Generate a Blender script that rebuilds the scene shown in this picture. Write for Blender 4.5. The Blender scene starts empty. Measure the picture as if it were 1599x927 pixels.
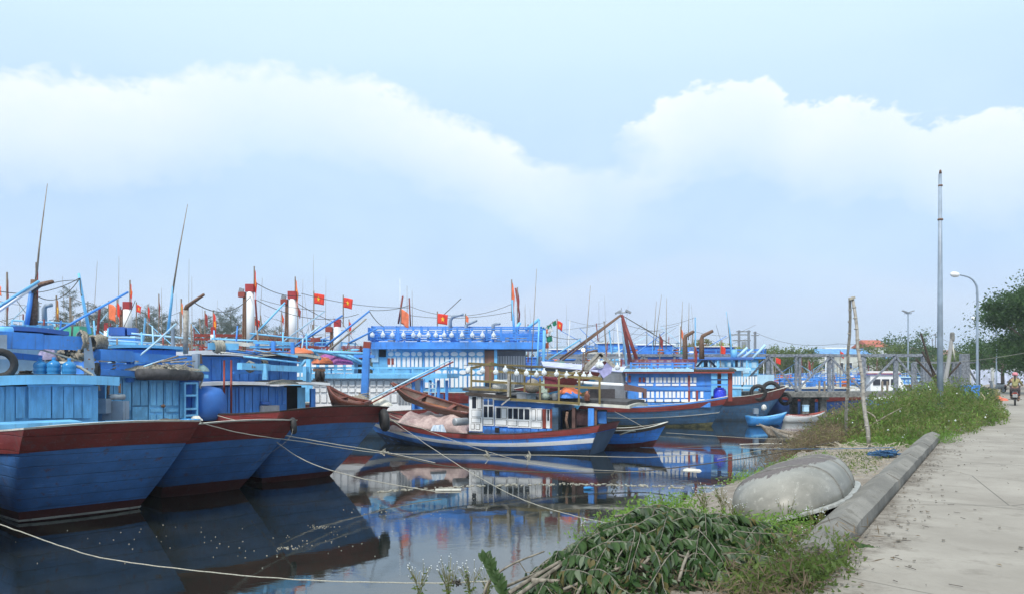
import bpy, math, random
import numpy as np
from mathutils import Vector, Matrix
random.seed(7); np.random.seed(7)
SC = bpy.context.scene
COL = SC.collection
R = math.radians
# ------------------------------------------------------------------ camera
F, CX, HY, CAMZ = 1180.0, 799.5, 583.0, 3.0
cam = bpy.data.objects.new('camera', bpy.data.cameras.new('camera'))
COL.objects.link(cam); SC.camera = cam
cam.location = (0, 0, CAMZ); cam.rotation_euler = (R(90), 0, 0)
cam.data.sensor_width = 36; cam.data.lens = 36 * F / 1599
cam.data.shift_y = (HY - 463.5) / 1599
cam.data.clip_start = 0.05; cam.data.clip_end = 6000
def W(px, py, D):
    """a point of the place, from its bearing in the photograph and its distance"""
    return Vector(((px - CX) / F * D, D, CAMZ - (py - HY) / F * D))
# ------------------------------------------------------------------ light
SUN_EL, SUN_AZ = 50, 203      # azimuth clockwise from +y: behind the camera, a little to the left
SC.view_settings.view_transform = 'Standard'; SC.view_settings.look = 'None'
SC.view_settings.exposure = 0.18; SC.view_settings.gamma = 1
sl = bpy.data.lights.new('sun', 'SUN'); sl.energy = 3.1; sl.angle = R(12); sl.color = (1.0, 0.93, 0.84)
so = bpy.data.objects.new('sun', sl); COL.objects.link(so)
sd = Vector((math.sin(R(SUN_AZ)) * math.cos(R(SUN_EL)), math.cos(R(SUN_AZ)) * math.cos(R(SUN_EL)), math.sin(R(SUN_EL))))
so.rotation_euler = sd.to_track_quat('Z', 'Y').to_euler()
world = bpy.data.worlds.new('World'); SC.world = world; world.use_nodes = True
wt = world.node_tree; wt.nodes.clear()
def wn(t, **k):
    n = wt.nodes.new(t)
    for a, b in k.items(): setattr(n, a, b)
    return n
def wl(a, b): wt.links.new(a, b)
def wmath(op, a, b=None, c=None, clamp=False):
    n = wn('ShaderNodeMath', operation=op); n.use_clamp = clamp
    for i, x in enumerate((a, b, c)):
        if x is None: continue
        if isinstance(x, (int, float)): n.inputs[i].default_value = x
        else: wl(x, n.inputs[i])
    return n.outputs[0]
def wmix(f, a, b):
    n = wn('ShaderNodeMix', data_type='RGBA')
    for s, x in ((n.inputs[0], f), (n.inputs[6], a), (n.inputs[7], b)):
        if isinstance(x, (int, float)): s.default_value = x
        elif isinstance(x, tuple): s.default_value = (*x, 1)
        else: wl(x, s)
    return n.outputs[2]
def wcurve(x, pts):
    n = wn('ShaderNodeFloatCurve'); c = n.mapping.curves[0]
    pts = sorted(pts)
    while len(c.points) < len(pts): c.points.new(0.5, 0.5)
    for p, q in zip(c.points, pts): p.location = q; p.handle_type = 'AUTO'
    n.mapping.update(); wl(x, n.inputs[1]); return n.outputs[0]
def wnoise(vec, scale, detail=6, rough=.55):
    n = wn('ShaderNodeTexNoise'); n.inputs['Scale'].default_value = scale
    n.inputs['Detail'].default_value = detail; n.inputs['Roughness'].default_value = rough
    wl(vec, n.inputs['Vector']); return n.outputs[0]
tc = wn('ShaderNodeTexCoord'); sp = wn('ShaderNodeSeparateXYZ'); wl(tc.outputs['Generated'], sp.inputs[0])
az = wmath('ARCTAN2', sp.outputs[0], sp.outputs[1]); el = wmath('ARCSINE', sp.outputs[2])
sky = wn('ShaderNodeTexSky', sky_type='NISHITA'); sky.sun_disc = False
sky.sun_elevation = R(SUN_EL); sky.sun_rotation = R(SUN_AZ); sky.air_density = 1.0; sky.dust_density = 1.5; sky.ozone_density = 2
def sph(px, py):
    x, z = (px - CX) / F, (HY - py) / F
    a = math.atan(x); return a, math.atan(z * math.cos(a))
AZ0, AZR, ELR = -0.75, 1.5, 0.6
def edge(pts): return [((a - AZ0) / AZR, e / ELR) for a, e in (sph(*p) for p in pts)]
azn = wmath('DIVIDE', wmath('SUBTRACT', az, AZ0), AZR)
eln = wmath('DIVIDE', el, ELR)
mp = wn('ShaderNodeMapping'); wl(tc.outputs['Generated'], mp.inputs[0]); mp.inputs['Scale'].default_value = (1, 1, 1.6)
nbig = wmath('SUBTRACT', wnoise(mp.outputs[0], 4.0, 5), 0.5)
nmid = wmath('SUBTRACT', wnoise(mp.outputs[0], 13.0, 7, .62), 0.5)
nfin = wmath('SUBTRACT', wnoise(mp.outputs[0], 34.0, 6, .6), 0.5)
def cloud(pts, soft, depth, amp):
    e = wcurve(azn, edge(pts))
    e = wmath('ADD', e, wmath('MULTIPLY', nmid, amp)); e = wmath('ADD', e, wmath('MULTIPLY', nfin, amp * .8))
    d = wmath('SUBTRACT', e, eln)                       # >0 below the cloud's top
    top = wmath('DIVIDE', d, soft, clamp=True)
    bot = wmath('SUBTRACT', 1.0, wmath('DIVIDE', wmath('ADD', d, wmath('MULTIPLY', nbig, .16)), depth), clamp=True)
    return wmath('MULTIPLY', top, wmath('POWER', bot, 0.8))
c1 = cloud([(-120, 110), (0, 100), (200, 112), (370, 90), (480, 95), (600, 122), (700, 165), (800, 215), (890, 250), (960, 255), (1700, 255)], .035, .215, .10)
c1 = wmath('MULTIPLY', c1, wmath('SUBTRACT', 1.0, wmath('DIVIDE', wmath('SUBTRACT', wmath('ADD', az, wmath('MULTIPLY', nmid, .12)), sph(800, 300)[0]), .22), clamp=True))
c2 = cloud([(-120, 240), (900, 240), (970, 205), (1040, 158), (1100, 130), (1190, 122), (1250, 160), (1380, 152), (1450, 178), (1600, 168), (1700, 165)], .014, .20, .10)
c2 = wmath('MULTIPLY', c2, wmath('DIVIDE', wmath('SUBTRACT', wmath('ADD', az, wmath('MULTIPLY', nmid, .10)), sph(945, 250)[0]), .07, clamp=True))
c3 = cloud([(-120, 560), (600, 500), (760, 470), (940, 415), (1100, 388), (1250, 395), (1400, 420), (1600, 470), (1700, 480)], .035, .09, .06)
veil = wmix(wmath('MULTIPLY', eln, 1.35, clamp=True), (.47, .60, .84), (.60, .79, .92))
band = wmath('SUBTRACT', 1.0, wmath('ABSOLUTE', wmath('DIVIDE', wmath('SUBTRACT', eln, .36), .3)), clamp=True)
veil = wmix(wmath('MULTIPLY', band, .55), veil, (.41, .60, .86))
pink = wmath('SUBTRACT', 1.0, wmath('ABSOLUTE', wmath('DIVIDE', wmath('SUBTRACT', eln, .13), .1)), clamp=True)
veil = wmix(wmath('MULTIPLY', pink, .5), veil, (.56, .63, .84))
veil = wmix(wmath('ADD', wmath('MULTIPLY', nbig, 1.3), .14, clamp=True), veil, (.63, .79, .93))
hi = wmath('MULTIPLY', wmath('SUBTRACT', eln, .62), 2.2, clamp=True)
veil = wmix(wmath('MULTIPLY', hi, .8), veil, (.80, .93, .98))
ccol = wmix(wmath('ADD', wmath('MULTIPLY', wmath('ADD', nmid, nfin), 1.6), .45, clamp=True), (.84, .91, .94), (1.0, 1.0, .99))
col = wmix(wmath('MULTIPLY', c1, .78), veil, ccol)
col = wmix(wmath('MULTIPLY', c3, .4), col, (.64, .72, .86))
col = wmix(wmath('MULTIPLY', c2, .8), col, ccol)
bsky = wn('ShaderNodeBackground'); wl(sky.outputs[0], bsky.inputs[0]); bsky.inputs[1].default_value = .1
bcl = wn('ShaderNodeBackground'); wl(col, bcl.inputs[0]); bcl.inputs[1].default_value = 1.11
mx = wn('ShaderNodeMixShader'); mx.inputs[0].default_value = .9
wl(bsky.outputs[0], mx.inputs[1]); wl(bcl.outputs[0], mx.inputs[2])
wo = wn('ShaderNodeOutputWorld'); wl(mx.outputs[0], wo.inputs[0])
# ------------------------------------------------------------------ materials
MATS = {}
class NT:
    def __init__(s, name):
        s.m = bpy.data.materials.new(name); s.m.use_nodes = True; s.t = s.m.node_tree; s.t.nodes.clear()
        s.o = s.t.nodes.new('ShaderNodeOutputMaterial'); s.b = s.t.nodes.new('ShaderNodeBsdfPrincipled')
        s.t.links.new(s.b.outputs[0], s.o.inputs[0]); s.tc = s.t.nodes.new('ShaderNodeTexCoord')
    def n(s, t, **k):
        x = s.t.nodes.new(t)
        for a, b in k.items(): setattr(x, a, b)
        return x
    def set(s, sock, v):
        if isinstance(v, (int, float)): sock.default_value = v
        elif isinstance(v, tuple): sock.default_value = (*v, 1) if len(v) == 3 and len(sock.default_value) == 4 else v
        else: s.t.links.new(v, sock)
    def shift(s, r):   # a different piece of the pattern for every object
        v = s.n('ShaderNodeVectorMath', operation='SCALE'); v.inputs[0].default_value = (17, 9, 5); s.t.links.new(r, v.inputs['Scale'])
        a = s.n('ShaderNodeVectorMath', operation='ADD'); s.t.links.new(v.outputs[0], a.inputs[0]); s.t.links.new(s.tc.outputs['Object'], a.inputs[1]); s.base = a.outputs[0]
    def map(s, scale=(1, 1, 1), coord='Object'):
        n = s.n('ShaderNodeMapping'); s.t.links.new(getattr(s, 'base', s.tc.outputs[coord]), n.inputs[0]); n.inputs['Scale'].default_value = scale
        return n.outputs[0]
    def noise(s, scale, vec=None, detail=5, rough=.6, lac=2):
        n = s.n('ShaderNodeTexNoise'); n.inputs['Scale'].default_value = scale; n.inputs['Detail'].default_value = detail
        n.inputs['Roughness'].default_value = rough
        s.t.links.new(vec if vec is not None else getattr(s, 'base', s.tc.outputs['Object']), n.inputs['Vector']); return n.outputs[0]
    def vor(s, scale, vec=None, feature='F1', out=0):
        n = s.n('ShaderNodeTexVoronoi', feature=feature); n.inputs['Scale'].default_value = scale
        s.t.links.new(vec if vec is not None else s.tc.outputs['Object'], n.inputs['Vector']); return n.outputs[out]
    def math(s, op, a, b=None, clamp=False):
        n = s.n('ShaderNodeMath', operation=op); n.use_clamp = clamp; s.set(n.inputs[0], a)
        if b is not None: s.set(n.inputs[1], b)
        return n.outputs[0]
    def ramp(s, x, a, b): # smoothstep a..b
        n = s.n('ShaderNodeMapRange', interpolation_type='SMOOTHSTEP'); s.set(n.inputs[0], x)
        n.inputs[1].default_value = a; n.inputs[2].default_value = b; return n.outputs[0]
    def mix(s, f, a, b):
        n = s.n('ShaderNodeMix', data_type='RGBA'); s.set(n.inputs[0], f); s.set(n.inputs[6], a); s.set(n.inputs[7], b); return n.outputs[2]
    def bump(s, h, strength=.3, dist=.01):
        n = s.n('ShaderNodeBump'); n.inputs['Strength'].default_value = strength; n.inputs['Distance'].default_value = dist
        s.set(n.inputs['Height'], h); s.t.links.new(n.outputs[0], s.b.inputs['Normal'])
    def fin(s, col, rough=.6, metal=0, spec=None):
        s.set(s.b.inputs['Base Color'], col); s.set(s.b.inputs['Roughness'], rough); s.b.inputs['Metallic'].default_value = metal
        if spec is not None: s.b.inputs['Specular IOR Level'].default_value = spec
        return s.m
def mulc(c, k): return tuple(min(1, x * k) for x in c)
def paint(name, c, rough=.5, wear=.12, under=(.16, .13, .11), planks=0, dirt=.5, var=.22):
    if name in MATS: return MATS[name]
    t = NT(name); info = t.n('ShaderNodeObjectInfo'); t.shift(info.outputs['Random'])
    big = t.noise(1.3, detail=4); fine = t.noise(26, detail=6, rough=.7)
    c0 = t.mix(t.ramp(big, .3, .7), mulc(c, 1 - var), mulc(c, 1 + var))
    c0 = t.mix(t.math('MULTIPLY', info.outputs['Random'], .22), c0, mulc(c, .62))
    st = t.noise(6, t.map((1.6, 1.6, .16)), detail=5, rough=.65)
    c0 = t.mix(t.math('MULTIPLY', t.ramp(st, .52, .78), dirt), c0, mulc((.10, .10, .10), 1))
    wn_ = t.math('ADD', t.math('MULTIPLY', fine, .5), t.math('MULTIPLY', t.noise(3.1, t.map((1, 1, 2)), detail=7, rough=.75), .5))
    w = t.ramp(wn_, .64 - wear * .6, .70 - wear * .6)
    c1 = t.mix(w, c0, under)
    c1 = t.mix(t.math('MULTIPLY', t.ramp(t.noise(15, detail=8, rough=.8), .6, .7), .35), c1, mulc((.6, .66, .72), 1))
    h = t.math('ADD', t.math('MULTIPLY', fine, .35), t.math('MULTIPLY', w, -.6))
    if planks:
        sepz = t.n('ShaderNodeSeparateXYZ'); t.t.links.new(t.tc.outputs['Object'], sepz.inputs[0])
        zz = t.math('ADD', t.math('MULTIPLY', sepz.outputs[2], planks), t.math('MULTIPLY', big, .25))
        fr = t.math('ABSOLUTE', t.math('SUBTRACT', t.math('FRACT', zz), .5))
        g = t.ramp(fr, 0, .07); h = t.math('ADD', h, t.math('MULTIPLY', g, 1.6))
        c1 = t.mix(t.math('MULTIPLY', t.math('SUBTRACT', 1.0, g), .6), c1, mulc(c, .3))
        sc = t.noise(3.5, t.map((.5, .5, 9)), detail=8, rough=.8); c1 = t.mix(t.math('MULTIPLY', t.ramp(sc, .56, .66), .6), c1, tuple(min(1, x * 1.5 + .06) for x in c))
        rs_ = t.noise(2.6, t.map((2.2, 2.2, .22)), detail=6, rough=.7); c1 = t.mix(t.math('MULTIPLY', t.ramp(rs_, .56, .72), .75), c1, (.13, .07, .045))
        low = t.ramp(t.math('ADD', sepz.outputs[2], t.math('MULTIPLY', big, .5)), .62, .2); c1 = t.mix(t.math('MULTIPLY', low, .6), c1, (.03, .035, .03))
    t.bump(h, .5, .006)
    MATS[name] = t.fin(c1, t.math('ADD', t.math('MULTIPLY', fine, .3), rough - .15)); return MATS[name]
def plain(name, c, rough=.6, metal=0, scale=12, var=.25, bump=.3, c2=None, stretch=(1, 1, 1), spec=None):
    if name in MATS: return MATS[name]
    t = NT(name); v = t.noise(scale, t.map(stretch), detail=6, rough=.65)
    col = t.mix(t.ramp(v, .35, .65), mulc(c, 1 - var), c2 or mulc(c, 1 + var)); t.bump(v, bump, .01)
    MATS[name] = t.fin(col, rough, metal, spec); return MATS[name]
sky_blue = paint('paint light blue', (.17, .50, .84), wear=.09, dirt=.5)
mid_blue = paint('paint blue', (.06, .26, .74), wear=.11, dirt=.5)
pale_blue = paint('paint pale blue', (.42, .66, .88), wear=.06, dirt=.3)
deep_blue = paint('paint deep blue', (.035, .12, .42), wear=.05, dirt=.5)
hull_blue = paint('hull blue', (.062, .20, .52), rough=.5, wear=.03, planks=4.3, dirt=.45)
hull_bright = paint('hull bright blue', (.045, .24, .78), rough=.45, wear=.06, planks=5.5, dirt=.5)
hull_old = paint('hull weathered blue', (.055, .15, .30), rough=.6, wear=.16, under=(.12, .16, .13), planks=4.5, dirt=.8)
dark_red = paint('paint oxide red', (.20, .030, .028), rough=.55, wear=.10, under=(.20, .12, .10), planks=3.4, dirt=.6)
boot_red = paint('bottom paint red', (.10, .022, .02), rough=.6, wear=.08, dirt=.6)
rail_red = paint('rail red', (.28, .05, .035), wear=.08)
white_p = paint('paint white', (.84, .87, .90), wear=.03, dirt=.15, var=.04)
cream_p = paint('paint cream', (.62, .62, .56), wear=.10, dirt=.6)
yellow_p = paint('paint ochre', (.20, .155, .055), wear=.14, dirt=.6)
green_p = paint('paint green', (.06, .42, .28), wear=.08)
orange_p = paint('paint orange', (.60, .16, .06), wear=.1)
grey_p = paint('paint grey', (.25, .28, .32), wear=.1)
wood = plain('weathered wood', (.22, .18, .14), .8, stretch=(1, 1, .15), scale=20, c2=(.33, .28, .23))
dark_wood = plain('dark wood', (.055, .042, .035), .8, scale=16)
bamboo = plain('bamboo grey', (.30, .28, .25), .6, scale=9, c2=(.42, .40, .36))
rust = plain('rusted steel', (.13, .075, .05), .8, scale=18, c2=(.22, .13, .09))
black_rub = plain('black rubber', (.022, .022, .024), .7, scale=30)
dark_gap = plain('dark interior', (.012, .013, .016), .8)  # near-black: the shade inside openings is put into this colour
tarp_grey = plain('grey roofing felt', (.065, .065, .07), .85, scale=8)
pipe_grey = paint('galvanised blue grey', (.26, .33, .42), rough=.4, wear=.04)
steel = plain('galvanised steel', (.42, .45, .48), .45, .5, scale=6, var=.12, bump=.05)
rope_m = plain('pale rope', (.36, .35, .30), .9, scale=60, bump=.6)
rope_d = plain('dark rope', (.07, .065, .055), .9, scale=60)
rope_b = plain('blue rope', (.05, .16, .34), .8, scale=60)
net_m = plain('fishing net', (.19, .18, .15), .95, scale=34, c2=(.34, .31, .26), bump=.8)
flag_red = plain('flag red', (.70, .045, .025), .8, scale=5, var=.12, bump=.1)
flag_orange = plain('faded flag orange', (.78, .20, .09), .8, scale=5, var=.12, bump=.1)
flag_old = plain('faded flag dark red', (.30, .05, .05), .85, scale=8, var=.3)
flag_green = plain('flag green', (.02, .22, .14), .85, scale=5)
flag_white = plain('flag white', (.68, .72, .74), .85, scale=5)
star_y = plain('star yellow', (.85, .60, .05), .8, var=.05)
bulb_m = None
def mk_bulb():
    t = NT('lamp bulb glass'); t.b.inputs['Transmission Weight'].default_value = .45; t.b.inputs['IOR'].default_value = 1.2
    return t.fin((.86, .90, .92), .12)
bulb_m = mk_bulb()
def mk_glass():
    t = NT('window glass'); return t.fin((.03, .035, .05), .12, spec=.6)
glass = mk_glass()
# ------------------------------------------------------------------ mesh helpers
def tag(o, label=None, cat=None, group=None, kind=None):
    if label: o['label'] = label
    if cat: o['category'] = cat
    if group: o['group'] = group
    if kind: o['kind'] = kind
    return o
INV = {}
def thing(name, label, cat, loc=(0, 0, 0), yaw=0, group=None):
    o = bpy.data.objects.new(name, None); COL.objects.link(o); o.empty_display_size = .2
    o.location = loc; o.rotation_euler = (0, 0, yaw); tag(o, label, cat, group)
    INV[o.name] = (Matrix.Translation(Vector(loc)) @ Matrix.Rotation(yaw, 4, 'Z')).inverted()
    return o
def toworld(root, p): return INV[root.name].inverted() @ Vector(p)
def tolocal(root, p): return INV[root.name] @ Vector(p)
class MB:
    def __init__(s): s.v = []; s.f = []
    def add(s, vs, fs):
        b = len(s.v); s.v += [tuple(x) for x in vs]; s.f += [tuple(b + i for i in f) for f in fs]; return s
    def box(s, c, d, rz=0, tilt=None):
        hx, hy, hz = d[0] / 2, d[1] / 2, d[2] / 2
        vs = [Vector((x * hx, y * hy, z * hz)) for z in (-1, 1) for y in (-1, 1) for x in (-1, 1)]
        m = Matrix.Rotation(rz, 3, 'Z')
        if tilt: m = m @ Matrix.Rotation(tilt[1], 3, tilt[0])
        vs = [m @ v + Vector(c) for v in vs]
        return s.add(vs, [(0, 2, 3, 1), (4, 5, 7, 6), (0, 1, 5, 4), (2, 6, 7, 3), (0, 4, 6, 2), (1, 3, 7, 5)])
    def hexa(s, a, b):   # two quads of four points
        return s.add(list(a) + list(b), [(3, 2, 1, 0), (4, 5, 6, 7), (0, 1, 5, 4), (1, 2, 6, 5), (2, 3, 7, 6), (3, 0, 4, 7)])
    def beam(s, p, q, w=.1, h=.1, w2=None, h2=None):
        p, q = Vector(p), Vector(q); d = (q - p)
        if d.length < 1e-6: return s
        d.normalize(); side = d.cross(Vector((0, 0, 1)))
        if side.length < .05: side = Vector((1, 0, 0))
        side.normalize(); up = side.cross(d).normalized()
        w2 = w if w2 is None else w2; h2 = h if h2 is None else h2
        A = [p + side * sx * w / 2 + up * sy * h / 2 for sx, sy in ((-1, -1), (1, -1), (1, 1), (-1, 1))]
        B = [q + side * sx * w2 / 2 + up * sy * h2 / 2 for sx, sy in ((-1, -1), (1, -1), (1, 1), (-1, 1))]
        return s.hexa(A, B)
    def tube(s, pts, r, n=7, r2=None, cap=True):
        pts = [Vector(p) for p in pts]; k = len(pts); prev = None; b = len(s.v)
        for i, p in enumerate(pts):
            d = (pts[min(i + 1, k - 1)] - pts[max(i - 1, 0)]).normalized()
            if prev is None:
                prev = d.orthogonal().normalized()
            prev = (prev - d * prev.dot(d))
            prev = prev.normalized() if prev.length > 1e-5 else d.orthogonal().normalized()
            q = d.cross(prev); rr = r if r2 is None else r + (r2 - r) * i / max(1, k - 1)
            for j in range(n):
                a = 2 * math.pi * j / n; s.v.append(tuple(p + (prev * math.cos(a) + q * math.sin(a)) * rr))
        for i in range(k - 1):
            for j in range(n):
                j2 = (j + 1) % n; s.f.append((b + i * n + j, b + i * n + j2, b + (i + 1) * n + j2, b + (i + 1) * n + j))
        if cap:
            s.f.append(tuple(b + j for j in reversed(range(n)))); s.f.append(tuple(b + (k - 1) * n + j for j in range(n)))
        return s
    def lathe(s, c, prof, n=12, axis=(0, 0, 1)):   # prof: (radius, height)
        c = Vector(c); ax = Vector(axis).normalized(); u = ax.orthogonal().normalized(); w = ax.cross(u); b = len(s.v)
        for r, h in prof:
            for j in range(n):
                a = 2 * math.pi * j / n; s.v.append(tuple(c + ax * h + (u * math.cos(a) + w * math.sin(a)) * r))
        for i in range(len(prof) - 1):
            for j in range(n):
                j2 = (j + 1) % n; s.f.append((b + i * n + j, b + i * n + j2, b + (i + 1) * n + j2, b + (i + 1) * n + j))
        s.f.append(tuple(b + j for j in reversed(range(n)))); s.f.append(tuple(b + (len(prof) - 1) * n + j for j in range(n)))
        return s
    def grid(s, rows, closed=False):   # rows of points
        b = len(s.v); n = len(rows[0])
        for r in rows: s.v += [tuple(p) for p in r]
        for i in range(len(rows) - 1):
            for j in range(n if closed else n - 1):
                j2 = (j + 1) % n; s.f.append((b + i * n + j, b + i * n + j2, b + (i + 1) * n + j2, b + (i + 1) * n + j))
        return s
    def torus(s, c, R_, r, axis=(0, 0, 1), n=18, m=8):
        c = Vector(c); ax = Vector(axis).normalized(); u = ax.orthogonal().normalized(); w = ax.cross(u)
        rows = []
        for i in range(n + 1):
            a = 2 * math.pi * i / n; d = u * math.cos(a) + w * math.sin(a)
            rows.append([c + d * (R_ + r * math.cos(2 * math.pi * j / m)) + ax * r * math.sin(2 * math.pi * j / m) for j in range(m)])
        return s.grid(rows, True)
    def mesh(s, name, mat, smooth=False):
        me = bpy.data.meshes.new(name); me.from_pydata(s.v, [], s.f); me.materials.append(mat)
        if smooth: me.polygons.foreach_set('use_smooth', [True] * len(me.polygons))
        me.update(); return me
    def build(s, name, mat, parent=None, world=False, smooth=False, label=None, kind=None):
        if world and parent is not None:
            root = parent
            while root.parent: root = root.parent
            m = INV[root.name]
            s.v = [tuple(m @ Vector(p)) for p in s.v]
        o = bpy.data.objects.new(name, s.mesh(name, mat, smooth)); COL.objects.link(o)
        if parent is not None: o.parent = parent
        if label: o['label'] = label
        if kind: o['kind'] = kind
        return o
CUBES = {}
def cube_mesh(mat):
    if mat.name not in CUBES: CUBES[mat.name] = MB().box((0, 0, 0), (1, 1, 1)).mesh('plank', mat)
    return CUBES[mat.name]
def piece(name, mesh, parent, loc, scale=(1, 1, 1), rot=(0, 0, 0), label=None):
    o = bpy.data.objects.new(name, mesh); COL.objects.link(o); o.parent = parent
    o.location = loc; o.scale = scale; o.rotation_euler = rot
    if label: o['label'] = label
    return o
def copy_tree(o, parent=None):
    c = o.copy(); COL.objects.link(c); c.parent = parent
    for ch in list(o.children): copy_tree(ch, c)
    return c
def setpose(o, loc, yaw):
    o.location = loc; o.rotation_euler = (0, 0, yaw)
    INV[o.name] = (Matrix.Translation(Vector(loc)) @ Matrix.Rotation(yaw, 4, 'Z')).inverted()
def structure(name, mb, mat, smooth=False): return tag(mb.build(name, mat, smooth=smooth), kind='structure')
def one(name, label, cat, mb, mat, group=None, smooth=False, kind=None):
    return tag(mb.build(name, mat, smooth=smooth), label, cat, group, kind)
def curve3(p, q, sag, n=14, wob=0):
    p, q = Vector(p), Vector(q); out = []
    for i in range(n + 1):
        t = i / n; v = p.lerp(q, t); v.z -= sag * 4 * t * (1 - t)
        if wob and 0 < i < n: v += Vector((random.uniform(-wob, wob), random.uniform(-wob, wob), random.uniform(-wob, wob)))
        out.append(v)
    return out
def smoothpath(pts, n=6):
    pts = [Vector(p) for p in pts]; out = []
    for i in range(len(pts) - 1):
        p0, p1, p2, p3 = pts[max(i - 1, 0)], pts[i], pts[i + 1], pts[min(i + 2, len(pts) - 1)]
        for j in range(n):
            t = j / n
            out.append(.5 * ((2 * p1) + (p2 - p0) * t + (2 * p0 - 5 * p1 + 4 * p2 - p3) * t * t + (3 * p1 - p0 - 3 * p2 + p3) * t ** 3))
    out.append(pts[-1]); return out
# ------------------------------------------------------------------ ground and water
K0 = Vector((3.28, 7.3, 0)); KU = Vector((.540, .8417, 0)).normalized(); KV = Vector((-KU.y, KU.x, 0))
def G(u, v, z=0): p = K0 + KU * u + KV * v; return Vector((p.x, p.y, z))
def gz(v, u=5):
    if u < 1: v = v + (1 - u) * .36 * min(1, max(0, (v - .8) / 1.8))
    w = .10 * math.sin(u * .9) + .06 * math.sin(u * 2.3 + 1)
    pts = [(-1e4, 1.30), (.1, 1.30), (.5, 1.20), (2.2, 1.10), (3.0, .92), (3.9, .35), (4.5, -.05), (5.6, -.9), (8, -1.4)]
    v = v + (w * 1.5 if v > 1.5 else 0)
    for (a, b), (c, d) in zip(pts, pts[1:]):
        if a <= v <= c: return b + (d - b) * (v - a) / (c - a)
    return -1.4
def mk_ground():
    t = NT('sandy earth'); a = t.noise(3, detail=8, rough=.7); b = t.noise(22, detail=8, rough=.75); v = t.vor(30)
    c = t.mix(t.ramp(a, .35, .65), (.235, .20, .165), (.36, .325, .285)); c = t.mix(t.ramp(b, .5, .7), c, (.13, .11, .085))
    t.bump(t.math('ADD', b, t.math('MULTIPLY', v, .6)), .8, .04); return t.fin(c, .95)
earth = mk_ground()
def mk_road():
    t = NT('worn concrete'); a = t.noise(.7, detail=6, rough=.6); b = t.noise(16, detail=8, rough=.8); f = t.noise(120, detail=4, rough=.8)
    c = t.mix(t.ramp(a, .3, .7), (.25, .228, .20), (.345, .32, .285)); c = t.mix(t.math('MULTIPLY', t.ramp(b, .45, .75), .5), c, (.24, .22, .195))
    c = t.mix(t.math('MULTIPLY', t.ramp(f, .62, .72), .6), c, (.15, .14, .125))
    c = t.mix(t.math('MULTIPLY', t.ramp(f, .36, .28), .5), c, (.44, .43, .41))
    st = t.noise(1.6, t.map((1, 1, 1)), detail=9, rough=.8); c = t.mix(t.math('MULTIPLY', t.ramp(st, .52, .66), .55), c, (.185, .165, .14))
    wp = t.n('ShaderNodeMix', data_type='RGBA'); wp.inputs[0].default_value = .12
    t.t.links.new(t.tc.outputs['Object'], wp.inputs[6]); nn = t.n('ShaderNodeTexNoise'); nn.inputs['Scale'].default_value = 1.4; nn.inputs['Detail'].default_value = 6
    t.t.links.new(nn.outputs[1], wp.inputs[7])
    cr = t.vor(.32, wp.outputs[2], 'DISTANCE_TO_EDGE'); k = t.ramp(cr, .0035, .001)
    c = t.mix(t.math('MULTIPLY', k, .6), c, (.07, .065, .055))
    dp = t.n('ShaderNodeVectorMath', operation='DOT_PRODUCT'); t.t.links.new(t.tc.outputs['Object'], dp.inputs[0]); dp.inputs[1].default_value = tuple(KV)
    dv = t.math('SUBTRACT', K0.dot(KV), dp.outputs['Value'])      # metres from the kerb
    nn2 = t.noise(1.7, t.map((1, 1, 1)), detail=9, rough=.72); edge_d = t.math('ADD', dv, t.math('MULTIPLY', t.math('SUBTRACT', nn2, .5), -2.6))
    dirt = t.ramp(edge_d, .45, -.15); c = t.mix(t.math('MULTIPLY', dirt, t.ramp(b, .25, .6)), c, (.125, .105, .085))
    t.bump(t.math('ADD', t.math('MULTIPLY', b, .6), t.math('ADD', t.math('MULTIPLY', f, .5), t.math('MULTIPLY', k, -1.5))), .5, .012); return t.fin(c, .9)
road_m = mk_road()
us = [-14 + i * .6 for i in range(90)] + [40 + 6 * i for i in range(1, 30)] + [260, 400, 800, 2500]
vs_ = [-2500, -300, -40, -12, -7.2, -3.5, -.6, .1, .3, .5, .9, 1.4, 1.9, 2.3, 2.7, 3.1, 3.5, 3.9, 4.2, 4.6, 5.2, 6.2, 8]
rows = []
for u in us:
    rows.append([G(u, v, (gz(v, u) + (.03 * math.sin(u * 5 + v * 7) + random.uniform(-.02, .02) if .6 < v < 4.3 else 0)) - (.02 if v < .1 else 0)) for v in vs_])
structure('ground', MB().grid(rows), earth, True)
m = MB()
for i in range(12):      # road slabs, with joints
    pass
# road: one sheet along the kerb line then bending slightly left at its far end
def road_edge(s):    # centre line bends beyond u = 45
    return 0 if s < 40 else -.010 * (s - 40) ** 1.55
rr = []
for u in [-14 + i * 1.0 for i in range(60)] + [50 + 8 * i for i in range(26)]:
    b = road_edge(u); rr.append([G(u, -.02 + b * .6, 1.35), G(u, -3.2 + b * .6, 1.355), G(u, -6.6 + b * .6, 1.35)])
structure('road', MB().grid(rr), road_m)
m = MB()
joint_m = plain('joint tar', (.09, .085, .075), .9)
for u in [3.1, 8.4, 13.0, 18.2, 23.2, 28.4, 33.5, 38.6]:
    pts = [G(u + random.uniform(-.03, .03) + .12 * math.sin(k), -.1 - .5 * k, 1.3595) for k in range(14)]
    for a, b in zip(pts, pts[1:]):
        w = KU * random.uniform(.004, .012)
        m.add([a - w, b - w, b + w, a + w], [(0, 1, 2, 3)])
tag(m.build('road_joints', joint_m), kind='structure')
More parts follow.
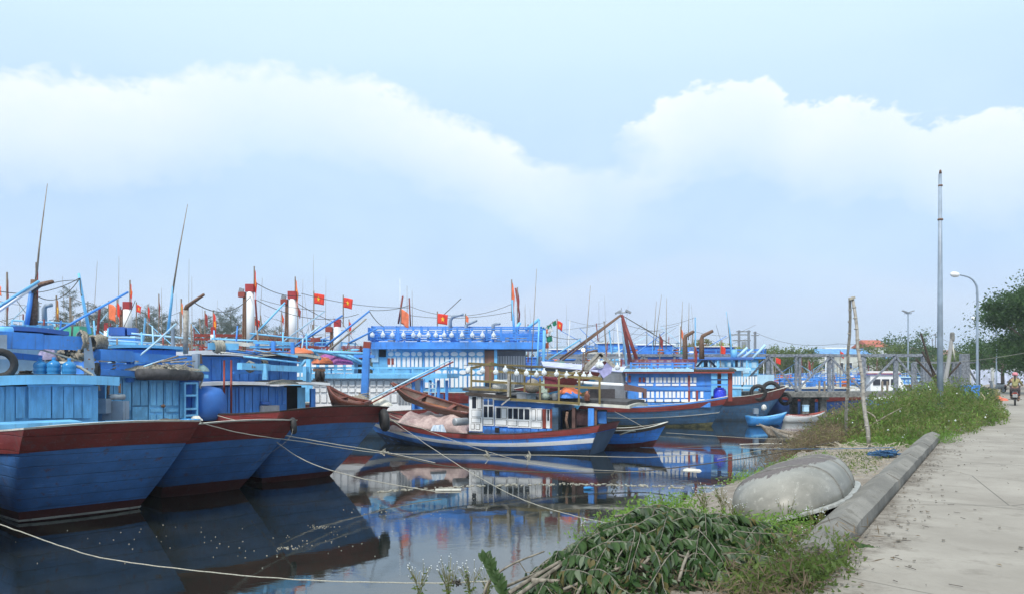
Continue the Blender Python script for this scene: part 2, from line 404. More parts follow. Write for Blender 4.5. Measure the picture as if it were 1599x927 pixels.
# kerb: chamfered concrete parapet in segments
def mk_kerb():
    t = NT('kerb concrete'); a = t.noise(2, detail=6); b = t.noise(40, detail=8, rough=.8)
    c = t.mix(t.ramp(a, .35, .65), (.155, .15, .138), (.25, .24, .22)); c = t.mix(t.math('MULTIPLY', t.ramp(b, .45, .7), .5), c, (.12, .115, .10)); c = t.mix(t.math('MULTIPLY', t.ramp(t.noise(4, detail=9, rough=.75), .52, .64), .6), c, (.09, .085, .07))
    t.bump(b, .5, .01); return t.fin(c, .9)
kerb_m = mk_kerb()
kerb = thing('kerb_parapet', 'chamfered concrete kerb wall running along the left side of the road', 'kerb', G(0, 0, 1.3), math.atan2(KU.y, KU.x))
prof = [(.44, 1.12), (.40, 1.42), (.34, 1.47), (.17, 1.545), (.08, 1.50), (.012, 1.46), (0, 1.30)]
cuts = [-.95, .35, 4.35, 7.6, 10.3, 13.9]
for a, b in zip(cuts, cuts[1:]):
    rows = []; n = max(3, int((b - a) / .35)); dz = random.uniform(-.012, .012); dv = random.uniform(-.01, .01)
    for i in range(n + 1):
        u = a + .026 + (b - a - .052) * i / n
        rows.append([G(u, v + dv + random.uniform(-.009, .009), z + dz + random.uniform(-.009, .007)) for v, z in prof])
    mm = MB().grid(rows); k = len(prof); L0 = len(mm.v)
    mm.f.append(tuple(range(k))); mm.f.append(tuple(L0 - k + i for i in reversed(range(k))))
    mm.build('kerb_segment', kerb_m, kerb, world=True)
# water
def mk_water():
    t = NT('harbour water'); v1 = t.map((1, .8, 1)); n1 = t.noise(.9, v1, detail=3, rough=.5); n2 = t.noise(7, t.map((.8, 1.3, 1)), detail=4, rough=.55)
    patch = t.ramp(t.noise(.13, detail=3), .42, .62)
    h = t.math('ADD', t.math('MULTIPLY', n1, .45), t.math('MULTIPLY', t.math('MULTIPLY', n2, .16), t.math('ADD', patch, .12)))
    t.bump(h, .20, .05); t.b.inputs['IOR'].default_value = 2.3
    c = t.mix(t.ramp(t.noise(.5, detail=5), .4, .7), (.012, .016, .014), (.024, .026, .020))
    return t.fin(c, .035)
water_m = mk_water()
structure('water', MB().add([(-2500, -60, 0), (2500, -60, 0), (2500, 3000, 0), (-2500, 3000, 0)], [(0, 1, 2, 3)]), water_m)
# far shore with low land
far_m = plain('far shore earth', (.10, .12, .07), .95, scale=.05, c2=(.16, .15, .10))
rows = []
for y, z in ((150, -.6), (153, .8), (170, 1.2), (400, 1.6), (3000, 2.0)):
    rows.append([(x, y + 9 * math.sin(x * .021) + 4 * math.sin(x * .07), z) for x in [-2500, -600] + list(range(-300, 125, 8)) + [130]])
structure('far_shore', MB().grid(rows), far_m)
# low hills
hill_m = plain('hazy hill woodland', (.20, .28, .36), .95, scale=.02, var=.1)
rows = []
for k, (y, hh) in enumerate(((900, 0), (1200, 1.0), (1800, 0))):
    rows.append([(x, y, 1 + hh * (22 + 16 * math.sin(x * .0031 + .8) + 12 * math.sin(x * .0083) + 4 * math.sin(x * .03))) for x in range(-1400, 1900, 40)])
structure('hills', MB().grid(rows), hill_m, True)
# ------------------------------------------------------------------ hull builder
class Hull:
    def __init__(h, L, w0, wm, zs, zm, zb, rake=.8, brake=2.0, keel=-.5, wk=.45, bulge=.12, n=22, p=1.7, bow_w=.06, bp=2.2):
        h.__dict__.update(locals()); h.path = [('s', 1 - i / n, 1) for i in range(n)] + [('t', 1 - 2 * i / 8) for i in range(9)] + [('s', (i + 1) / n, -1) for i in range(n)]
    def half(h, t):
        if t < .45: return h.w0 + (h.wm - h.w0) * math.sin(t / .45 * math.pi / 2)
        q = (t - .45) / .55; return max(h.bow_w, h.wm * (1 - q ** h.bp))
    def sheer(h, t):
        if t < .42: return h.zm + (h.zs - h.zm) * (1 - t / .42) ** 1.8
        return h.zm + (h.zb - h.zm) * ((t - .42) / .58) ** 2.0
    def S(h, e, u):
        if e[0] == 's': t, v = e[1], e[2]
        else: t, v = 0, e[1]
        z = h.sheer(t) * (1 - u) + h.keel * u
        x = (1 - u) * h.L * t + u * (h.rake + (h.L - h.rake - h.brake) * t)
        ws = h.half(t); wk = ws * h.wk * (1 - t ** 3)
        y = wk + (ws - wk) * (1 - max(0, u) ** h.p)
        if e[0] == 't':
            x -= h.bulge * (1 - v * v); z += .06 * h.bulge / .12 * (1 - v * v) * (1 - u)
        return Vector((x, y * v, z))
    def row(h, u, off=0):
        P = [h.S(e, u) for e in h.path]; N = len(P)
        if not off: return P
        out = []
        for i, p in enumerate(P):
            d = P[min(i + 1, N - 1)] - P[max(i - 1, 0)]; nn = Vector((d.y, -d.x, 0))
            if nn.length > 1e-6: nn.normalize()
            out.append(p + nn * off)
        return out
    def skin(h, us):
        return MB().grid([h.row(u) for u in us])
    def band(h, u0, u1, off=.03, thk=.06, sub=1, sl=None):
        us = [u0 + (u1 - u0) * i / sub for i in range(sub + 1)]
        rows = [h.row(u, off) for u in us] + [h.row(u, off - thk) for u in reversed(us)]
        if sl: rows = [r[sl[0]:sl[1]] for r in rows]
        rows.append(rows[0]); return MB().grid(rows)
    def deck(h, ud):
        m = MB(); rows = []
        for i in range(h.n + 1):
            t = i / h.n; a = h.S(('s', t, 1), ud); b = h.S(('s', t, -1), ud)
            rows.append([a, (a + b) / 2 + Vector((0, 0, .05)), b])
        return m.grid(rows)
def hull_parts(root, h, mats, bulw=.16, stripe=None, boot=None, rail=True, deckm=None, strake=None):
    m = h.skin([0, .08, .18, .3, .42, .55, .68, .8, .9, 1.0]); hu = m.build('hull', mats[0], root, smooth=True)
    h.band(0, bulw, .035, .09, 2).build('bulwark', mats[1], root, smooth=False)
    if rail: h.band(-.014, .0, .05, .14, 1).build('gunwale_rail', mats[2] if len(mats) > 2 else wood, root)
    h.deck(bulw + .02).build('deck', deckm or wood, root)
    if stripe: h.band(stripe[0], stripe[1], .012, .03, 2).build('hull_stripe', stripe[2], root)
    if boot: h.band(boot[0], 1.0, .006, .02, 3).build('bottom_paint', boot[1], root)
    if strake:
        for s in strake: h.band(s, s + .018, .04, .06, 1).build('rubbing_strake', cream_p, root)
    return hu
def wall_planks(root, p, q, z0, z1, w, mat, name='plank', gap=.012, thk=.03, zq=None):
    """upright boards from p to q (local xy), each a part"""
    p, q = Vector((p[0], p[1])), Vector((q[0], q[1])); L = (q - p).length; n = max(1, round(L / w)); d = (q - p) / n; a = math.atan2(d.y, d.x)
    for i in range(n):
        c = p + d * (i + .5); zz = z1 if zq is None else z1 + (zq - z1) * (i + .5) / n
        k = random.uniform(-.006, .006)
        piece(name, cube_mesh(mat), root, (c.x, c.y, (z0 + zz) / 2 + k), (d.length - gap, thk + random.uniform(0, .01), zz - z0), (0, 0, a))
def railing(root, pts, h, mat, post=.07, rails=(1.0, .5), step=.9, name='railing', closed=False, zf=None):
    m = MB(); pts = [Vector(p) for p in pts]
    if closed: pts.append(pts[0])
    for a, b in zip(pts, pts[1:]):
        n = max(1, round((b - a).length / step))
        for r in rails: m.beam(a + Vector((0, 0, h * r)), b + Vector((0, 0, h * r)), .045, .07)
        for i in range(n + 1):
            c = a.lerp(b, i / n); m.beam(c, c + Vector((0, 0, h + .05)), post, post)
    return m.build(name, mat, root)
def slab(root, x0, x1, y0, y1, z, thk, mat, camber=.08, name='roof', label=None, z2=None):
    n = 8; rows = []
    for i in range(n + 1):
        y = y0 + (y1 - y0) * i / n; c = camber * (1 - (2 * i / n - 1) ** 2); zz = z + c; zb = (z if z2 is None else z2) + c
        rows.append([(x0, y, zz), (x1, y, zb), (x1, y, zb + thk), (x0, y, zz + thk), (x0, y, zz)])
    m = MB().grid(rows); k = 5
    m.f.append((0, 1, 2, 3)); m.f.append((n * k + 3, n * k + 2, n * k + 1, n * k))
    return m.build(name, mat, root, label=label)
def exhaust(m, base, top, tip, r=.1):
    base, top, tip = Vector(base), Vector(top), Vector(tip)
    k = top.lerp(base, .06); m.tube([base, k, top.lerp(tip, .12), tip], r, 9); return m
def bulb(root, p, r=.13):
    key = 'bulb%.2f' % r
    if key not in CUBES:
        CUBES[key] = MB().lathe((0, 0, 0), [(r * .3, .0), (r * .3, -r * .7), (r * .6, -r * .95), (r * .92, -r * 1.35), (r, -r * 1.85), (r * .88, -r * 2.35), (r * .5, -r * 2.7), (.01, -r * 2.8)], 14).mesh('lamp_bulb', bulb_m, True)
    return piece('lamp_bulb', CUBES[key], root, p)
def tyre(name, root, c, R_, r, axis, world=True):
    return MB().torus(c, R_, r, axis).build(name, black_rub, root, world=world, smooth=True)
# ------------------------------------------------------------------ flags
def star_fan(f, c, r, off):
    pts = [f(*c)]
    for i in range(10):
        a = math.pi / 2 + i * math.pi / 5; rr = r if i % 2 == 0 else r * .40
        pts.append(f(c[0] + rr * math.cos(a) * .75, c[1] + rr * math.sin(a)))
    return [p + off for p in pts], [(0, i + 1, (i + 1) % 10 + 1) for i in range(10)]
NF = 0
def flag(label, px, py, D, wpx, hpx, mat=None, star=True, limp=0, pole_px=None, base=520, side=1, lean=0, group=None):
    wpx *= 1.2; hpx *= 1.05
    """px,py: top of the hoist; limp 0 flies out, 1 hangs"""
    s = D / F; top = W(px, py, D); w, h = wpx * s, hpx * s; mat = mat or flag_red
    bz = max(1.6, W(px, base, D).z); b = Vector((top.x - lean * s, D, bz))
    t = thing('flag', label, 'flag', b, 0, group)
    MB().tube([b, top + (top - b).normalized() * .12], .022 + D * .0003, 6).build('flagpole', wood, t, world=True)
    axis = (b - top).normalized(); out = Vector((side, -.35, 0)).normalized()
    ph = random.uniform(0, 6)
    def f(x, y):   # x 0..1 along the fly, y 0..1 up
        sx = 1 - limp * (.78 * (1 - .25 * y)); dr = limp * h * .85 * x * x + .1 * h * x
        ripple = math.sin(x * 7 + ph + y * 1.5) * .07 * w * (.3 + x) * (1 + limp)
        return top + axis * (h * (1 - y)) + out * (w * x * sx) + Vector((0, 0, -dr)) + Vector((.3, 1, 0)) * ripple
    m = MB().grid([[f(i / 10, j / 8) for i in range(11)] for j in range(9)])
    o = m.build('flag_cloth', mat, t, world=True, smooth=True)
    md = o.modifiers.new('solid', 'SOLIDIFY'); md.thickness = .008; md.offset = 0
    if star:
        sm = MB(); 
        for s_ in (-1, 1): sm.add(*star_fan(f, (.5, .5), .30, Vector((0, s_ * .022, 0))))
        sm.build('star', star_y, t, world=True)
    return t
# ------------------------------------------------------------------ measuring on boat planes
def frame(root):
    m = INV[root.name].inverted(); return m.translation, m.col[0].xyz, m.col[1].xyz
def lx(root, px, y):
    O, f, l = frame(root); r = (px - CX) / F
    return (r * (O.y + l.y * y) - O.x - l.x * y) / (f.x - r * f.y)
def ly(root, px, x):
    O, f, l = frame(root); r = (px - CX) / F
    return (r * (O.y + f.y * x) - O.x - f.x * x) / (l.x - r * l.y)
def lz(root, x, y, py):
    O, f, l = frame(root); D = O.y + f.y * x + l.y * y
    return CAMZ - (py - HY) / F * D
def side_rect(root, y, rect, mat, name, out=.02, thk=.03, parent=None, sgn=1):
    x0, x1 = lx(root, rect[0], y), lx(root, rect[2], y); xm = (x0 + x1) / 2
    z1, z0 = lz(root, xm, y, rect[1]), lz(root, xm, y, rect[3])
    return piece(name, cube_mesh(mat), parent or root, (xm, y + sgn * out, (z0 + z1) / 2), (abs(x1 - x0), thk, abs(z1 - z0)))
def aft_rect(root, x, rect, mat, name, out=.02, thk=.03, parent=None):
    y0, y1 = ly(root, rect[0], x), ly(root, rect[2], x); ym = (y0 + y1) / 2
    z1, z0 = lz(root, x, ym, rect[1]), lz(root, x, ym, rect[3])
    return piece(name, cube_mesh(mat), parent or root, (x - out, ym, (z0 + z1) / 2), (thk, abs(y1 - y0), abs(z1 - z0)))
def wtube(root, name, mat, pts, r, r2=None, n=7, label=None):
    return MB().tube([W(*p) for p in pts], r, n, r2).build(name, mat, root, world=True, smooth=True, label=label)
def wbeam(root, name, mat, a, b, w, h, label=None):
    return MB().beam(W(*a), W(*b), w, h).build(name, mat, root, world=True, label=label)
def bundle(root, name, mat, a, b, r, turns=9, rr=.03, own=None):
    """rope wound round something from a to b"""
    A, B = Vector(a), Vector(b); ax = (B - A).normalized(); u = ax.orthogonal().normalized(); w = ax.cross(u); m = MB()
    pts = []
    for i in range(turns * 8 + 1):
        t = i / (turns * 8); an = i * math.pi / 4; q = r * random.uniform(.88, 1.15)
        pts.append(A.lerp(B, t) + (u * math.cos(an) + w * math.sin(an)) * q)
    m.tube(pts, rr, 5)
    return m.build(name, mat, root, world=True, smooth=True)
def heap(c, rx, ry, h, mat, name, parent=None, world=True, seed=1, label=None, yaw=0, n=26, rough=.25):
    rnd = random.Random(seed); ph = [rnd.uniform(0, 6) for _ in range(8)]; rows = []
    for i in range(n + 1):
        row = []
        for j in range(n + 1):
            a = 2 * math.pi * j / n; q = i / n
            k = 1 + rough * .5 * math.sin(3 * a + ph[0]) + rough * .3 * math.sin(5 * a + ph[1])
            x, y = q * k * math.cos(a) * rx, q * k * math.sin(a) * ry
            z = h * (1 - q ** 2.2) * (1 + rough * math.sin(4 * x / rx + ph[2]) * math.sin(5 * y / ry + ph[3])) + h * rough * .25 * math.sin(11 * x / rx + 6 * y / ry + ph[4]) + h * rough * .12 * math.sin(23 * y / ry + ph[5] + 9 * x / rx)
            X = x * math.cos(yaw) - y * math.sin(yaw); Y = x * math.sin(yaw) + y * math.cos(yaw)
            row.append(Vector(c) + Vector((X, Y, max(-.02, z) if q < .97 else -.02)))
        rows.append(row)
    m = MB().grid(rows)
    return m.build(name, mat, parent, world=world and parent is not None, smooth=True, label=label)
def coil(m, c, r, n=5, rr=.014):
    for k in range(n):
        q = r * random.uniform(.7, 1.1); e = random.uniform(.7, 1); ph = random.uniform(0, 6)
        m.tube([Vector(c) + Vector((q * math.cos(ph + i * .5), q * e * math.sin(ph + i * .5), .015 * k + random.uniform(0, .03))) for i in range(13)], rr, 5)
    return m
# ------------------------------------------------------------------ boat A, nearest left
Y135 = R(135)
A = thing('fishing_boat', 'nearest large blue fishing boat at the left, three blue water jugs on its roof', 'boat', (-7.5, 14.4, 0), Y135)
hA = Hull(14, 1.52, 1.85, 2.02, 1.75, 2.9, rake=2.9, brake=2.2, keel=-.5, wk=.62, bulge=.10)
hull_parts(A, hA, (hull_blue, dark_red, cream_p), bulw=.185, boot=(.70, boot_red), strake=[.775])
CXA = 3.8; yr, yl = -.80, 1.45
zt = lz(A, CXA, .3, 602)
MB().box((CXA + 2.6, (yr + yl) / 2, (1.6 + zt) / 2), (5.1, yl - yr - .06, zt - 1.6)).build('cabin', sky_blue, A)
wall_planks(A, (CXA, yl), (CXA, ly(A, 23, CXA)), 1.6, zt, .2, sky_blue)
for a, b in ((24, 38), (44, 60), (60, 79), (81, 98), (99, 114), (115, 127), (128, 143)):
    aft_rect(A, CXA, (a, 603, b, 652), sky_blue, 'plank')
aft_rect(A, CXA, (42, 599, 145, 602.5), sky_blue, 'door_head', out=.04)
wall_planks(A, (CXA + .1, yl), (CXA + 5, yl), 1.6, zt, .24, sky_blue)
slab(A, CXA - .45, CXA + 5.6, yr - .28, yl + .3, zt, .2, sky_blue, .05, label=None)
MB().box((CXA + 2.6, .35, zt + .02 + .235), (5.0, 2.0, .02)).build('roof_canvas', tarp_grey, A)
MB().box((CXA - 1.1, .75, 1.83), (.9, 1.5, .34)).box((CXA - .9, -.7, 1.80), (.6, 1.2, .25)).build('deck_locker', sky_blue, A)
MB().box((CXA + 3.6, .5, zt + .72), (3.2, 1.9, .98)).build('upper_cabin', pale_blue, A)
m = MB()
for a, b in (((8, 556), (48, 556)), ((8, 570), (46, 571)), ((10, 556), (24, 587)), ((24, 556), (10, 587)), ((26, 556), (44, 587)), ((44, 556), (27, 587)), ((9, 553), (9, 588)), ((25, 553), (26, 588)), ((45, 553), (45, 588))):
    m.beam(W(*a, 19.2), W(*b, 19.2), .035, .03)
m.build('lattice', pale_blue, A, world=True)
slab(A, CXA + 1.7, CXA + 5.4, -.6, 1.6, zt + 1.22, .1, deep_blue, .08)
wbeam(A, 'beam', mid_blue, (-40, 528, 16.3), (62, 533, 17.6), .26, .37)
wbeam(A, 'beam', mid_blue, (63, 533.2, 17.62), (131, 536, 18.4), .26, .33)
MB().hexa([W(x, y, D) for x, y, D in ((131, 590, 18.2), (151, 590, 18.45), (151, 590, 18.75), (131, 590, 18.5))], [W(x, y, D) for x, y, D in ((131, 526, 18.2), (142, 526, 18.35), (142, 526, 18.7), (131, 526, 18.5))]).build('post', pipe_grey, A, world=True)
for p in ((139, 535), (139, 546), (140, 560), (137, 575), (145, 575), (138, 584)): MB().lathe(W(*p, 18.2), [(.018, 0), (.018, .03)], 8, (-.3, -1, 0)).build('bolt', rust, A, world=True)
MB().hexa([W(x, y, D) for x, y, D in ((-3, 560, 16.6), (11, 560, 16.7), (11, 560, 17), (-3, 560, 16.9))], [W(x, y, D) for x, y, D in ((-3, 522, 16.6), (11, 522, 16.7), (11, 522, 17), (-3, 522, 16.9))]).build('post', pipe_grey, A, world=True)
tyre('tyre', A, W(-1, 568, 16.2), .27, .08, (.6, -.8, 0)); tyre('tyre', A, W(151, 578, 18.6), .15, .06, (.95, .3, 0))
bundle(A, 'rope_winding', net_m, W(124, 533, 18.3), W(133, 533, 18.4), .24, 4, .03)
bundle(A, 'rope_winding', net_m, W(143, 534, 18.8), W(161, 535, 19.2), .17, 7, .035)
for k in range(7): 
    m = MB().tube([W(93 + k * 5 + random.uniform(-3, 3), 547 + random.uniform(-2, 7), 18.2), W(98 + k * 5, 556 + random.uniform(-5, 4), 18.1), W(104 + k * 4, 549 + random.uniform(-3, 9), 18.2)], .045, 6)
    m.build('net_roll', net_m, A, world=True, smooth=True)
heap(W(108, 562, 18.7), .55, .3, .28, net_m, 'net_heap', A, seed=4)
heap(W(75, 560, 18.3), .22, .2, .28, plain('lilac rag', (.30, .28, .42)), 'rag', A, seed=9)
wtube(A, 'pole', cream_p, [(12, 540, 17), (60, 544, 17.6), (128, 564, 18.2)], .022)
wtube(A, 'hose', rope_m, [(106, 568, 17.7), (125, 573, 17.8), (143, 584, 17.9), (152, 597, 17.9), (155, 609, 17.9)], .035)
wtube(A, 'pole', pale_blue, [(70, 571, 17.9), (128, 572, 18)], .03)
railing(A, [tuple(tolocal(A, W(20, 524, 19))), tuple(tolocal(A, W(80, 524, 20.2)))], .24, sky_blue, .09, step=.42)
wbeam(A, 'beam', mid_blue, (-5, 552, 17.1), (66, 559, 18.2), .12, .14)
MB().lathe(W(4, 522, 17.2), [(.2, 0), (.22, .05), (.22, .14), (.2, .18)], 14).build('drum', sky_blue, A, world=True, smooth=True)
# winch behind A's rail
m = MB().box(W(181, 640, 18.4), (.5, .3, .45)).box(W(160, 633, 18.1), (.3, .25, .35)); m.build('winch_base', pipe_grey, A, world=True)
MB().tube([W(170, 619, 18.2), W(194, 619, 18.5)], .07, 10).build('winch_drum', steel, A, world=True, smooth=True)
MB().tube([W(172, 590, 18.3), W(169, 605, 18.3), W(168, 640, 18.3)], .035, 6).tube([W(187, 598, 18.4), W(187, 613, 18.4)], .03, 6).build('winch_lever', rust, A, world=True)
# exhaust, masts, derricks over A
wtube(A, 'mast', rust, [(51, 512, 20), (54, 437, 20)], .12, .09, 10)
wtube(A, 'exhaust_pipe', rust, [(50, 452, 19.8), (62, 445, 19.7), (82, 440, 19.5)], .09, .05)
wtube(A, 'antenna', wood, [(56, 440, 20), (62, 380, 20), (74, 287, 20)], .032, .008)
wtube(A, 'derrick_pole', sky_blue, [(-30, 497, 18), (0, 477, 18.2), (61, 439, 18.8)], .04, .035); wtube(A, 'derrick_pole', white_p, [(-30, 505, 18.1), (0, 484, 18.3), (58, 445, 18.8)], .035)
wtube(A, 'strut', mid_blue, [(41, 512, 19.8), (50, 450, 19.9)], .06)
wtube(A, 'exhaust_pipe', pipe_grey, [(70, 512, 22), (69, 482, 22), (72, 477, 22), (81, 475.5, 22)], .075, .06)
wtube(A, 'mast', sky_blue, [(140, 520, 22), (130, 470, 22), (123, 427, 22)], .05, .035)
wtube(A, 'derrick_pole', mid_blue, [(77, 525, 19), (130, 494, 20), (200, 456, 21)], .035, .03)
for a, b, s in (((125, 434, 22), (60, 463, 20), .3), ((125, 434, 22), (0, 455, 18.5), .2), ((30, 463, 19), (122, 438, 22), -.12), ((125, 434, 22), (128, 460, 21), .2)):
    MB().tube(curve3(W(*a), W(*b), s, 12), .012, 4).build('stay_line', rope_d, A, world=True)
# three water jugs on the roof
JUG = [(.115, 0), (.135, .015), (.14, .06), (.13, .085), (.14, .11), (.14, .165), (.13, .19), (.14, .215), (.14, .265), (.12, .31), (.06, .35), (.035, .36), (.035, .40)]
jug_m = NT('jug plastic'); jug_m.b.inputs['Transmission Weight'].default_value = .25; jug_m = jug_m.fin((.04, .30, .68), .2)
cap_m = plain('jug cap', (.05, .25, .6), .4)
for k, (px, py, lab) in enumerate(((63, 587, 'blue water jug on the cabin roof, leftmost of the three'), (84, 586.5, 'middle blue water jug of the three on the cabin roof'), (108, 588, 'blue water jug on the roof, rightmost of the three and set a little apart'))):
    p = W(px, py, 17.6); t = thing('water_jug', lab, 'water jug', p, k, 'water jugs on the cabin roof')
    MB().lathe((0, 0, 0), [(r * 1.05, h * 1.02) for r, h in JUG], 20).build('jug_body', jug_m, t, smooth=True)
    MB().lathe((0, 0, .40), [(.042, 0), (.042, .035), (.03, .04)], 12).build('cap', cap_m, t)
# ------------------------------------------------------------------ boat at the very left edge
A0 = thing('fishing_boat', 'blue fishing boat cut off by the left edge, only its red stern corner in view', 'boat', (-9.55, 11.0, 0), Y135)
hA0 = Hull(13, 1.5, 1.8, 1.72, 1.6, 2.7, rake=2.6, brake=2.2, wk=.6)
hull_parts(A0, hA0, (hull_blue, dark_red, cream_p), bulw=.2, boot=(.72, boot_red))
MB().box((6, 0, 2.1), (4, 2.4, 1.1)).build('cabin', sky_blue, A0); slab(A0, 3.6, 8.4, -1.45, 1.45, 2.66, .14, sky_blue)
# ------------------------------------------------------------------ boat B
B = thing('fishing_boat', 'blue fishing boat second from the left, light blue double doors under a black roof roll', 'boat', (-6.2, 17.4, 0), Y135)
hB = Hull(14, 1.32, 1.6, 1.86, 1.7, 2.8, rake=2.9, brake=2.2, wk=.62)
hull_parts(B, hB, (hull_blue, dark_red, cream_p), bulw=.19, boot=(.66, boot_red), strake=[.80])
cx = 4.4; y1 = ly(B, 163, cx); y0 = ly(B, 310, cx); zt = lz(B, cx, 0, 590)
MB().box((cx + 2.4, (y0 + y1) / 2, (1.5 + zt) / 2), (4.7, y1 - y0 - .06, zt - 1.5)).build('cabin', sky_blue, B)
for a, b in ((163, 176), (177, 190), (191, 204)): aft_rect(B, cx, (a, 588, b, 640), sky_blue, 'plank')
for a, b in ((206, 218), (219, 230)): aft_rect(B, cx, (a, 594, b, 632), sky_blue, 'plank')
aft_rect(B, cx, (206, 634, 230, 658), sky_blue, 'plank')
for a, b in ((231.5, 254), (255.5, 279)):
    d = aft_rect(B, cx, (a, 593, b, 660), sky_blue, 'door', out=.03)
    w = (b - a)
    for r in ((a + 2, 597, a + w * .46, 632), (a + w * .54, 597, b - 2, 632), (a + 2, 637, b - 2, 642), (a + 2, 646, a + w * .46, 658), (a + w * .54, 646, b - 2, 658)):
        aft_rect(B, cx, r, sky_blue, 'door_panel', out=.06, thk=.03)
MB().lathe(W(255, 633, 20.3), [(.03, -.05), (.05, 0), (.03, .05)], 8, (1, 0, 0)).build('padlock', rust, B, world=True)
wtube(B, 'rope_hank', rope_d, [(206, 597, 20), (203, 605, 20), (206, 613, 20), (203, 611, 20), (207, 600, 20)], .03)
# open shelf rack at the door's right
for a in (284, 303): aft_rect(B, cx - .25, (a, 596, a + 2.5, 652), sky_blue, 'shelf_upright', thk=.3)
for y in (596, 615, 636, 646): aft_rect(B, cx - .25, (284, y, 305, y + 3), sky_blue, 'shelf', thk=.3)
aft_rect(B, cx, (280, 592, 310, 656), mid_blue, 'plank', out=.01)
slab(B, cx - .3, cx + 5, y0 - .15, y1 + .2, zt, .1, sky_blue, .03)
MB().box((cx + 3, .2, zt + .45), (3.6, 1.7, .7)).build('upper_cabin', mid_blue, B); slab(B, cx + .9, cx + 5.1, -.9, 1.3, zt + .8, .08, sky_blue, .05)
MB().tube([W(216, 583.5, 19.2), W(262, 584, 19.95), W(292, 585, 20.45)], .15, 12).tube([W(293, 585, 20.46), W(314, 587, 20.8)], .13, 12).build('roof_roll', tarp_grey, B, world=True, smooth=True)
heap(W(250, 577, 20.2), .95, .28, .15, net_m, 'net_heap', B, seed=11, yaw=.8)
m = MB()
for k in range(16):
    a = 220 + random.uniform(0, 65); m.tube([W(a, 572 + random.uniform(-6, 4), 20.1), W(a + 8, 568 + random.uniform(-5, 8), 20), W(a + 18, 574 + random.uniform(-6, 5), 20.3)], .018, 5)
m.build('loose_rope', rope_m, B, world=True)
wbeam(B, 'beam', mid_blue, (152, 553, 18.8), (203, 556, 19.6), .26, .28); wbeam(B, 'beam', mid_blue, (203, 557, 19.62), (302, 563, 21.3), .24, .24)
wbeam(B, 'beam', mid_blue, (155, 570, 18.9), (214, 573, 19.8), .12, .15); wbeam(B, 'beam', mid_blue, (150, 580, 18.8), (217, 583, 19.8), .2, .15)
wbeam(B, 'post', mid_blue, (203, 596, 19.7), (204, 551, 19.7), .14, .14); wbeam(B, 'post', pipe_grey, (306, 600, 21.2), (306, 552, 21.2), .16, .16)
wtube(B, 'rope_hank', rope_m, [(313, 583, 21), (316, 592, 21), (312, 602, 21), (315, 612, 21), (311, 622, 21), (309, 640, 21)], .035, .012)
bundle(B, 'rope_winding', net_m, W(176, 545, 19.2), W(177, 580, 19.2), .05, 8, .02)
heap(W(312, 578, 21.3), .25, .2, .16, plain('grey green plastic', (.16, .25, .26)), 'sack', B, seed=3)
wtube(B, 'derrick_pole', pale_blue, [(204, 566, 19.6), (240, 537, 20), (275, 505, 20.5)], .026)
wtube(B, 'exhaust_pipe', bamboo, [(290, 552, 21.5), (290, 484, 21.5)], .07, .07, 10); wtube(B, 'exhaust_pipe', rust, [(290, 484, 21.5), (292, 478, 21.5), (302, 471, 21.3), (318, 460, 21)], .07, .04, 9)
wtube(B, 'mast', sky_blue, [(262, 520, 22), (268, 470, 22), (270, 447, 22)], .045, .03); wtube(B, 'antenna', wood, [(269, 460, 22), (280, 390, 22), (293, 319, 22)], .03, .008)
MB().tube([W(270, 540, 20.8), W(270, 512, 20.8)], .05, 8).build('bollard', pipe_grey, B, world=True)
m = MB(); coil(m, W(262, 661, 18.9), .28, 7, .02).build('rope_coil', rope_d, B, world=True)
heap(W(306, 655, 19.0), .16, .1, .10, cream_p, 'rag', B, seed=22); 
one('basin', 'blue plastic basin lying on the stern rail below the ladder shelf', 'basin', MB().lathe(W(298, 660, 19), [(.16, 0), (.24, .06), (.26, .1), (.2, .12)], 16), jug_m, smooth=True)
# ------------------------------------------------------------------ boat C
C = thing('fishing_boat', 'blue fishing boat third from the left with two red vertical pipes down its cabin wall', 'boat', (-4.65, 20.05, 0), Y135)
hC = Hull(14.5, 1.62, 1.8, 2.05, 1.8, 2.9, rake=2.6, brake=2.2, wk=.5, bulge=.16)
hull_parts(C, hC, (hull_blue, dark_red, dark_wood), bulw=.17, boot=(.74, boot_red), strake=[.815])
cx = 4.9; y1 = ly(C, 312, cx); y0 = ly(C, 478, cx); zt = lz(C, cx, 0, 602)
xb = cx; yb = ly(C, 446, cx)
MB().box((cx + 2.5, (yb + y1) / 2, (1.5 + zt) / 2), (4.9, y1 - yb - .06, zt - 1.5)).build('cabin', mid_blue, C)
px = 316
for w in (13, 16, 10, 13, 14, 12, 12, 13, 13, 14):
    if px + w > 446: break
    aft_rect(C, cx, (px, 604, px + w - 1.2, 650), mid_blue, 'plank', out=.025); px += w
aft_rect(C, cx, (371, 604, 373, 650), deep_blue, 'batten', out=.05); aft_rect(C, cx, (429, 604, 446, 650), mid_blue, 'door', out=.05)
for a in (432, 439): aft_rect(C, cx, (a, 608, a + 5, 630), mid_blue, 'door_panel', out=.08)
aft_rect(C, cx, (404, 632, 428, 642), grey_p, 'box_lid', out=.2, thk=.3); aft_rect(C, cx, (405, 626, 416, 630), deep_blue, 'ledge', out=.15, thk=.2)
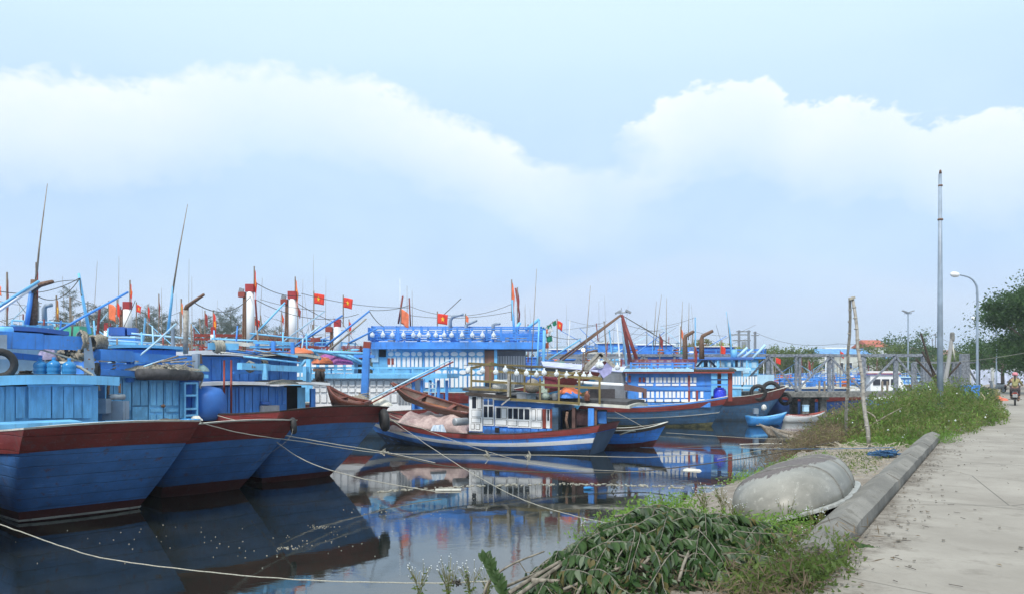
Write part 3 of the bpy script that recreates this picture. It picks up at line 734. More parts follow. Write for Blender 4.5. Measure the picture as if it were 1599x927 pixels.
# recessed wheelhouse door
MB().box((cx + 2.1, (y0 + yb) / 2, (1.5 + zt) / 2), (3.6, yb - y0, zt - 1.52)).build('engine_bay', dark_gap, C)  # solid block, its near-black colour standing for shade in the open bay
aft_rect(C, cx + .1, (462, 604, 474, 650), sky_blue, 'door', out=.1); aft_rect(C, cx, (484, 606, 491, 650), mid_blue, 'post', thk=.1)
slab(C, cx - .35, cx + 5.4, ly(C, 413, cx), y1 + .15, zt + .02, .10, white_p, .03)
slab(C, cx - .9, cx + 5.4, y0 - .35, ly(C, 413, cx) - .01, zt, .08, white_p, .05)
slab(C, cx - .8, cx + 5.3, y0 - .3, ly(C, 413, cx) - .01, zt + .09, .05, tarp_grey, .05)
zu = lz(C, cx + .7, 0, 556); yur = ly(C, 462, cx + .7)
MB().box((cx + 2.7, (yur + y1) / 2, (zt + zu) / 2 + .05), (4.0, y1 - yur, zu - zt - .12)).build('upper_cabin', mid_blue, C)
px = 330
for w in (16, 15, 13, 14, 16, 17, 15, 14, 14): aft_rect(C, cx + .7, (px, 560, px + w - 1, 593), mid_blue, 'plank', out=.02); px += w
slab(C, cx + .2, cx + 5.3, ly(C, 383, cx + .5), y1 + .25, zu, .13, white_p, .03); slab(C, cx, cx + 5.3, yur - .5, ly(C, 383, cx + .5) - .01, zu - .05, .09, cream_p, .1)
slab(C, cx + .1, cx + 5.2, yur - .4, ly(C, 383, cx + .5) - .03, zu + .045, .05, tarp_grey, .1)
for a in (350, 361):
    wtube(C, 'vertical_pipe', rail_red, [(a, 562, 22.6), (a, 588, 22.4), (a, 596, 21.8), (a, 604, 21.8), (a, 608, 22.1), (a, 650, 22.1)], .03)
wbeam(C, 'beam', sky_blue, (374, 571, 21.2), (418, 573, 22), .22, .19); wbeam(C, 'beam', sky_blue, (420, 573.5, 22), (480, 576, 23), .2, .17)
wbeam(C, 'post', sky_blue, (414, 592, 21.8), (413, 567, 21.8), .13, .12); wbeam(C, 'post', sky_blue, (482, 596, 23), (482, 560, 23), .13, .13); wbeam(C, 'post', sky_blue, (476, 594, 22.8), (476, 572, 22.8), .1, .1)
bundle(C, 'rope_winding', net_m, W(388, 572, 21.5), W(393, 572, 21.6), .14, 4, .03); bundle(C, 'rope_winding', rope_d, W(409, 567, 21.9), W(417, 568, 22), .1, 4, .02)
wbeam(C, 'beam', mid_blue, (365, 581, 21.6), (410, 581, 22.3), .06, .07)
tyre('pulley', C, W(496, 586, 22.6), .11, .07, (1, .4, 0)); tyre('pulley', C, W(503, 586, 22.8), .11, .07, (1, .4, 0)); wbeam(C, 'pulley_bracket', rust, (490, 577, 22.6), (507, 577, 22.8), .12, .09)
# blue drum tank
one('drum_tank', 'big round blue plastic tank beside the red vertical pipes', 'tank', MB().lathe(W(324, 655, 21.3), [(.3, 0), (.46, .12), (.5, .4), (.48, .7), (.36, .88), (.1, .95), (.02, .96)], 26), plain('blue tank plastic', (.035, .16, .52), .45, bump=.03, var=.08, scale=3), smooth=True)
# deck over upper cabin
wbeam(C, 'beam', sky_blue, (325, 540, 22.4), (372, 541, 22.8), .22, .2); bundle(C, 'rope_winding', rope_m, W(334, 541, 22.4), W(349, 541, 22.6), .17, 8, .03)
wbeam(C, 'beam', cream_p, (352, 534, 22.8), (420, 541, 23.4), .1, .12); wbeam(C, 'beam', mid_blue, (352, 546, 22.6), (392, 552, 23.2), .08, .08)
for q in ((396, 546, 465, 556), (390, 541, 455, 541), (396, 534, 458, 537)):
    wbeam(C, 'rail', sky_blue, (q[0], q[1], 22.8), (q[2], q[3], 23.4), .06, .07)
for a, y in ((402, 532), (427, 532), (457, 534)): wbeam(C, 'post', mid_blue, (a, 552, 23), (a, y, 23), .10, .10)
wbeam(C, 'post', rust, (308, 552, 21.6), (310, 567, 21.6), .3, .12)
m = MB(); coil(m, W(392, 655, 20.8), .3, 8, .022).build('rope_coil', rope_d, C, world=True)
heap(W(425, 654, 20.9), .5, .3, .17, black_rub, 'tarpaulin', C, seed=31, yaw=.8); MB().lathe(W(388, 656, 20.4), [(.1, 0), (.12, .14)], 12).build('bucket', sky_blue, C, world=True)
MB().torus(W(600, 655, 21.0), .22, .11, (.9, .35, .1), 20, 8).build('tyre_fender', black_rub, C, world=True, smooth=True)
MB().torus(W(458, 664, 18.3), .14, .07, (.9, .35, .1), 20, 8).build('tyre_fender', black_rub, B, world=True, smooth=True)

# ------------------------------------------------------------------ clutter on the three near cabins
for px, y0, y1, D, mt in ((20, 545, 505, 19.5, pale_blue), (35, 530, 500, 20, sky_blue), (92, 528, 500, 20.5, mid_blue), (112, 530, 492, 21, wood), (150, 545, 500, 21, sky_blue), (68, 528, 498, 20.5, dark_red)):
    wtube(A, 'pole', mt, [(px, y0, D), (px + random.uniform(-4, 4), y1, D)], .03, .022)
for a, b, D in (((0, 512), (95, 520), 20), ((20, 500), (118, 505), 21), ((60, 545), (140, 548), 19)): wtube(A, 'rail', sky_blue, [(*a, D), (*b, D + .6)], .025)
m = MB(); coil(m, W(40, 585, 17.9), .16, 6, .016); m.build('rope_coil', rope_d, A, world=True); heap(W(35, 588, 17.8), .2, .12, .07, rope_d, 'rag', A, seed=77, n=12)
for px, y0, y1, D, mt in ((165, 552, 512, 21, sky_blue), (183, 560, 528, 21, wood), (222, 552, 518, 22, sky_blue), (240, 548, 508, 22.5, pale_blue), (256, 552, 520, 22, rail_red), (300, 545, 505, 23, wood)):
    wtube(B, 'pole', mt, [(px, y0, D), (px + random.uniform(-4, 4), y1, D)], .03, .022)
for a, b, D in (((160, 530), (250, 536), 22), ((165, 541), (290, 548), 21.5), ((205, 520), (300, 528), 23)): wtube(B, 'rail', pale_blue, [(*a, D), (*b, D + .8)], .028)
for k in range(9): wtube(B, 'loose_pole', random.choice((wood, bamboo, pale_blue)), [(155 + k * 14, 566 + random.uniform(-5, 6), 19.6), (200 + k * 13, 560 + random.uniform(-6, 6), 20.6)], .022)
for px, y0, y1, D, mt in ((335, 550, 515, 23, sky_blue), (368, 545, 508, 23.5, mid_blue), (405, 548, 515, 24, wood), (442, 552, 518, 24.5, sky_blue), (470, 560, 528, 25, pale_blue), (480, 560, 520, 25, sky_blue)):
    wtube(C, 'pole', mt, [(px, y0, D), (px + random.uniform(-4, 4), y1, D)], .032, .024)
for a, b, D in (((330, 528), (460, 535), 24), ((390, 520), (485, 530), 25), ((380, 556), (470, 566), 22.2), ((440, 540), (520, 552), 26)): wtube(C, 'rail', sky_blue, [(*a, D), (*b, D + .8)], .03)
for k in range(7): wtube(C, 'loose_pole', random.choice((wood, cream_p, mid_blue)), [(345 + k * 13, 549 + random.uniform(-4, 4), 22.2), (400 + k * 10, 553 + random.uniform(-5, 4), 23.2)], .02)
heap(W(440, 598, 22.6), .5, .3, .1, net_m, 'net_heap', C, seed=80, n=14, yaw=.8); heap(W(470, 550, 24), .4, .3, .15, orange_p, 'net_heap', C, seed=81, n=14)
# ------------------------------------------------------------------ boat M, mid harbour
M_ = thing('fishing_boat', 'small blue boat with white stripe and an ochre frame of glass lamps on its roof', 'boat', (3.7, 28.6, 0), math.atan2(.42, -.91))
hM = Hull(12, 1.22, 1.55, 1.14, .66, 1.75, rake=.75, brake=2.4, keel=-.45, wk=.42, bulge=.06, p=2.0)
hull_parts(M_, hM, (hull_bright, dark_red, dark_wood), bulw=.17, stripe=(.30, .42, white_p), boot=(.58, plain('dark wet bottom', (.025, .05, .10), .5)), strake=None)
tr = MB().grid([[hM.S(('t', 1 - j / 4), u) + Vector((-.03, 0, 0)) for j in range(9)] for u in (.19, .3, .5, .7, .9)])
tr.build('transom', paint('transom slate blue', (.07, .13, .24), wear=.08, dirt=.6), M_)
yp = 1.12
def MS(X0, Y0, X1, Y1): return (720 + X0 / 4.703, 540 + Y0 / 4.703, 720 + X1 / 4.703, 540 + Y1 / 4.703)
xa, xf = lx(M_, 867, yp), lx(M_, 731, yp)
MB().box(((xa + xf) / 2, 0, 1.35), (xf - xa - .08, yp * 2 - .04, 1.3)).build('cabin', hull_bright, M_)
MB().box((xf - .45, .1, 2.1), (.9, yp * 2 - .3, .55)).build('cabin_front', mid_blue, M_)
def mrect(r, mat, name, out, thk=.02, parent=None): return side_rect(M_, yp, MS(*r), mat, name, out, thk)
for r, wins, lows in (((62, 365, 160, 622), [(85, 370, 115, 455)], [(127, 372, 153, 455), (85, 468, 150, 515), (83, 527, 147, 558), (78, 570, 100, 605), (115, 572, 140, 607)]),
                      ((165, 365, 243, 582), [(170, 440, 197, 520), (207, 440, 237, 520)], [(168, 535, 235, 570)]),
                      ((250, 440, 343, 586), [(262, 450, 295, 528)], [(303, 455, 335, 525), (258, 540, 335, 575)]),
                      ((345, 445, 514, 596), [(350, 455, 378, 530), (388, 455, 420, 532), (428, 458, 460, 535), (470, 460, 505, 537)], [(350, 548, 412, 580), (425, 550, 500, 587)]),
                      ((516, 455, 598, 602), [], [(525, 465, 550, 540), (565, 465, 595, 540), (520, 555, 590, 592)])):
    mrect(r, white_p, 'window_frame' if r[0] > 100 else 'door', .02, .04)
    for w in wins: mrect(w, glass, 'pane', .042, .012)
    for w in lows:
        mrect((w[0] - 3, w[1] - 3, w[2] + 3, w[3] + 3), dark_wood, 'panel_groove', .041, .01); mrect(w, white_p, 'panel', .049, .02)
for r in ((170, 385, 199, 428), (207, 385, 237, 428)): mrect(r, hull_bright, 'fanlight', .045, .012)
mrect((600, 460, 690, 602), white_p, 'window_frame', .015); mrect((602, 460, 626, 600), rail_red, 'painted_board', .035, .03); mrect((656, 460, 690, 600), rail_red, 'painted_board', .035, .03); mrect((636, 465, 648, 545), glass, 'pane', .03)
for k in range(9): mrect((165 + k * 58 + 4, 605 if k > 1 else 588, 165 + k * 58 + 56, 650), hull_bright, 'plank', .01, .03)
mrect((252, 595, 282, 632), dark_gap, 'opening', .03)
# open stern shelter
def mpost(X, mat, name='post', w=.1, y=yp, z0=.8, z1=1.75):
    x = lx(M_, 720 + X / 4.703, y); return piece(name, cube_mesh(mat), M_, (x, y, (z0 + z1) / 2), (w, w, z1 - z0))
mpost(700, hull_old, w=.25); mpost(830, paint('post brown', (.13, .07, .06)), w=.13); mpost(960, mid_blue, w=.22); mpost(990, rust, w=.08)
side_rect(M_, yp - .25, MS(1003, 478, 1068, 565), mid_blue, 'blue_panel', 0, .04)
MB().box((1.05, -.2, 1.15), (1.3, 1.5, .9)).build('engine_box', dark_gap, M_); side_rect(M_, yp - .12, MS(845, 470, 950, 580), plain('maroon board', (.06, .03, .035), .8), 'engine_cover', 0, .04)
wtube(M_, 'lever', rust, [(886, 642, 27), (884, 655, 27), (887, 668, 27)], .05)
xs, xe = lx(M_, 985, yp), lx(M_, 772, yp)
slab(M_, xs, xe, -yp - .15, yp + .18, 1.76, .10, cream_p, .06, z2=2.0); slab(M_, xs + .1, xe + 1.2, -yp - .05, yp + .1, 1.87, .12, tarp_grey, .06, z2=2.15)
slab(M_, xe - .3, xf + .15, -yp - .1, yp + .2, 2.18, .10, tarp_grey, .06, z2=2.34)
side_rect(M_, yp + .19, (730, 613, 774, 615.5), white_p, 'roof_trim', 0, .03)
# ochre frame
def P4(X, Y, D=27.6): return W(720 + X / 4.703, 540 + Y / 4.703, D)
fr = MB()
for X, a, b, D in ((75, 150, 312, 28.9), (213, 120, 320, 28.6), (360, 180, 372, 28.3), (580, 235, 402, 27.9), (718, 180, 404, 27.6), (865, 225, 432, 27.3), (1017, 232, 425, 27.1), (465, 180, 340, 30.2), (640, 200, 330, 29.9), (870, 200, 300, 29.6)):
    MB().beam(P4(X, b, D), P4(X, a, D), .07, .07).build('frame_post', yellow_p, M_, world=True)
for a, b in (((50, 125, 29), (600, 152, 30)), ((210, 180, 28.6), (1035, 240, 27.1)), ((75, 252, 28.9), (360, 268, 28.3)), ((360, 268, 28.3), (870, 297, 27.3)), ((870, 300, 27.3), (1020, 305, 27.1)), ((60, 312, 28.9), (350, 325, 28.3)), ((360, 388, 28.3), (870, 420, 27.3)), ((400, 180, 30.2), (870, 200, 29.6)), ((213, 122, 28.6), (465, 180, 30.2)), ((1017, 235, 27.1), (870, 200, 29.6)), ((75, 160, 28.9), (213, 130, 28.6))):
    MB().beam(P4(*a), P4(*b), .06, .085).build('frame_rail', yellow_p, M_, world=True)
MB().beam(P4(295, 432, 28.2), P4(360, 380, 28.2), .05, .05).beam(P4(345, 370, 28.2), P4(350, 200, 28.2), .09, .09).build('frame_brace', bamboo, M_, world=True)
for X, Y in ((50, 145), (157, 145), (255, 155), (325, 140), (408, 165), (480, 165), (555, 175), (610, 160), (702, 170), (775, 180), (845, 185), (902, 185), (947, 185), (1030, 105), (1148, 120)):
    bulb(M_, tuple(tolocal(M_, P4(X, Y, 27.6 + .6 * (Y % 10) / 10))), .10)
MB().tube([P4(20, 138, 28.9), P4(500, 150, 28), P4(960, 180, 27.4)], .012, 5).build('lamp_wire', rope_d, M_, world=True)
MB().beam(P4(40, 345, 28.9), P4(350, 375, 28.5), .3, .12).build('roof_edge', dark_wood, M_, world=True)
# things on that roof
white_tank = plain('white plastic', (.62, .64, .62), .5, c2=(.72, .74, .74))
D_ = 28.6
one('plastic_drum', 'white plastic drum lying on its side at the left end of the lamp frame', 'drum', MB().lathe(P4(232, 285, 28.8), [(.05, 0), (.2, .03), (.235, .12), (.22, .3), (.235, .5), (.235, .68), (.2, .8), (.05, .84)], 18, (1, -.15, -.02)), white_tank, smooth=True)
one('bucket', 'white bucket on the boat roof beside the orange cloth', 'bucket', MB().lathe(P4(690, 395, 28), [(.09, 0), (.12, .24), (.13, .25)], 16), white_tank, smooth=True)
one('float_bag', 'pale net bag of floats left of the white bucket', 'bag', MB().lathe(P4(622, 392, 28.1), [(.05, 0), (.15, .05), (.17, .16), (.1, .26), (.02, .29)], 14), plain('net bag', (.5, .55, .5), c2=(.2, .3, .25), scale=60), smooth=True)
one('crate', 'grey plastic crate on the boat roof under the lamps', 'crate', MB().box(P4(445, 362, 28.6), (.38, .3, .22)).box(P4(445, 340, 28.6), (.42, .34, .03)), grey_p)
one('crate', 'darker slate crate beside the grey one under the lamps', 'crate', MB().box(P4(515, 368, 28.5), (.35, .3, .2)).box(P4(515, 348, 28.5), (.39, .34, .03)), plain('slate crate', (.08, .12, .16)))
one('jerrycan', 'pale green jerrycan standing behind the white bucket', 'jerrycan', MB().box(P4(610, 300, 29.3), (.24, .16, .42)).lathe(P4(610, 262, 29.3), [(.04, -.05), (.04, .08)], 8), plain('pale green plastic', (.42, .52, .45)))
one('chair_back', 'maroon plastic chair on the boat roof with its pale tube frame', 'chair', MB().box(P4(660, 260, 29.2), (.5, .06, .38)).box(P4(660, 300, 29.4), (.5, .45, .05)).tube([P4(600, 230, 29.1), P4(610, 222, 29.1), P4(700, 240, 29.1), P4(705, 300, 29.1)], .02, 6), plain('maroon plastic', (.16, .02, .04)))
one('net_pile', 'grey net bundle heaped behind the roof rail', 'net', MB().lathe(P4(525, 345, 29.2), [(.1, 0), (.27, .1), (.3, .3), (.2, .5), (.05, .58)], 12), net_m, smooth=True)
o = heap(P4(795, 345, 28.0), .42, .25, .22, flag_orange, 'cloth', None, seed=12); tag(o, 'orange cloth thrown over the ochre roof rail', 'cloth')
o = heap(P4(795, 375, 27.9), .45, .25, .22, plain('blue tarpaulin', (.05, .2, .62)), 'tarpaulin', None, seed=13); tag(o, 'folded blue tarpaulin under the orange cloth on the roof', 'tarpaulin')
one('toolbox', 'brown upright canister right of the orange cloth', 'canister', MB().lathe(P4(925, 400, 27.6), [(.09, 0), (.11, .2), (.05, .3), (.05, .36)], 12), plain('terracotta', (.32, .12, .08)), smooth=True)
one('panel_stack', 'stack of thin white boards lying behind the lamp frame', 'boards', MB().beam(P4(880, 268, 30), P4(1200, 285, 29.5), .5, .05).beam(P4(860, 258, 30.4), P4(1190, 276, 29.9), .5, .04), white_p)
MB().hexa([P4(x, y, D) for x, y, D in ((1200, 275, 29), (1345, 305, 28.8), (1345, 305, 29.3), (1200, 275, 29.5))], [P4(x, y, D) for x, y, D in ((1200, 322, 29), (1340, 340, 28.8), (1340, 340, 29.3), (1200, 322, 29.5))]).box(P4(1348, 345, 28.9), (.1, .3, .35)).build('awning_board', paint('brown board', (.16, .09, .08)), M_, world=True)
one('generator_box', 'dark box on the roof behind the ochre posts', 'box', MB().box(P4(1030, 370, 28.6), (.95, .6, .6)), plain('charcoal box', (.05, .045, .05)))
# foredeck tarpaulin
tarp_m = plain('faded pink tarpaulin', (.42, .31, .31), .85, scale=3, c2=(.55, .44, .42), bump=.6)
def tarp_heap():
    rows = []
    for i in range(31):
        t = i / 30; row = []
        base = Vector(tolocal(M_, W(600 + 118 * t, 0, 30.9 - 1.5 * t))); 
        h = .72 - .10 * t + (.22 * math.exp(-((t - .78) / .10) ** 2)) - (.5 * max(0, t - .9) / .1) - (.3 * max(0, .12 - t) / .12)
        for j in range(17):
            a = math.pi * j / 16; q = math.sin(a) ** .7
            r = .07 * math.sin(t * 23 + j * .8) + .05 * math.sin(t * 11 - j * 1.3 + 2) + .035 * math.sin(t * 47 + j * 2)
            row.append(Vector((base.x + r * .5, 1.25 * math.cos(a) * .85 + .12, .62 + (h + r) * q + t * -.02)))
        rows.append(row)
    return MB().grid(rows)
o = tarp_heap().build('tarpaulin', tarp_m, M_, smooth=True); o.modifiers.new('s', 'SOLIDIFY').thickness = .02
WX = INV[M_.name].inverted(); o.parent = None; o.matrix_world = WX; tag(o, 'faded pink tarpaulin heaped over gear on the foredeck', 'tarpaulin')
one('pipe_section', 'short wide grey pipe sticking out from under the pink tarpaulin', 'pipe', MB().lathe(W(709, 658, 28.9), [(.13, 0), (.145, .01), (.15, .12), (.145, .6), (.11, .6), (.11, .02)], 16, (.8, .6, 0)), steel, smooth=True)
one('striped_sack', 'blue and white striped sack below the pink tarpaulin', 'sack', MB().hexa([W(x, y, D) for x, y, D in ((672, 672, 28.9), (697, 674, 28.8), (697, 674, 29.2), (672, 672, 29.3))], [W(x, y, D) for x, y, D in ((676, 663, 29), (692, 662, 28.9), (692, 662, 29.2), (676, 663, 29.3))]), plain('striped sack cloth', (.25, .4, .6), stretch=(9, 1, 1), scale=4, c2=(.6, .65, .7)))
# bow mast with red top and derrick
MB().beam(W(568, 640, 31.5), W(573, 543, 31.5), .30, .28, .30, .26).build('bow_mast', mid_blue, M_, world=True); MB().beam(W(573, 543, 31.5), W(574, 533, 31.5), .28, .28).build('mast_top', rail_red, M_, world=True)
MB().beam(W(553, 555, 31.5), W(585, 556, 31.5), .2, .12).build('mast_crosspiece', mid_blue, M_, world=True)
wtube(M_, 'derrick_pole', pale_blue, [(575, 625, 30), (640, 592, 30.5), (706, 560, 31)], .03); wtube(M_, 'derrick_pole', rail_red, [(575, 631, 30), (640, 597, 30.5), (708, 564, 31)], .03)
bundle(M_, 'rope_winding', net_m, W(568, 612, 31.3), W(569, 632, 31.3), .2, 7, .03)
heap(W(590, 632, 30.5), .6, .3, .3, cream_p, 'sack', M_, seed=40); heap(W(560, 630, 30.2), .5, .3, .35, net_m, 'net_heap', M_, seed=41)
for k, (a, b) in enumerate((((800, 510), (838, 420)), ((910, 540), (922, 446)))): 
    wtube(M_, 'antenna', wood, [(a[0] + 28 * (k == 0), 600, 28.5), (b[0], b[1], 28.5)], .022, .008)
# ------------------------------------------------------------------ small craft builder
def dinghy(label, loc, yaw, L, w, hs, hb, mats, cat='dinghy', rot=None, thwarts=2, name='dinghy', group=None, keel=-.12, inner=None):
    t = thing(name, label, cat, loc, yaw, group)
    h = Hull(L, w * .7, w, hs, hs * .8, hb, rake=.1, brake=L * .18, keel=keel, wk=.5, bulge=.03, n=14)
    hu = h.skin([0, .2, .45, .7, 1]).build('hull', mats[0], t, smooth=True); hu.modifiers.new('s', 'SOLIDIFY').thickness = .03
    h.band(-.04, .12, .03, .07).build('gunwale', mats[1], t); h.deck(.72).build('bottom_boards', inner or mats[0], t)
    for k in range(thwarts):
        q = .25 + .4 * k; a, b = h.S(('s', q, 1), .18), h.S(('s', q, -1), .18); MB().beam(a, b, .18, .03).build('thwart', mats[1], t)
    if rot: t.rotation_euler = rot
    return t
dinghy('slim dark wooden dinghy with red rail and orange inside leaning on the foredeck', W(735, 650, 30.6), math.atan2(.42, -.91), 3.9, .42, .26, .5, (paint('dinghy black brown', (.10, .05, .035)), paint('dinghy rail', (.17, .05, .035))), rot=(R(-16), R(-13), math.atan2(.42, -.91)), inner=paint('dinghy inside', (.34, .13, .06)))
dinghy('orange brown dinghy with upswept bow behind the third blue boat', W(572, 640, 28.5), R(165), 1.75, .4, .34, .62, (paint('dinghy brown', (.15, .055, .035)), paint('dinghy rail', (.17, .05, .035))), rot=(R(-6), R(-12), R(165)), inner=paint('dinghy inside', (.34, .13, .06)))
dinghy('bright blue dinghy floating beyond the right boat stern', W(1168, 660, 43.5), R(6), 2.3, .55, .42, .62, (paint('dinghy bright blue', (.05, .32, .85)), sky_blue), inner=sky_blue)
dinghy('white and grey dinghy moored between the blue dinghy and the bridge pier', W(1223, 656, 47), R(-4), 2.5, .6, .42, .6, (white_p, rail_red), inner=sky_blue)
one('outboard_motor', 'grey outboard motor tilted up on the blue dinghy', 'motor', MB().box(W(1180, 641, 43.2), (.25, .3, .3)).beam(W(1182, 641, 43.2), W(1183, 656, 43.2), .08, .1), pipe_grey)
one('motor_cover', 'pale blue box standing in the white dinghy', 'box', MB().box(W(1258, 637, 47), (.3, .3, .35)).box(W(1258, 632, 47), (.34, .34, .04)), pale_blue)
one('float', 'white float resting at the right end of the bright blue dinghy', 'float', MB().lathe(W(1193, 640, 43), [(.05, 0), (.13, .05), (.15, .18), (.1, .3), (.03, .34)], 12), white_tank, smooth=True)
dinghy('old grey sunken canoe lying in the water, the far one of two', W(1280, 683, 36), R(172), 2.8, .34, .25, .5, (wood, bamboo), name='canoe', cat='canoe', thwarts=3, rot=(R(10), R(-3), R(172)))
dinghy('old grey sunken canoe against the bank, the near one of two', W(1300, 693, 33), R(160), 2.6, .36, .22, .55, (bamboo, wood), name='canoe', cat='canoe', thwarts=2, rot=(R(-12), R(-4), R(160)))
for k, (a, b) in enumerate((((1262, 668, 34), (1322, 692, 31.5)), ((1260, 672, 34.5), (1335, 676, 33)), ((1290, 680, 33), (1340, 668, 34)), ((1252, 690, 33), (1312, 686, 32.5)), ((1283, 676, 33.5), (1300, 696, 32)))):
    one('driftwood_pole', ['bare pole slanting down over the sunken canoes', 'long bare pole lying level across the far canoe', 'crooked pole rising right of the sunken canoes', 'thin pole half afloat left of the near canoe', 'short pole propped on the near canoe'][k], 'pole', MB().tube([W(*a), W((a[0] + b[0]) / 2, (a[1] + b[1]) / 2 - 3, (a[2] + b[2]) / 2), W(*b)], .035, 6, .02), bamboo, group='poles among the sunken canoes')
# small dark boat behind M
K = thing('small_boat', 'small blue boat with pale pointed bow poking out behind the lamp frame boat', 'boat', W(905, 700, 31.5) * 1, R(-6)); K.location.z = 0; INV[K.name] = K.matrix_basis.inverted() if False else (Matrix.Translation(K.location) @ Matrix.Rotation(R(-6), 4, 'Z')).inverted()
hK = Hull(3.6, .7, .8, .75, .7, 1.02, rake=.3, brake=.75, keel=-.3, wk=.4, n=14)
hull_parts(K, hK, (hull_bright, dark_wood, cream_p), bulw=.12, boot=(.55, boot_red))
wtube(K, 'mooring_line', rope_m, [(968, 678, 30), (985, 672, 30.4), (996, 672, 30.6)], .03)
# ------------------------------------------------------------------ boat E, right
E = thing('fishing_boat', 'blue two storey fishing boat with rows of white panels and a red corner post', 'boat', (12.3, 43.9, 0), R(173))
hE = Hull(13.5, 1.35, 1.8, 1.72, 1.15, 2.3, rake=1.1, brake=2.2, keel=-.5, wk=.4, bulge=.12)
hull_parts(E, hE, (hull_old, dark_red, cream_p), bulw=.2, boot=(.66, plain('slimy bottom', (.05, .07, .06), c2=(.20, .19, .09), scale=5, stretch=(.6, 1, 1))), strake=[.40])
hE.band(.0, .045, .045, .09).build('sheer_strake', mid_blue, E)
ye = 1.45
def ES(X0, Y0, X1, Y1): return (840 + X0 / 3.8625, 430 + Y0 / 3.8625, 840 + X1 / 3.8625, 430 + Y1 / 3.8625)
def erect(r, mat, name, out=.02, thk=.03): return side_rect(E, ye, ES(*r), mat, name, out, thk)
x0, x1 = lx(E, 840 + 1045 / 3.8625, ye), lx(E, 840 + 545 / 3.8625, ye); zr = lz(E, 4, ye, 582)
MB().box(((x0 + x1) / 2, 0, (1.45 + zr) / 2), (x1 - x0, ye * 2 - .04, zr - 1.45)).build('cabin', mid_blue, E)
xl = lx(E, 840 + 590 / 3.8625, ye)
for X in range(652, 960, 0 or 1)[::1]:
    break
for X in (652, 682, 710, 732, 757, 782, 808, 832, 860, 885, 912, 938): erect((X, 612, X + 17, 643), white_p, 'window_panel')
for X in (605, 652, 710, 757, 808, 860, 912): erect((X, 650, X + 42, 663), white_p, 'low_panel')
for X in (608, 632): erect((X, 612, X + 14, 640), rail_red, 'window_panel')
erect((655, 674, 703, 688), white_p, 'low_panel')
for X in (608, 632, 657, 683, 712, 737, 765, 788, 812, 838, 862, 888, 932, 980): erect((X, 697, X + 17, 735), white_p, 'window_panel')
for X in (608, 660, 712, 763, 812, 864, 915, 962): erect((X, 743, X + 42, 759), white_p, 'low_panel')
for X in (905, 953): erect((X, 600 if X < 940 else 690, X + 12, 755), rail_red, 'painted_post', .04)
erect((545, 600, 560, 640), rail_red, 'painted_post', .04); erect((590, 668, 1045, 690), mid_blue, 'ledge', .03, .05)
for k in range(10): erect((592 + k * 45, 764, 592 + k * 45 + 43, 792), mid_blue, 'plank', .02)
slab(E, lx(E, 1145, ye), lx(E, 975, ye), -1.8, 1.85, zr, .08, rail_red, .08); slab(E, lx(E, 1082, ye), lx(E, 972, ye), -1.85, 1.9, zr + .09, .12, pale_blue, .06)
slab(E, lx(E, 1148, ye), lx(E, 1083, ye), -1.8, 1.85, zr + .10, .09, dark_wood, .12)
p = [(lx(E, q, 1.6), 1.6, zr + .25) for q in (1083, 985)]; railing(E, p, .32, mid_blue, .1, step=1.1)
p = [(lx(E, q, -1.2), -1.2, zr + .35) for q in (1085, 970)]; railing(E, p, .45, rail_red, .1, rails=(1, .75, .5), step=1.0)
zb = lz(E, 0, ye, 620); MB().beam((lx(E, 1140, ye), ye, zb - .2), (lx(E, 1140, ye), ye, zr), .22, .2).build('corner_post', rail_red, E); MB().beam((lx(E, 1138, ye) + .1, -ye, zb - .2), (lx(E, 1138, ye) + .1, -ye, zr), .2, .2).build('corner_post', rail_red, E)
for y in (592, 600, 575): MB().beam((lx(E, 1088, ye), ye, lz(E, 1, ye, y)), (lx(E, 1138, ye), ye, lz(E, 0, ye, y)), .06, .08).build('rail', mid_blue, E)
MB().box((1.9, .2, 2.1), (1.2, 2.2, 1.3)).build('inner_cabin', deep_blue, E)
one('water_barrel', 'royal blue plastic barrel on the stern deck beside the red post', 'barrel', MB().lathe((lx(E, 1122, .9) * 0 + W(1124, 0, 43).x, 43.0, lz(E, .5, .9, 624)), [(.30, 0), (.36, .1), (.36, .3), (.36, .5), (.32, .64), (.24, .66), (.24, .72)], 18), plain('royal blue plastic', (.04, .07, .75), .35, bump=0), smooth=True)
for xp, tip in ((1070, (1083, 517)), (1096, (1113, 516))):
    wtube(E, 'exhaust_pipe', rust, [(xp, 560, 44), (xp - .5, 530, 44), (xp + 1, 524, 44), (*tip, 43.6)], .16, .09, 9)
wtube(E, 'mast', dark_red, [(985, 568, 44), (971, 492, 44)], .12, .09); wtube(E, 'mast', dark_red, [(994, 560, 43), (971, 492, 44)], .11, .09)
wtube(E, 'mast', pale_blue, [(978, 570, 45), (970, 495, 44)], .07)
for a in ((874, 560), (1060, 545), (1020, 520), (905, 540)): wtube(E, 'stay_line', rope_d if a[0] != 874 else rust, [(970, 491, 44), (*a, 44)], .02 if a[0] != 874 else .06)
m = MB().box(W(965, 487, 44), (.35, .2, .12), 0, ('Y', -.5)).box(W(981, 486, 44), (.35, .2, .12), 0, ('Y', .5)).tube([W(965, 488, 44), W(981, 487, 44)], .03, 5).tube([W(972, 492, 44), W(970, 480, 44)], .02, 5); m.build('deck_lamp', grey_p, E, world=True)
for a, b in (((1020, 540), (1025, 470)), ((1022, 545), (1033, 460)), ((1040, 545), (1041, 465)), ((1063, 530), (1066, 470)), ((1075, 530), (1076, 472)), ((1010, 540), (1010, 500)), ((1140, 540), (1135, 488))):
    wtube(E, 'antenna', wood, [(*a, 45), (*b, 45)], .03, .01)
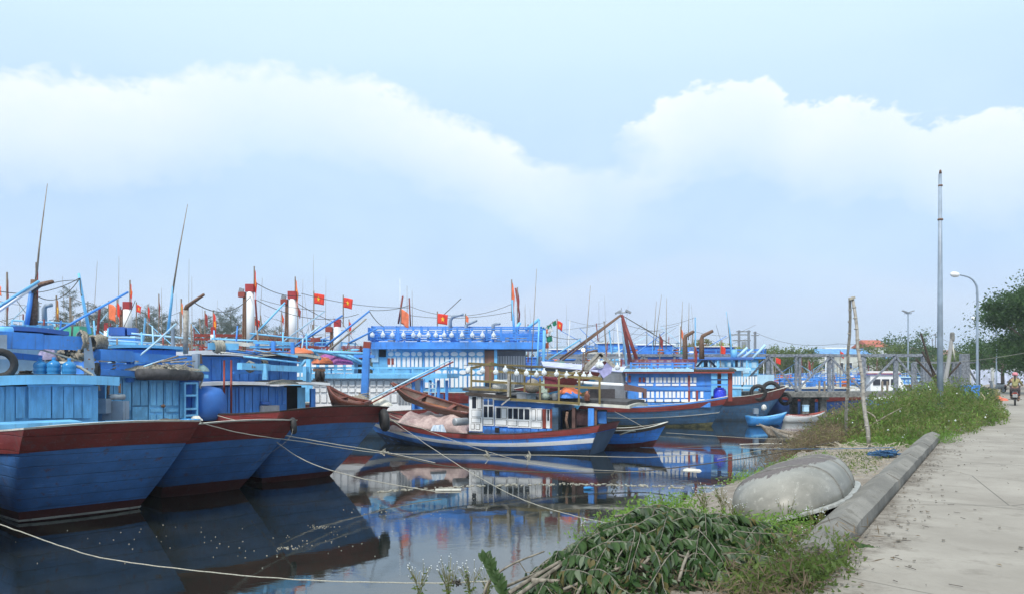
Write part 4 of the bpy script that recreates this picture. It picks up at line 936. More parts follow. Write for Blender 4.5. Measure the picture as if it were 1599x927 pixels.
# ------------------------------------------------------------------ boat F, big pale blue with lamps
Fb = thing('fishing_boat', 'large light blue boat with white oval panels and glass lamps round its roof', 'boat', (-8.6, 41.5, 0), R(4))
hF = Hull(14, 1.8, 2.15, 2.3, 2.0, 3.8, rake=.8, brake=2.6, keel=-.5, wk=.45)
hull_parts(Fb, hF, (paint('hull light blue', (.10, .36, .62), planks=4, wear=.1), dark_red, cream_p), bulw=.22, stripe=(.40, .55, yellow_p), boot=(.75, boot_red))
yf = -1.75
def frect(r, mat, name, out=.02, thk=.03): return side_rect(Fb, yf, r, mat, name, out, thk, sgn=-1)
def FS(X0, Y0, X1, Y1): return (560 + X0 / 4.213, 420 + Y0 / 4.213, 560 + X1 / 4.213, 420 + Y1 / 4.213)
x0, x1 = lx(Fb, 582, yf), lx(Fb, 757, yf); zt = lz(Fb, 4, yf, 545); 
MB().box(((x0 + x1) / 2, 0, (1.5 + zt) / 2), (x1 - x0, -2 * yf - .04, zt - 1.5)).build('cabin', sky_blue, Fb)
def oval(r, sx=1):
    if 'oval' not in CUBES: CUBES['oval'] = MB().lathe((0, 0, 0), [(.5, -.5), (.5, .4), (.46, .5)], 14, (0, -1, 0)).mesh('oval_panel', white_p)
    xa_, xb_ = lx(Fb, r[0], yf), lx(Fb, r[2], yf); xm = (xa_ + xb_) / 2; z1, z0 = lz(Fb, xm, yf, r[1]), lz(Fb, xm, yf, r[3])
    piece('oval_panel', CUBES['oval'], Fb, (xm, yf - .02, (z0 + z1) / 2), (abs(xb_ - xa_), .04, abs(z1 - z0)))
seams = [(342, 420), (432, 496), (500, 598), (602, 715), (718, 825), (285, 342), (190, 280)]
for a, b in seams:
    n = 2 if b - a > 60 else 1; w = (b - a) / n
    if a == 190: n = 2; w = 45
    for k in range(n):
        q = a + w * k + 3
        oval(FS(q, 541, q + w - 7, 571)); 
        if a > 480: oval(FS(q, 662, q + w - 7, 691))
    ns = max(2, int((b - a) / 25)); w = (b - a) / ns
    for k in range(ns):
        q = a + w * k + 4; frect(FS(q, 578, q + w - 8, 652), white_p, 'slit_panel', .02)
        if a > 480: frect(FS(q, 700, q + w - 8, 775), white_p, 'slit_panel', .02)
        elif a >= 340: frect(FS(q, 742, q + w - 8, 778), white_p, 'slit_panel', .02)
        if a in (190,): frect(FS(190 + k * 22, 500, 190 + k * 22 + 16, 538), white_p, 'slit_panel', .02)
for X in (340, 430, 497, 600, 716): frect(FS(X - 2, 538, X + 2, 785), mid_blue, 'batten', .03)
frect(FS(828, 535, 890, 730), paint('brown door', (.20, .10, .07)), 'door', .03); frect(FS(135, 500, 180, 575), dark_gap, 'opening', .02); frect(FS(85, 505, 130, 610), pale_blue, 'shutter', .03)
frect(FS(190, 585, 208, 625), rail_red, 'slit_panel', .04); frect(FS(216, 585, 232, 625), rail_red, 'slit_panel', .04)
# recessed part under the awning
xr0, xr1 = x1 + .02, lx(Fb, 822, yf + .9); MB().box(((xr0 + xr1) / 2, .3, (1.8 + zt) / 2), (xr1 - xr0, -2 * yf - 2.0, zt - 1.8)).build('fore_cabin', grey_p, Fb)
for k in range(11): side_rect(Fb, yf + 1.3, (777 + k * 4, 555, 780 + k * 4, 600), white_p, 'slit_panel', .02, sgn=-1)
MB().beam((lx(Fb, 774, yf), yf, 2), (lx(Fb, 774, yf), yf, zt), .16, .16).build('post', sky_blue, Fb)
xe0, xe1 = lx(Fb, 576, yf - .4), lx(Fb, 850, yf - .4)
slab(Fb, xe0, xe1, yf - .45, -yf + .45, zt, .38, mid_blue, .05, name='roof', z2=zt + .02)
pr = [(xe0, yf - .4, zt + .45), (xe1, yf - .4, zt + .45), (xe1, -yf + .4, zt + .45), (xe0, -yf + .4, zt + .45)]
railing(Fb, pr, .62, mid_blue, .10, rails=(1, .78, .55, .32, .12), step=.8, closed=True)
railing(Fb, [(a, b * .35, c) for a, b, c in pr], .8, mid_blue, .08, rails=(1, .5), step=1.4, closed=True)
for X in (90, 160, 222, 295, 360, 400, 458, 508, 563, 612, 680, 748, 815, 888): bulb(Fb, (lx(Fb, 560 + X / 4.213, yf - .55), yf - .55, zt + .95), .13)
for k in range(26): 
    c = Vector((random.uniform(xe0 + .5, xe1 - .4), random.uniform(yf, 1), zt + .5)); MB().box(c + Vector((0, 0, .15)), (random.uniform(.2, .5), .3, random.uniform(.12, .36)), random.uniform(0, 3)).build('roof_locker', random.choice((cream_p, grey_p, deep_blue, white_p)), Fb)
for xp, tip in ((703, (723, 490)), (728, (744, 500)), (770, (780, 505))): wtube(Fb, 'exhaust_pipe', pipe_grey, [(xp, 520, 41), (xp, 500 if xp < 720 else 507, 41), (xp + 4, 494 if xp < 720 else 505, 41), (*tip, 40.6)], .11, .07, 9)
wtube(Fb, 'mast', sky_blue, [(803, 525, 42), (800, 468, 42)], .07); wtube(Fb, 'mast', dark_red, [(809, 520, 42), (811, 490, 42), (805, 450, 42)], .05)
for a, b in (((820, 515), (842, 498)), ((802, 520), (812, 503))): wtube(Fb, 'derrick_pole', sky_blue, [(*a, 42), (*b, 42)], .09)
wtube(Fb, 'mast', sky_blue, [(848, 575, 40), (850, 515, 40)], .09); wtube(Fb, 'mast', sky_blue, [(838, 590, 40), (842, 500, 40)], .05)
for x_ in (625, 636, 644): wtube(Fb, 'antenna', white_p if x_ < 630 else wood, [(x_, 515, 42), (x_ - .5, 435 + (x_ - 625), 42)], .02, .008)
wtube(Fb, 'mast', dark_red, [(622, 505, 42), (629, 462, 42)], .05); wtube(Fb, 'mast', dark_red, [(641, 510, 42), (639, 465, 42)], .04); wtube(Fb, 'antenna', rope_d, [(692, 492, 42), (720, 466, 42)], .02)
# ------------------------------------------------------------------ boat G, white panelled
Gb = thing('fishing_boat', 'boat with white panelled cabin walls and light blue pipe rails behind the third hull', 'boat', (-3.2, 36.6, 0), R(174))
hG = Hull(10, 1.3, 1.6, 1.4, 1.2, 1.9, rake=.7, brake=2.0, wk=.45); hull_parts(Gb, hG, (hull_old, dark_red), bulw=.2)
yg = 1.3
def grect(r, mat, name, out=.02, thk=.03): return side_rect(Gb, yg, r, mat, name, out, thk)
x0, x1 = lx(Gb, 642, yg), lx(Gb, 488, yg); zt = lz(Gb, 3, yg, 590)
MB().box(((x0 + x1) / 2, 0, (1.0 + zt) / 2), (x1 - x0, 2 * yg - .04, zt - 1)).build('cabin', white_p, Gb)
for q in range(490, 622, 11):
    for (a, b) in ((593, 603), (605, 612), (614, 628)):
        grect((q, a, q + 9.4, b), grey_p, 'panel_groove', .012, .012); grect((q + .55, a + .5, q + 8.9, b - .5), white_p, 'panel', .022, .012)
for q in range(622, 642, 5): grect((q, 597, q + 3.6, 630), grey_p, 'slit_panel', .02)
slab(Gb, lx(Gb, 700, yg), x1 + .2, -yg - .3, yg + .3, zt, .2, sky_blue, .04); 
pr = [(lx(Gb, 700, yg), yg + .2, zt + .2), (x1, yg + .2, zt + .2), (x1, -yg, zt + .2), (lx(Gb, 700, yg), -yg, zt + .2)]
railing(Gb, pr, .30, sky_blue, .06, rails=(1,), step=1.6, closed=True)
for k in range(5): piece('post', cube_mesh(mid_blue), Gb, (lx(Gb, 645 + k * 13, yg), yg - .1, 1.8), (.12, .12, 1.8))
MB().box((1.6, 0, 1.5), (2.6, 1.8, 1)).build('stern_house', mid_blue, Gb)
m = MB(); a, b = W(668, 634, 34.5), W(671, 596, 34.5); c, d = W(678, 634, 34.5), W(681, 596, 34.5); m.beam(a, b, .06, .06).beam(c, d, .06, .06)
for k in range(6): m.beam(a.lerp(b, (k + .5) / 6), c.lerp(d, (k + .5) / 6), .04, .05)
m.build('ladder', pale_blue, Gb, world=True)
for k in range(4): wtube(Gb, 'derrick_pole', sky_blue, [(478 + k * 22, 545 + k * 3, 35), (560 + k * 8, 558 + k * 6, 36)], .06)
for a, b in (((467, 575), (490, 545)), ((485, 545), (500, 560)), ((490, 548), (575, 552))): wtube(Gb, 'derrick_pole', sky_blue, [(*a, 33.5), (*b, 34)], .075)
heap(W(520, 568, 36), .9, .5, .5, plain('magenta net', (.3, .08, .3)), 'net_heap', Gb, seed=50); heap(W(502, 566, 35.6), .5, .4, .3, orange_p, 'net_heap', Gb, seed=51)
# ------------------------------------------------------------------ generic moored boats of the harbour crowd
def moored(label, px, D, yaw, L=11, col=None, rail=None, cab=None, beam=1.55, roof=2.9, panels=True, upper=True, seed=1, group='moored fishing boats', masts=2, exh=1, name='fishing_boat', hull=None, deck=1.3):
    rnd = random.Random(seed); col = col or mid_blue; rail = rail or (sky_blue if D < 52 else mid_blue); cab = cab or (sky_blue if D < 52 else rnd.choice((mid_blue, mid_blue, deep_blue, sky_blue)))
    x = (px - CX) / F * D; t = thing(name, label, 'boat', (x, D, 0), R(yaw), group)
    h = Hull(L, beam * .82, beam, deck + .25, deck, deck + 1.1, rake=L * .08, brake=L * .17, keel=-.5, wk=.45, n=14)
    h.skin([0, .2, .5, .8, 1]).build('hull', hull or hull_blue, t, smooth=True); h.band(0, .2, .035, .08).build('bulwark', dark_red, t); h.deck(.2).build('deck', wood, t)
    h.band(-.03, 0, .06, .12).build('gunwale_rail', cream_p, t)
    x0, x1 = L * .12, L * .58; w = beam * .78; z0, z1 = deck - .2, roof
    MB().box(((x0 + x1) / 2, 0, (z0 + z1) / 2), (x1 - x0, 2 * w, z1 - z0)).build('cabin', cab, t)
    if panels:
        pm = white_p if rnd.random() < .6 else pale_blue; n = int((x1 - x0) / .55)
        for s in (-1, 1):
            for k in range(n):
                cx_ = x0 + (x1 - x0) * (k + .5) / n
                piece('window_panel', cube_mesh(pm), t, (cx_, s * (w + .012), z1 - .45), ((x1 - x0) / n * .62, .03, .42))
                piece('low_panel', cube_mesh(pm), t, (cx_, s * (w + .012), z1 - .95), ((x1 - x0) / n * .8, .03, .22))
        for k in range(4): piece('plank', cube_mesh(cab), t, (x0 - .012, -w + 2 * w * (k + .5) / 4, (z0 + z1) / 2), (.03, 2 * w / 4 - .03, z1 - z0 - .05))
        piece('doorway', cube_mesh(dark_gap), t, (x0 - .02, rnd.choice((-.3, .3)), (z0 + z1) / 2 - .1), (.04, .55, z1 - z0 - .5))  # flat near-black board, shade of the open door put into its colour
    slab(t, x0 - .6, x1 + .3, -w - .25, w + .25, z1, .12, rnd.choice((cream_p, rail, rail, pale_blue)), .08)
    if upper:
        MB().box(((x0 + x1) / 2 + .4, 0, z1 + .5), ((x1 - x0) * .5, w * 1.3, .75)).build('upper_cabin', rnd.choice((cab, deep_blue, col)), t)
        slab(t, (x0 + x1) / 2 + .4 - (x1 - x0) * .3, (x1 + x0) / 2 + .4 + (x1 - x0) * .3, -w * .8, w * .8, z1 + .88, .07, rnd.choice((white_p, rail, cream_p)), .05)
    pr = [(x0 - .5, w + .15, z1 + .12), (x1 + .2, w + .15, z1 + .12), (x1 + .2, -w - .15, z1 + .12), (x0 - .5, -w - .15, z1 + .12)]
    railing(t, pr, .55, rail, .09, rails=(1, .5), step=1.1, closed=True)
    for k in range(3):
        a = rnd.uniform(x0, x1); MB().box((a, rnd.uniform(-w, w) * .7, z1 + .32), (rnd.uniform(.3, .8), .4, rnd.uniform(.25, .5)), rnd.uniform(0, 1)).build('roof_locker', rnd.choice((deep_blue, cream_p, green_p, orange_p, grey_p, mid_blue)), t)
    for k in range(masts):
        a = rnd.uniform(x0, L * .75); y = rnd.uniform(-.5, .5); hh = rnd.uniform(1.6, 3.2); MB().tube([(a, y, z1 - .2), (a + rnd.uniform(-.3, .3), y, z1 + hh)], .06, 6, .04).build('mast', rnd.choice((sky_blue, wood, dark_red, white_p)), t)
        MB().tube([(a, y + .2, z1), (a + rnd.uniform(-.5, .5), y + .3, z1 + hh + rnd.uniform(.6, 2.0))], .016, 5, .006).build('antenna', wood, t)
        b = a + rnd.uniform(2, 3.4) * rnd.choice((-1, 1)); MB().tube([(a, y, z1 + .2), (b, y * .3, z1 + hh * .8)], .035, 6, .025).build('derrick_pole', rnd.choice((sky_blue, pale_blue, mid_blue)), t)
        MB().tube(curve3((a, y, z1 + hh), (b, y * .3, z1 + hh * .8), .1, 6), .014, 4).build('stay_line', rope_d, t)
    for k in range(4):   # rigging, drums and nets on the roof
        a, b = rnd.uniform(x0, x1), rnd.uniform(x0, x1); MB().tube(curve3((a, -w, z1 + .6), (b, w * .5, z1 + rnd.uniform(1.2, 2.6)), .12, 6), .012, 4).build('stay_line', rope_d, t)
    for k in range(2):
        a, y = rnd.uniform(x0, x1), rnd.uniform(-w, w) * .8; MB().lathe((a, y, z1 + .12), [(.2, 0), (.24, .1), (.24, .4), (.18, .46)], 10).build('drum', rnd.choice((deep_blue, orange_p, white_p, sky_blue)), t)
        MB().tube([(a + .6, y, z1 + .1), (a + .6 + rnd.uniform(-.2, .2), y, z1 + rnd.uniform(.9, 1.7))], .028, 5).build('pole', rnd.choice((wood, sky_blue, pale_blue, rail_red)), t)
    heap((rnd.uniform(x0 + .6, x1 - .6), rnd.uniform(-.4, .4), z1 + .12), .6, .4, .4, net_m, 'net_heap', t, world=False, seed=seed, n=12)
    for k in range(exh):
        a = rnd.uniform(x0 + .3, x1 - .5); MB().tube([(a, .2, z1), (a, .2, z1 + .9), (a - .12, .2, z1 + 1.0), (a - .7, .3, z1 + 1.12)], .08, 8, .06).build('exhaust_pipe', rnd.choice((pipe_grey, rust)), t)
    return t
BOATS = [ # px of the stern, D, yaw, extras
 ('blue boat in the second row behind the water jugs, dark blue upper box', -30, 27, 150, dict(roof=3.7, seed=3)),
 ('blue boat with pale rail left of the bent rusty exhaust', 130, 30, 160, dict(roof=3.75, seed=5, rail=pale_blue)),
 ('blue boat with cream diamond board behind the black roof roll', 300, 29, 165, dict(roof=3.4, seed=8, rail=cream_p, upper=False, panels=False)),
 ('blue boat with red rails below the taller white funnel', 470, 34, 168, dict(roof=3.5, seed=9, rail=rail_red, L=12, upper=False)),
 ('blue boat with red roof rail right of the second white funnel', 600, 45, 170, dict(roof=3.9, seed=12, rail=rail_red, L=12, upper=False)),
 ('far blue boat at the left edge behind the dark red mast flag', 20, 44, 158, dict(roof=4.5, seed=14)),
 ('far blue boat below the single conifer', 150, 47, 165, dict(roof=4.4, seed=15, cab=white_p)),
 ('far blue boat behind the small white funnel', 260, 46, 172, dict(roof=4.0, seed=16, rail=mid_blue)),
 ('pale cabined boat between the bent rusty exhaust and the white funnel', 370, 50, 168, dict(roof=4.2, seed=17, cab=pale_blue, rail=rail_red, upper=False)),
 ('far boat with red rails between the two white funnels', 440, 55, 175, dict(roof=4.3, seed=18, rail=rail_red, upper=False)),
 ('far blue boat below the two flying starred flags', 560, 58, 170, dict(roof=4.7, seed=19, rail=sky_blue)),
 ('long mauve canvas roofed boat behind the lamp frame, left of the mauve sail', 1010, 47, 172, dict(roof=3.35, seed=21, cab=grey_p, rail=grey_p, upper=False, masts=1, panels=False)),
 ('blue boat  behind the far bridge end', 960, 66, 176, dict(roof=4.2, seed=22)),
 ('blue boat with deep blue top box left of the red A frame mast', 1040, 62, 170, dict(roof=4.6, seed=23, cab=mid_blue, rail=mid_blue)),
 ('bright blue boat with roof cabin right of the red A frame mast', 1110, 58, 174, dict(roof=4.3, seed=24, cab=mid_blue)),
 ('blue boat with sloping pale derricks left of the bridge corner', 1210, 56, 168, dict(roof=4.1, seed=25, masts=3)),
 ('dark blue hulled boat tied under the bridge beside the concrete pile', 1340, 57, 176, dict(roof=1.9, seed=26, hull=deep_blue, upper=False, L=9, masts=0, exh=0)),
 ('white roofed boat behind the first bridge panel', 1290, 70, 174, dict(roof=1.9, seed=27, cab=pale_blue, upper=False, masts=1)),
 ('cream roofed boat with brown awning behind the middle bridge panel', 1370, 74, 175, dict(roof=2.0, seed=28, cab=cream_p, upper=False, masts=1)),
 ('small far blue boat behind the bridge, left', 1270, 95, 170, dict(roof=2.3, seed=29, upper=False)),
 ('small far blue boat behind the bridge, centre left', 1310, 104, 175, dict(roof=2.4, seed=30, upper=False, cab=mid_blue)),
 ('small far blue boat behind the bridge, centre', 1355, 99, 172, dict(roof=2.2, seed=31, upper=False, cab=deep_blue)),
 ('small far blue boat behind the bridge, centre right', 1395, 110, 176, dict(roof=2.5, seed=32, upper=False, cab=mid_blue)),
 ('small far blue boat behind the bridge, right', 1445, 116, 174, dict(roof=2.4, seed=33, upper=False)),
 ('farthest blue boat under the yellow green tree', 1180, 90, 172, dict(roof=3.6, seed=34)),
 ('far blue boat right behind the glass lamp row', 900, 80, 175, dict(roof=3.8, seed=35)),
 ('far blue boat behind the bunting pole', 860, 92, 171, dict(roof=4.0, seed=36)),
]
for lab, px, D, yaw, kw in BOATS: moored(lab, px, D, yaw, **kw)
# boat E2 behind E
E2 = thing('fishing_boat', 'boat with big tyre rings on its dark red stern, left of the bridge pile', 'boat', W(1222, 640, 49).to_2d().to_3d(), R(171))
hE2 = Hull(9, 1.3, 1.5, 2.15, 1.5, 2.2, rake=1.7, brake=1.6, keel=-.5, wk=.4, bulge=.15)
hull_parts(E2, hE2, (hull_old, boot_red, cream_p), bulw=.26, boot=(.8, boot_red))
tyre('tyre_ring', E2, W(1204, 609, 48.2), .50, .13, (.2, 1, 0)); tyre('tyre', E2, W(1226, 622, 49.5), .33, .12, (.7, 1, 0)); tyre('tyre', E2, W(1184, 612, 47.9), .42, .12, (.3, 1, .1))
MB().box((4.2, 0, 2.3), (2.9, 2.4, 1.8)).build('cabin', sky_blue, E2)
for k in range(9): side_rect(E2, 1.2, (1144 + k * 4.4, 587, 1147 + k * 4.4, 600), white_p, 'slit_panel', .02)
side_rect(E2, 1.2, (1141, 603, 1183, 606), pale_blue, 'ledge', .03, .05)
slab(E2, 2.2, 6.2, -1.5, 1.5, 3.2, .12, pale_blue, .15); slab(E2, 2.0, 6.6, -1.2, 1.2, 3.9, .1, deep_blue, .1)
for x in (2.4, 4.2, 6.1): 
    for y in (-1.1, 1.1): MB().beam((x, y, 3.2), (x, y, 3.9), .09, .09).build('post', sky_blue, E2)
for q in ((1150, 558, 1167, 542), (1157, 560, 1176, 545), (1172, 562, 1195, 538)): wtube(E2, 'derrick_pole', pale_blue, [(q[0], q[1], 49), (q[2], q[3], 49)], .09)
wtube(E2, 'mast', sky_blue, [(1144, 580, 49), (1140, 520, 49), (1134, 486, 49)], .08, .02); wtube(E2, 'mast', sky_blue, [(1147, 560, 49), (1146, 545, 49)], .2)
m = MB().box(W(1192, 595, 50), (1.1, .9, .9)); m.build('water_tank', pale_blue, E2, world=True)
# white ferry seen through the bridge
Fr = thing('ferry', 'white passenger launch with red and white roof behind the right bridge panel', 'boat', W(1352, 0, 66).to_2d().to_3d(), R(-3))
hr = Hull(5.2, 1.1, 1.3, 1.0, .9, 1.3, rake=.3, brake=.9, n=12); hr.skin([0, .3, .6, 1]).build('hull', mid_blue, Fr, smooth=True); hr.band(0, .15, .03, .06).build('gunwale', white_p, Fr)
MB().hexa([(0, -1, .9), (3.4, -1, .9), (3.4, 1, .9), (0, 1, .9)], [(0, -.95, 2.9), (2.4, -.95, 2.9), (2.4, .95, 2.9), (0, .95, 2.9)]).build('cabin', white_p, Fr)
for k in range(3): piece('window', cube_mesh(glass), Fr, (.5 + k * .75, -1.02, 2.3), (.6, .05, .5))
MB().box((1.1, 0, 3.0), (2.8, 2.2, .1)).build('roof', rail_red, Fr); MB().box((1.1, 0, 3.15), (2.6, 2.0, .18)).build('roof_top', white_p, Fr)
# mauve canvas sails/awnings right of the lamp frame
mauve = plain('mauve canvas', (.26, .26, .46), .85, scale=4, var=.15); lil = plain('pale lilac canvas', (.48, .52, .74), .85, scale=3, var=.12)
def awn(name, label, pts, mat): 
    o = one(name, label, 'awning', MB().add([W(*p) for p in pts], [tuple(range(len(pts)))]), mat); o.modifiers.new('s', 'SOLIDIFY').thickness = .04; return o
awn('awning', 'long pale lilac canvas awning sloping behind the glass lamps', [(845, 563, 40), (848, 570, 39), (940, 580, 38), (940, 571, 39.5)], lil)
awn('awning', 'short pale lilac canvas awning left of the right boat roof', [(955, 574, 39.5), (978, 572, 40), (972, 581, 39), (948, 579, 38.5)], lil)
awn('sail_cloth', 'small mauve triangular cloth hanging under the lilac awning', [(938, 566, 37.6), (945, 577, 37.4), (922, 577, 37.5)], mauve)
awn('sail_cloth', 'large mauve cloth with torn edge hanging beside the dark frame', [(948, 566, 37), (956, 573, 37), (954, 582, 36.8), (942, 590, 36.6), (933, 578, 36.8)], mauve)
fr2 = thing('shelter_frame', 'dark brown timber gable frame behind the right end of the glass lamps', 'frame', W(935, 600, 37), 0)
for a, b in (((910, 577), (936, 551)), ((936, 551), (960, 572)), ((914, 580), (940, 553)), ((940, 600), (940, 572))): MB().beam(W(*a, 37), W(*b, 37), .12, .18).build('rafter', bamboo, fr2, world=True)
bulb(fr2, tuple(tolocal(fr2, W(935, 560, 36.8))), .17)
one('signal_lamp', 'single lit round lamp on the thin pole behind the glass lamps', 'lamp', MB().lathe(W(911, 546, 36), [(.02, -.09), (.08, -.05), (.1, 0), (.08, .06), (.02, .09)], 12), (lambda t: (t.b.inputs['Emission Strength'].__setattr__('default_value', 1.2), t.b.inputs['Emission Color'].__setattr__('default_value', (1, 1, .95, 1)), t.fin((.9, .9, .85), .3))[-1])(NT('lit lamp')), smooth=True)
one('lamp_pole', 'thin dark pole that carries the round lit lamp', 'pole', MB().tube([W(909, 600, 36), W(911, 548, 36)], .03, 6), rust)
# ------------------------------------------------------------------ white funnels with red boxes
def funnel(label, px, D, ytop, ybase, r, boxw, lamp=True):
    b = W(px, ybase, D); t = thing('funnel_mast', label, 'mast', b, 0, 'white funnel masts with red boxes'); s = D / F
    MB().tube([b, W(px, ytop + 10, D)], r, 14, r * .92).build('column', white_p, t, world=True, smooth=True)
    MB().box(W(px, ytop + 4, D), (boxw * s, boxw * s * .8, 12 * s)).build('red_box', paint('funnel red', (.36, .03, .035), wear=.04), t, world=True)
    if lamp:
        MB().box(W(px - 13, ytop + 14, D), (10 * s, 8 * s, 8 * s)).build('lamp_box', rail_red, t, world=True)
        MB().box(W(px - 14, ytop + 7, D), (7 * s, 3 * s, 6 * s), 0, ('Y', .3)).build('floodlight', grey_p, t, world=True)
        MB().tube([W(px - 12, ybase, D), W(px - 10, ytop + 12, D)], .05, 6).tube([W(px - 8, ybase, D), W(px - 8, ytop + 12, D)], .05, 6).build('lamp_post', rust, t, world=True)
funnel('tallest white funnel with a red box and lamp, left of the pair', 391, 33, 446, 545, .17, 13)
funnel('second white funnel with a notched red box, right of the tallest', 457, 36, 457, 550, .19, 13)
funnel('small white funnel with red box behind the dark blue stepped roof', 199, 32, 473, 515, .18, 11)
funnel('short white funnel below the two starred flags', 527, 40, 500, 560, .2, 10)
funnel('thin white post with dark red cloth left of the stepped roof', 168, 31, 506, 545, .15, 8, False)
funnel('short white funnel at the orange red flag left of the tallest funnel', 333, 35, 512, 545, .13, 6, False)
# ------------------------------------------------------------------ flags
for a in [
 ('red starred flag hanging from the tallest white funnel', 397, 420, 33, 8, 30, None, True, .8, 455), ('faded red flag on the notched red box funnel', 461, 436, 36, 9, 28, flag_orange, True, .8, 470),
 ('flying red flag with yellow star, left of the flying pair', 490, 458, 38, 16, 15, None, True, .1, 520), ('flying red flag with yellow star, right of the flying pair', 536, 464, 38, 15, 15, None, True, .15, 510),
 ('flying red flag with star over the big pale blue boat roof', 683, 489, 42, 16, 15, None, True, .1, 512), ('large faded orange flag at the left end of the lamp roof', 626, 482, 41, 14, 22, flag_orange, False, .35, 505),
 ('torn faded red flag highest on the lamp roof bow mast', 799, 440, 42, 9, 28, flag_orange, False, .85, 500), ('dark red pennant close right of the torn flag', 808, 452, 42, 5, 22, flag_old, False, .8, 510),
 ('red starred flag left of the bunting gap, over the lilac awning', 870, 500, 50, 9, 12, None, True, .3, 550), ('small red flag behind the bent grey pipes of the lamp roof', 727, 492, 48, 6, 9, flag_orange, False, .4, 515),
 ('large faded orange flag left of the small white funnel', 170, 474, 30, 15, 23, flag_orange, False, .2, 520), ('red starred flag on the small white funnel', 203, 442, 32, 7, 20, None, True, .7, 475),
 ('red flag hanging right beside the large orange flag', 183, 472, 31, 8, 18, flag_red, False, .6, 515), ('small flying starred flag right of the small white funnel', 213, 475, 40, 10, 11, None, True, .3, 520),
 ('hanging red flag behind the small white funnel post', 231, 478, 44, 6, 14, flag_red, False, .7, 520), ('olive and red starred flag behind the grey bent pipe', 88, 466, 30, 8, 27, plain('flag olive', (.35, .14, .04)), True, .6, 520),
 ('dark red flag tied up on the rusty mast', 57, 417, 20, 7, 26, flag_old, False, .85, 440), ('dark red rolled flag at the far left edge', 11, 431, 24, 7, 35, flag_old, False, .85, 520),
 ('orange flag cut off by the left edge', -8, 445, 23, 15, 14, flag_orange, False, .2, 480), ('ragged yellow and orange flag beside the rusty bent exhaust', 283, 471, 30, 5, 14, flag_orange, True, .7, 520),
 ('hanging red flag below the white ribbon, left of the tallest funnel', 333, 488, 35, 9, 26, None, True, .6, 545), ('dark red flag left of the hanging red flag', 320, 488, 40, 8, 16, flag_old, False, .6, 540),
 ('small flying starred flag between the two tall funnels', 398, 497, 44, 9, 10, None, True, .3, 540), ('small red flag left of the second tall funnel', 440, 490, 48, 5, 11, None, True, .6, 540),
 ('little red flag right of the second tall funnel', 465, 479, 44, 6, 12, flag_old, False, .5, 540), ('red flag hanging above the blue mast with red top', 545, 501, 45, 6, 14, flag_red, False, .6, 545),
 ('dark red flag hanging by the right boat bent exhausts', 1084, 538, 46, 7, 18, flag_old, False, .7, 560), ('small bright red flag under the yellow green tree', 1125, 539, 55, 8, 12, flag_red, False, .3, 575),
 ('red flag behind the first bridge panel', 1211, 558, 70, 8, 8, flag_red, False, .3, 590), ('red flag behind the bamboo poles', 1312, 548, 75, 6, 8, flag_red, False, .4, 590),
 ('faded red flag between the thin antennas of the right boat', 1063, 512, 46, 6, 12, flag_orange, False, .7, 545), ('dark red flag low on the red A frame mast', 1030, 523, 46, 7, 14, flag_old, False, .6, 560),
 ('maroon cloth flag at the left mast pair', 248, 462, 45, 4, 20, flag_old, False, .8, 520), ('red flag far off between bridge timbers', 1262, 562, 90, 5, 12, flag_old, False, .6, 590)]:
    flag(a[0], *a[1:6], a[6], a[7], a[8], base=a[9], group='flags on the boats')
# bunting of green, white and orange flags
bt = thing('bunting', 'cluster of green, white and orange signal flags right of the lamp roof', 'bunting', W(850, 560, 41), 0)
MB().tube([W(848, 540, 41), W(853, 510, 41), W(867, 500, 41)], .02, 5).build('flagpole', wood, bt, world=True)
for (x, y, w, h, mt) in ((858, 513, 8, 9, flag_white), (865, 504, 6, 7, flag_green), (857, 509, 7, 5, flag_green), (853, 516, 6, 6, flag_orange), (857, 528, 9, 9, flag_green), (849, 522, 6, 6, flag_green), (853, 538, 6, 9, flag_orange), (847, 513, 5, 5, flag_green), (856, 521, 7, 6, flag_white)):
    MB().grid([[W(x + w * (i / 4 - .5) + 1.2 * j / 3, y + h * (j / 3 - .5) + 1.5 * math.sin(i), 41 + .1 * math.sin(i * 2 + j)) for i in range(5)] for j in range(4)]).build('signal_flag', mt, bt, world=True, smooth=True)
# ------------------------------------------------------------------ overhead stay lines between masts
for a, b, s, lab in (((397, 440, 33), (470, 462, 36), .2, 'line from the tallest funnel to the second one'), ((400, 468, 33), (560, 490, 37), .5, 'line sagging below the two flying flags'), ((470, 458, 36), (640, 480, 41), .2, 'upper line towards the lamp roof masts'), ((577, 484, 31), (640, 476, 41), .1, 'short line from the blue derrick tip to the lamp roof mast'), ((640, 478, 42), (800, 474, 42), .6, 'long line above the lamp roof'), ((640, 492, 42), (800, 486, 42), .25, 'rising line above the bent grey pipes'), ((300, 470, 24), (392, 462, 33), .5, 'line from the rusty exhaust to the tallest funnel'), ((577, 486, 31), (600, 510, 38), .1, 'steep line right of the blue derrick tip'), ((460, 470, 36), (530, 505, 40), .1, 'steep line right of the second funnel'), ((857, 523, 41), (907, 528, 38), .1, 'line from the bunting to the blue derrick')):
    one('stay_line', 'thin ' + lab, 'line', MB().tube(curve3(W(*a), W(*b), s, 12), .016, 4), rope_d, group='lines between the masts')
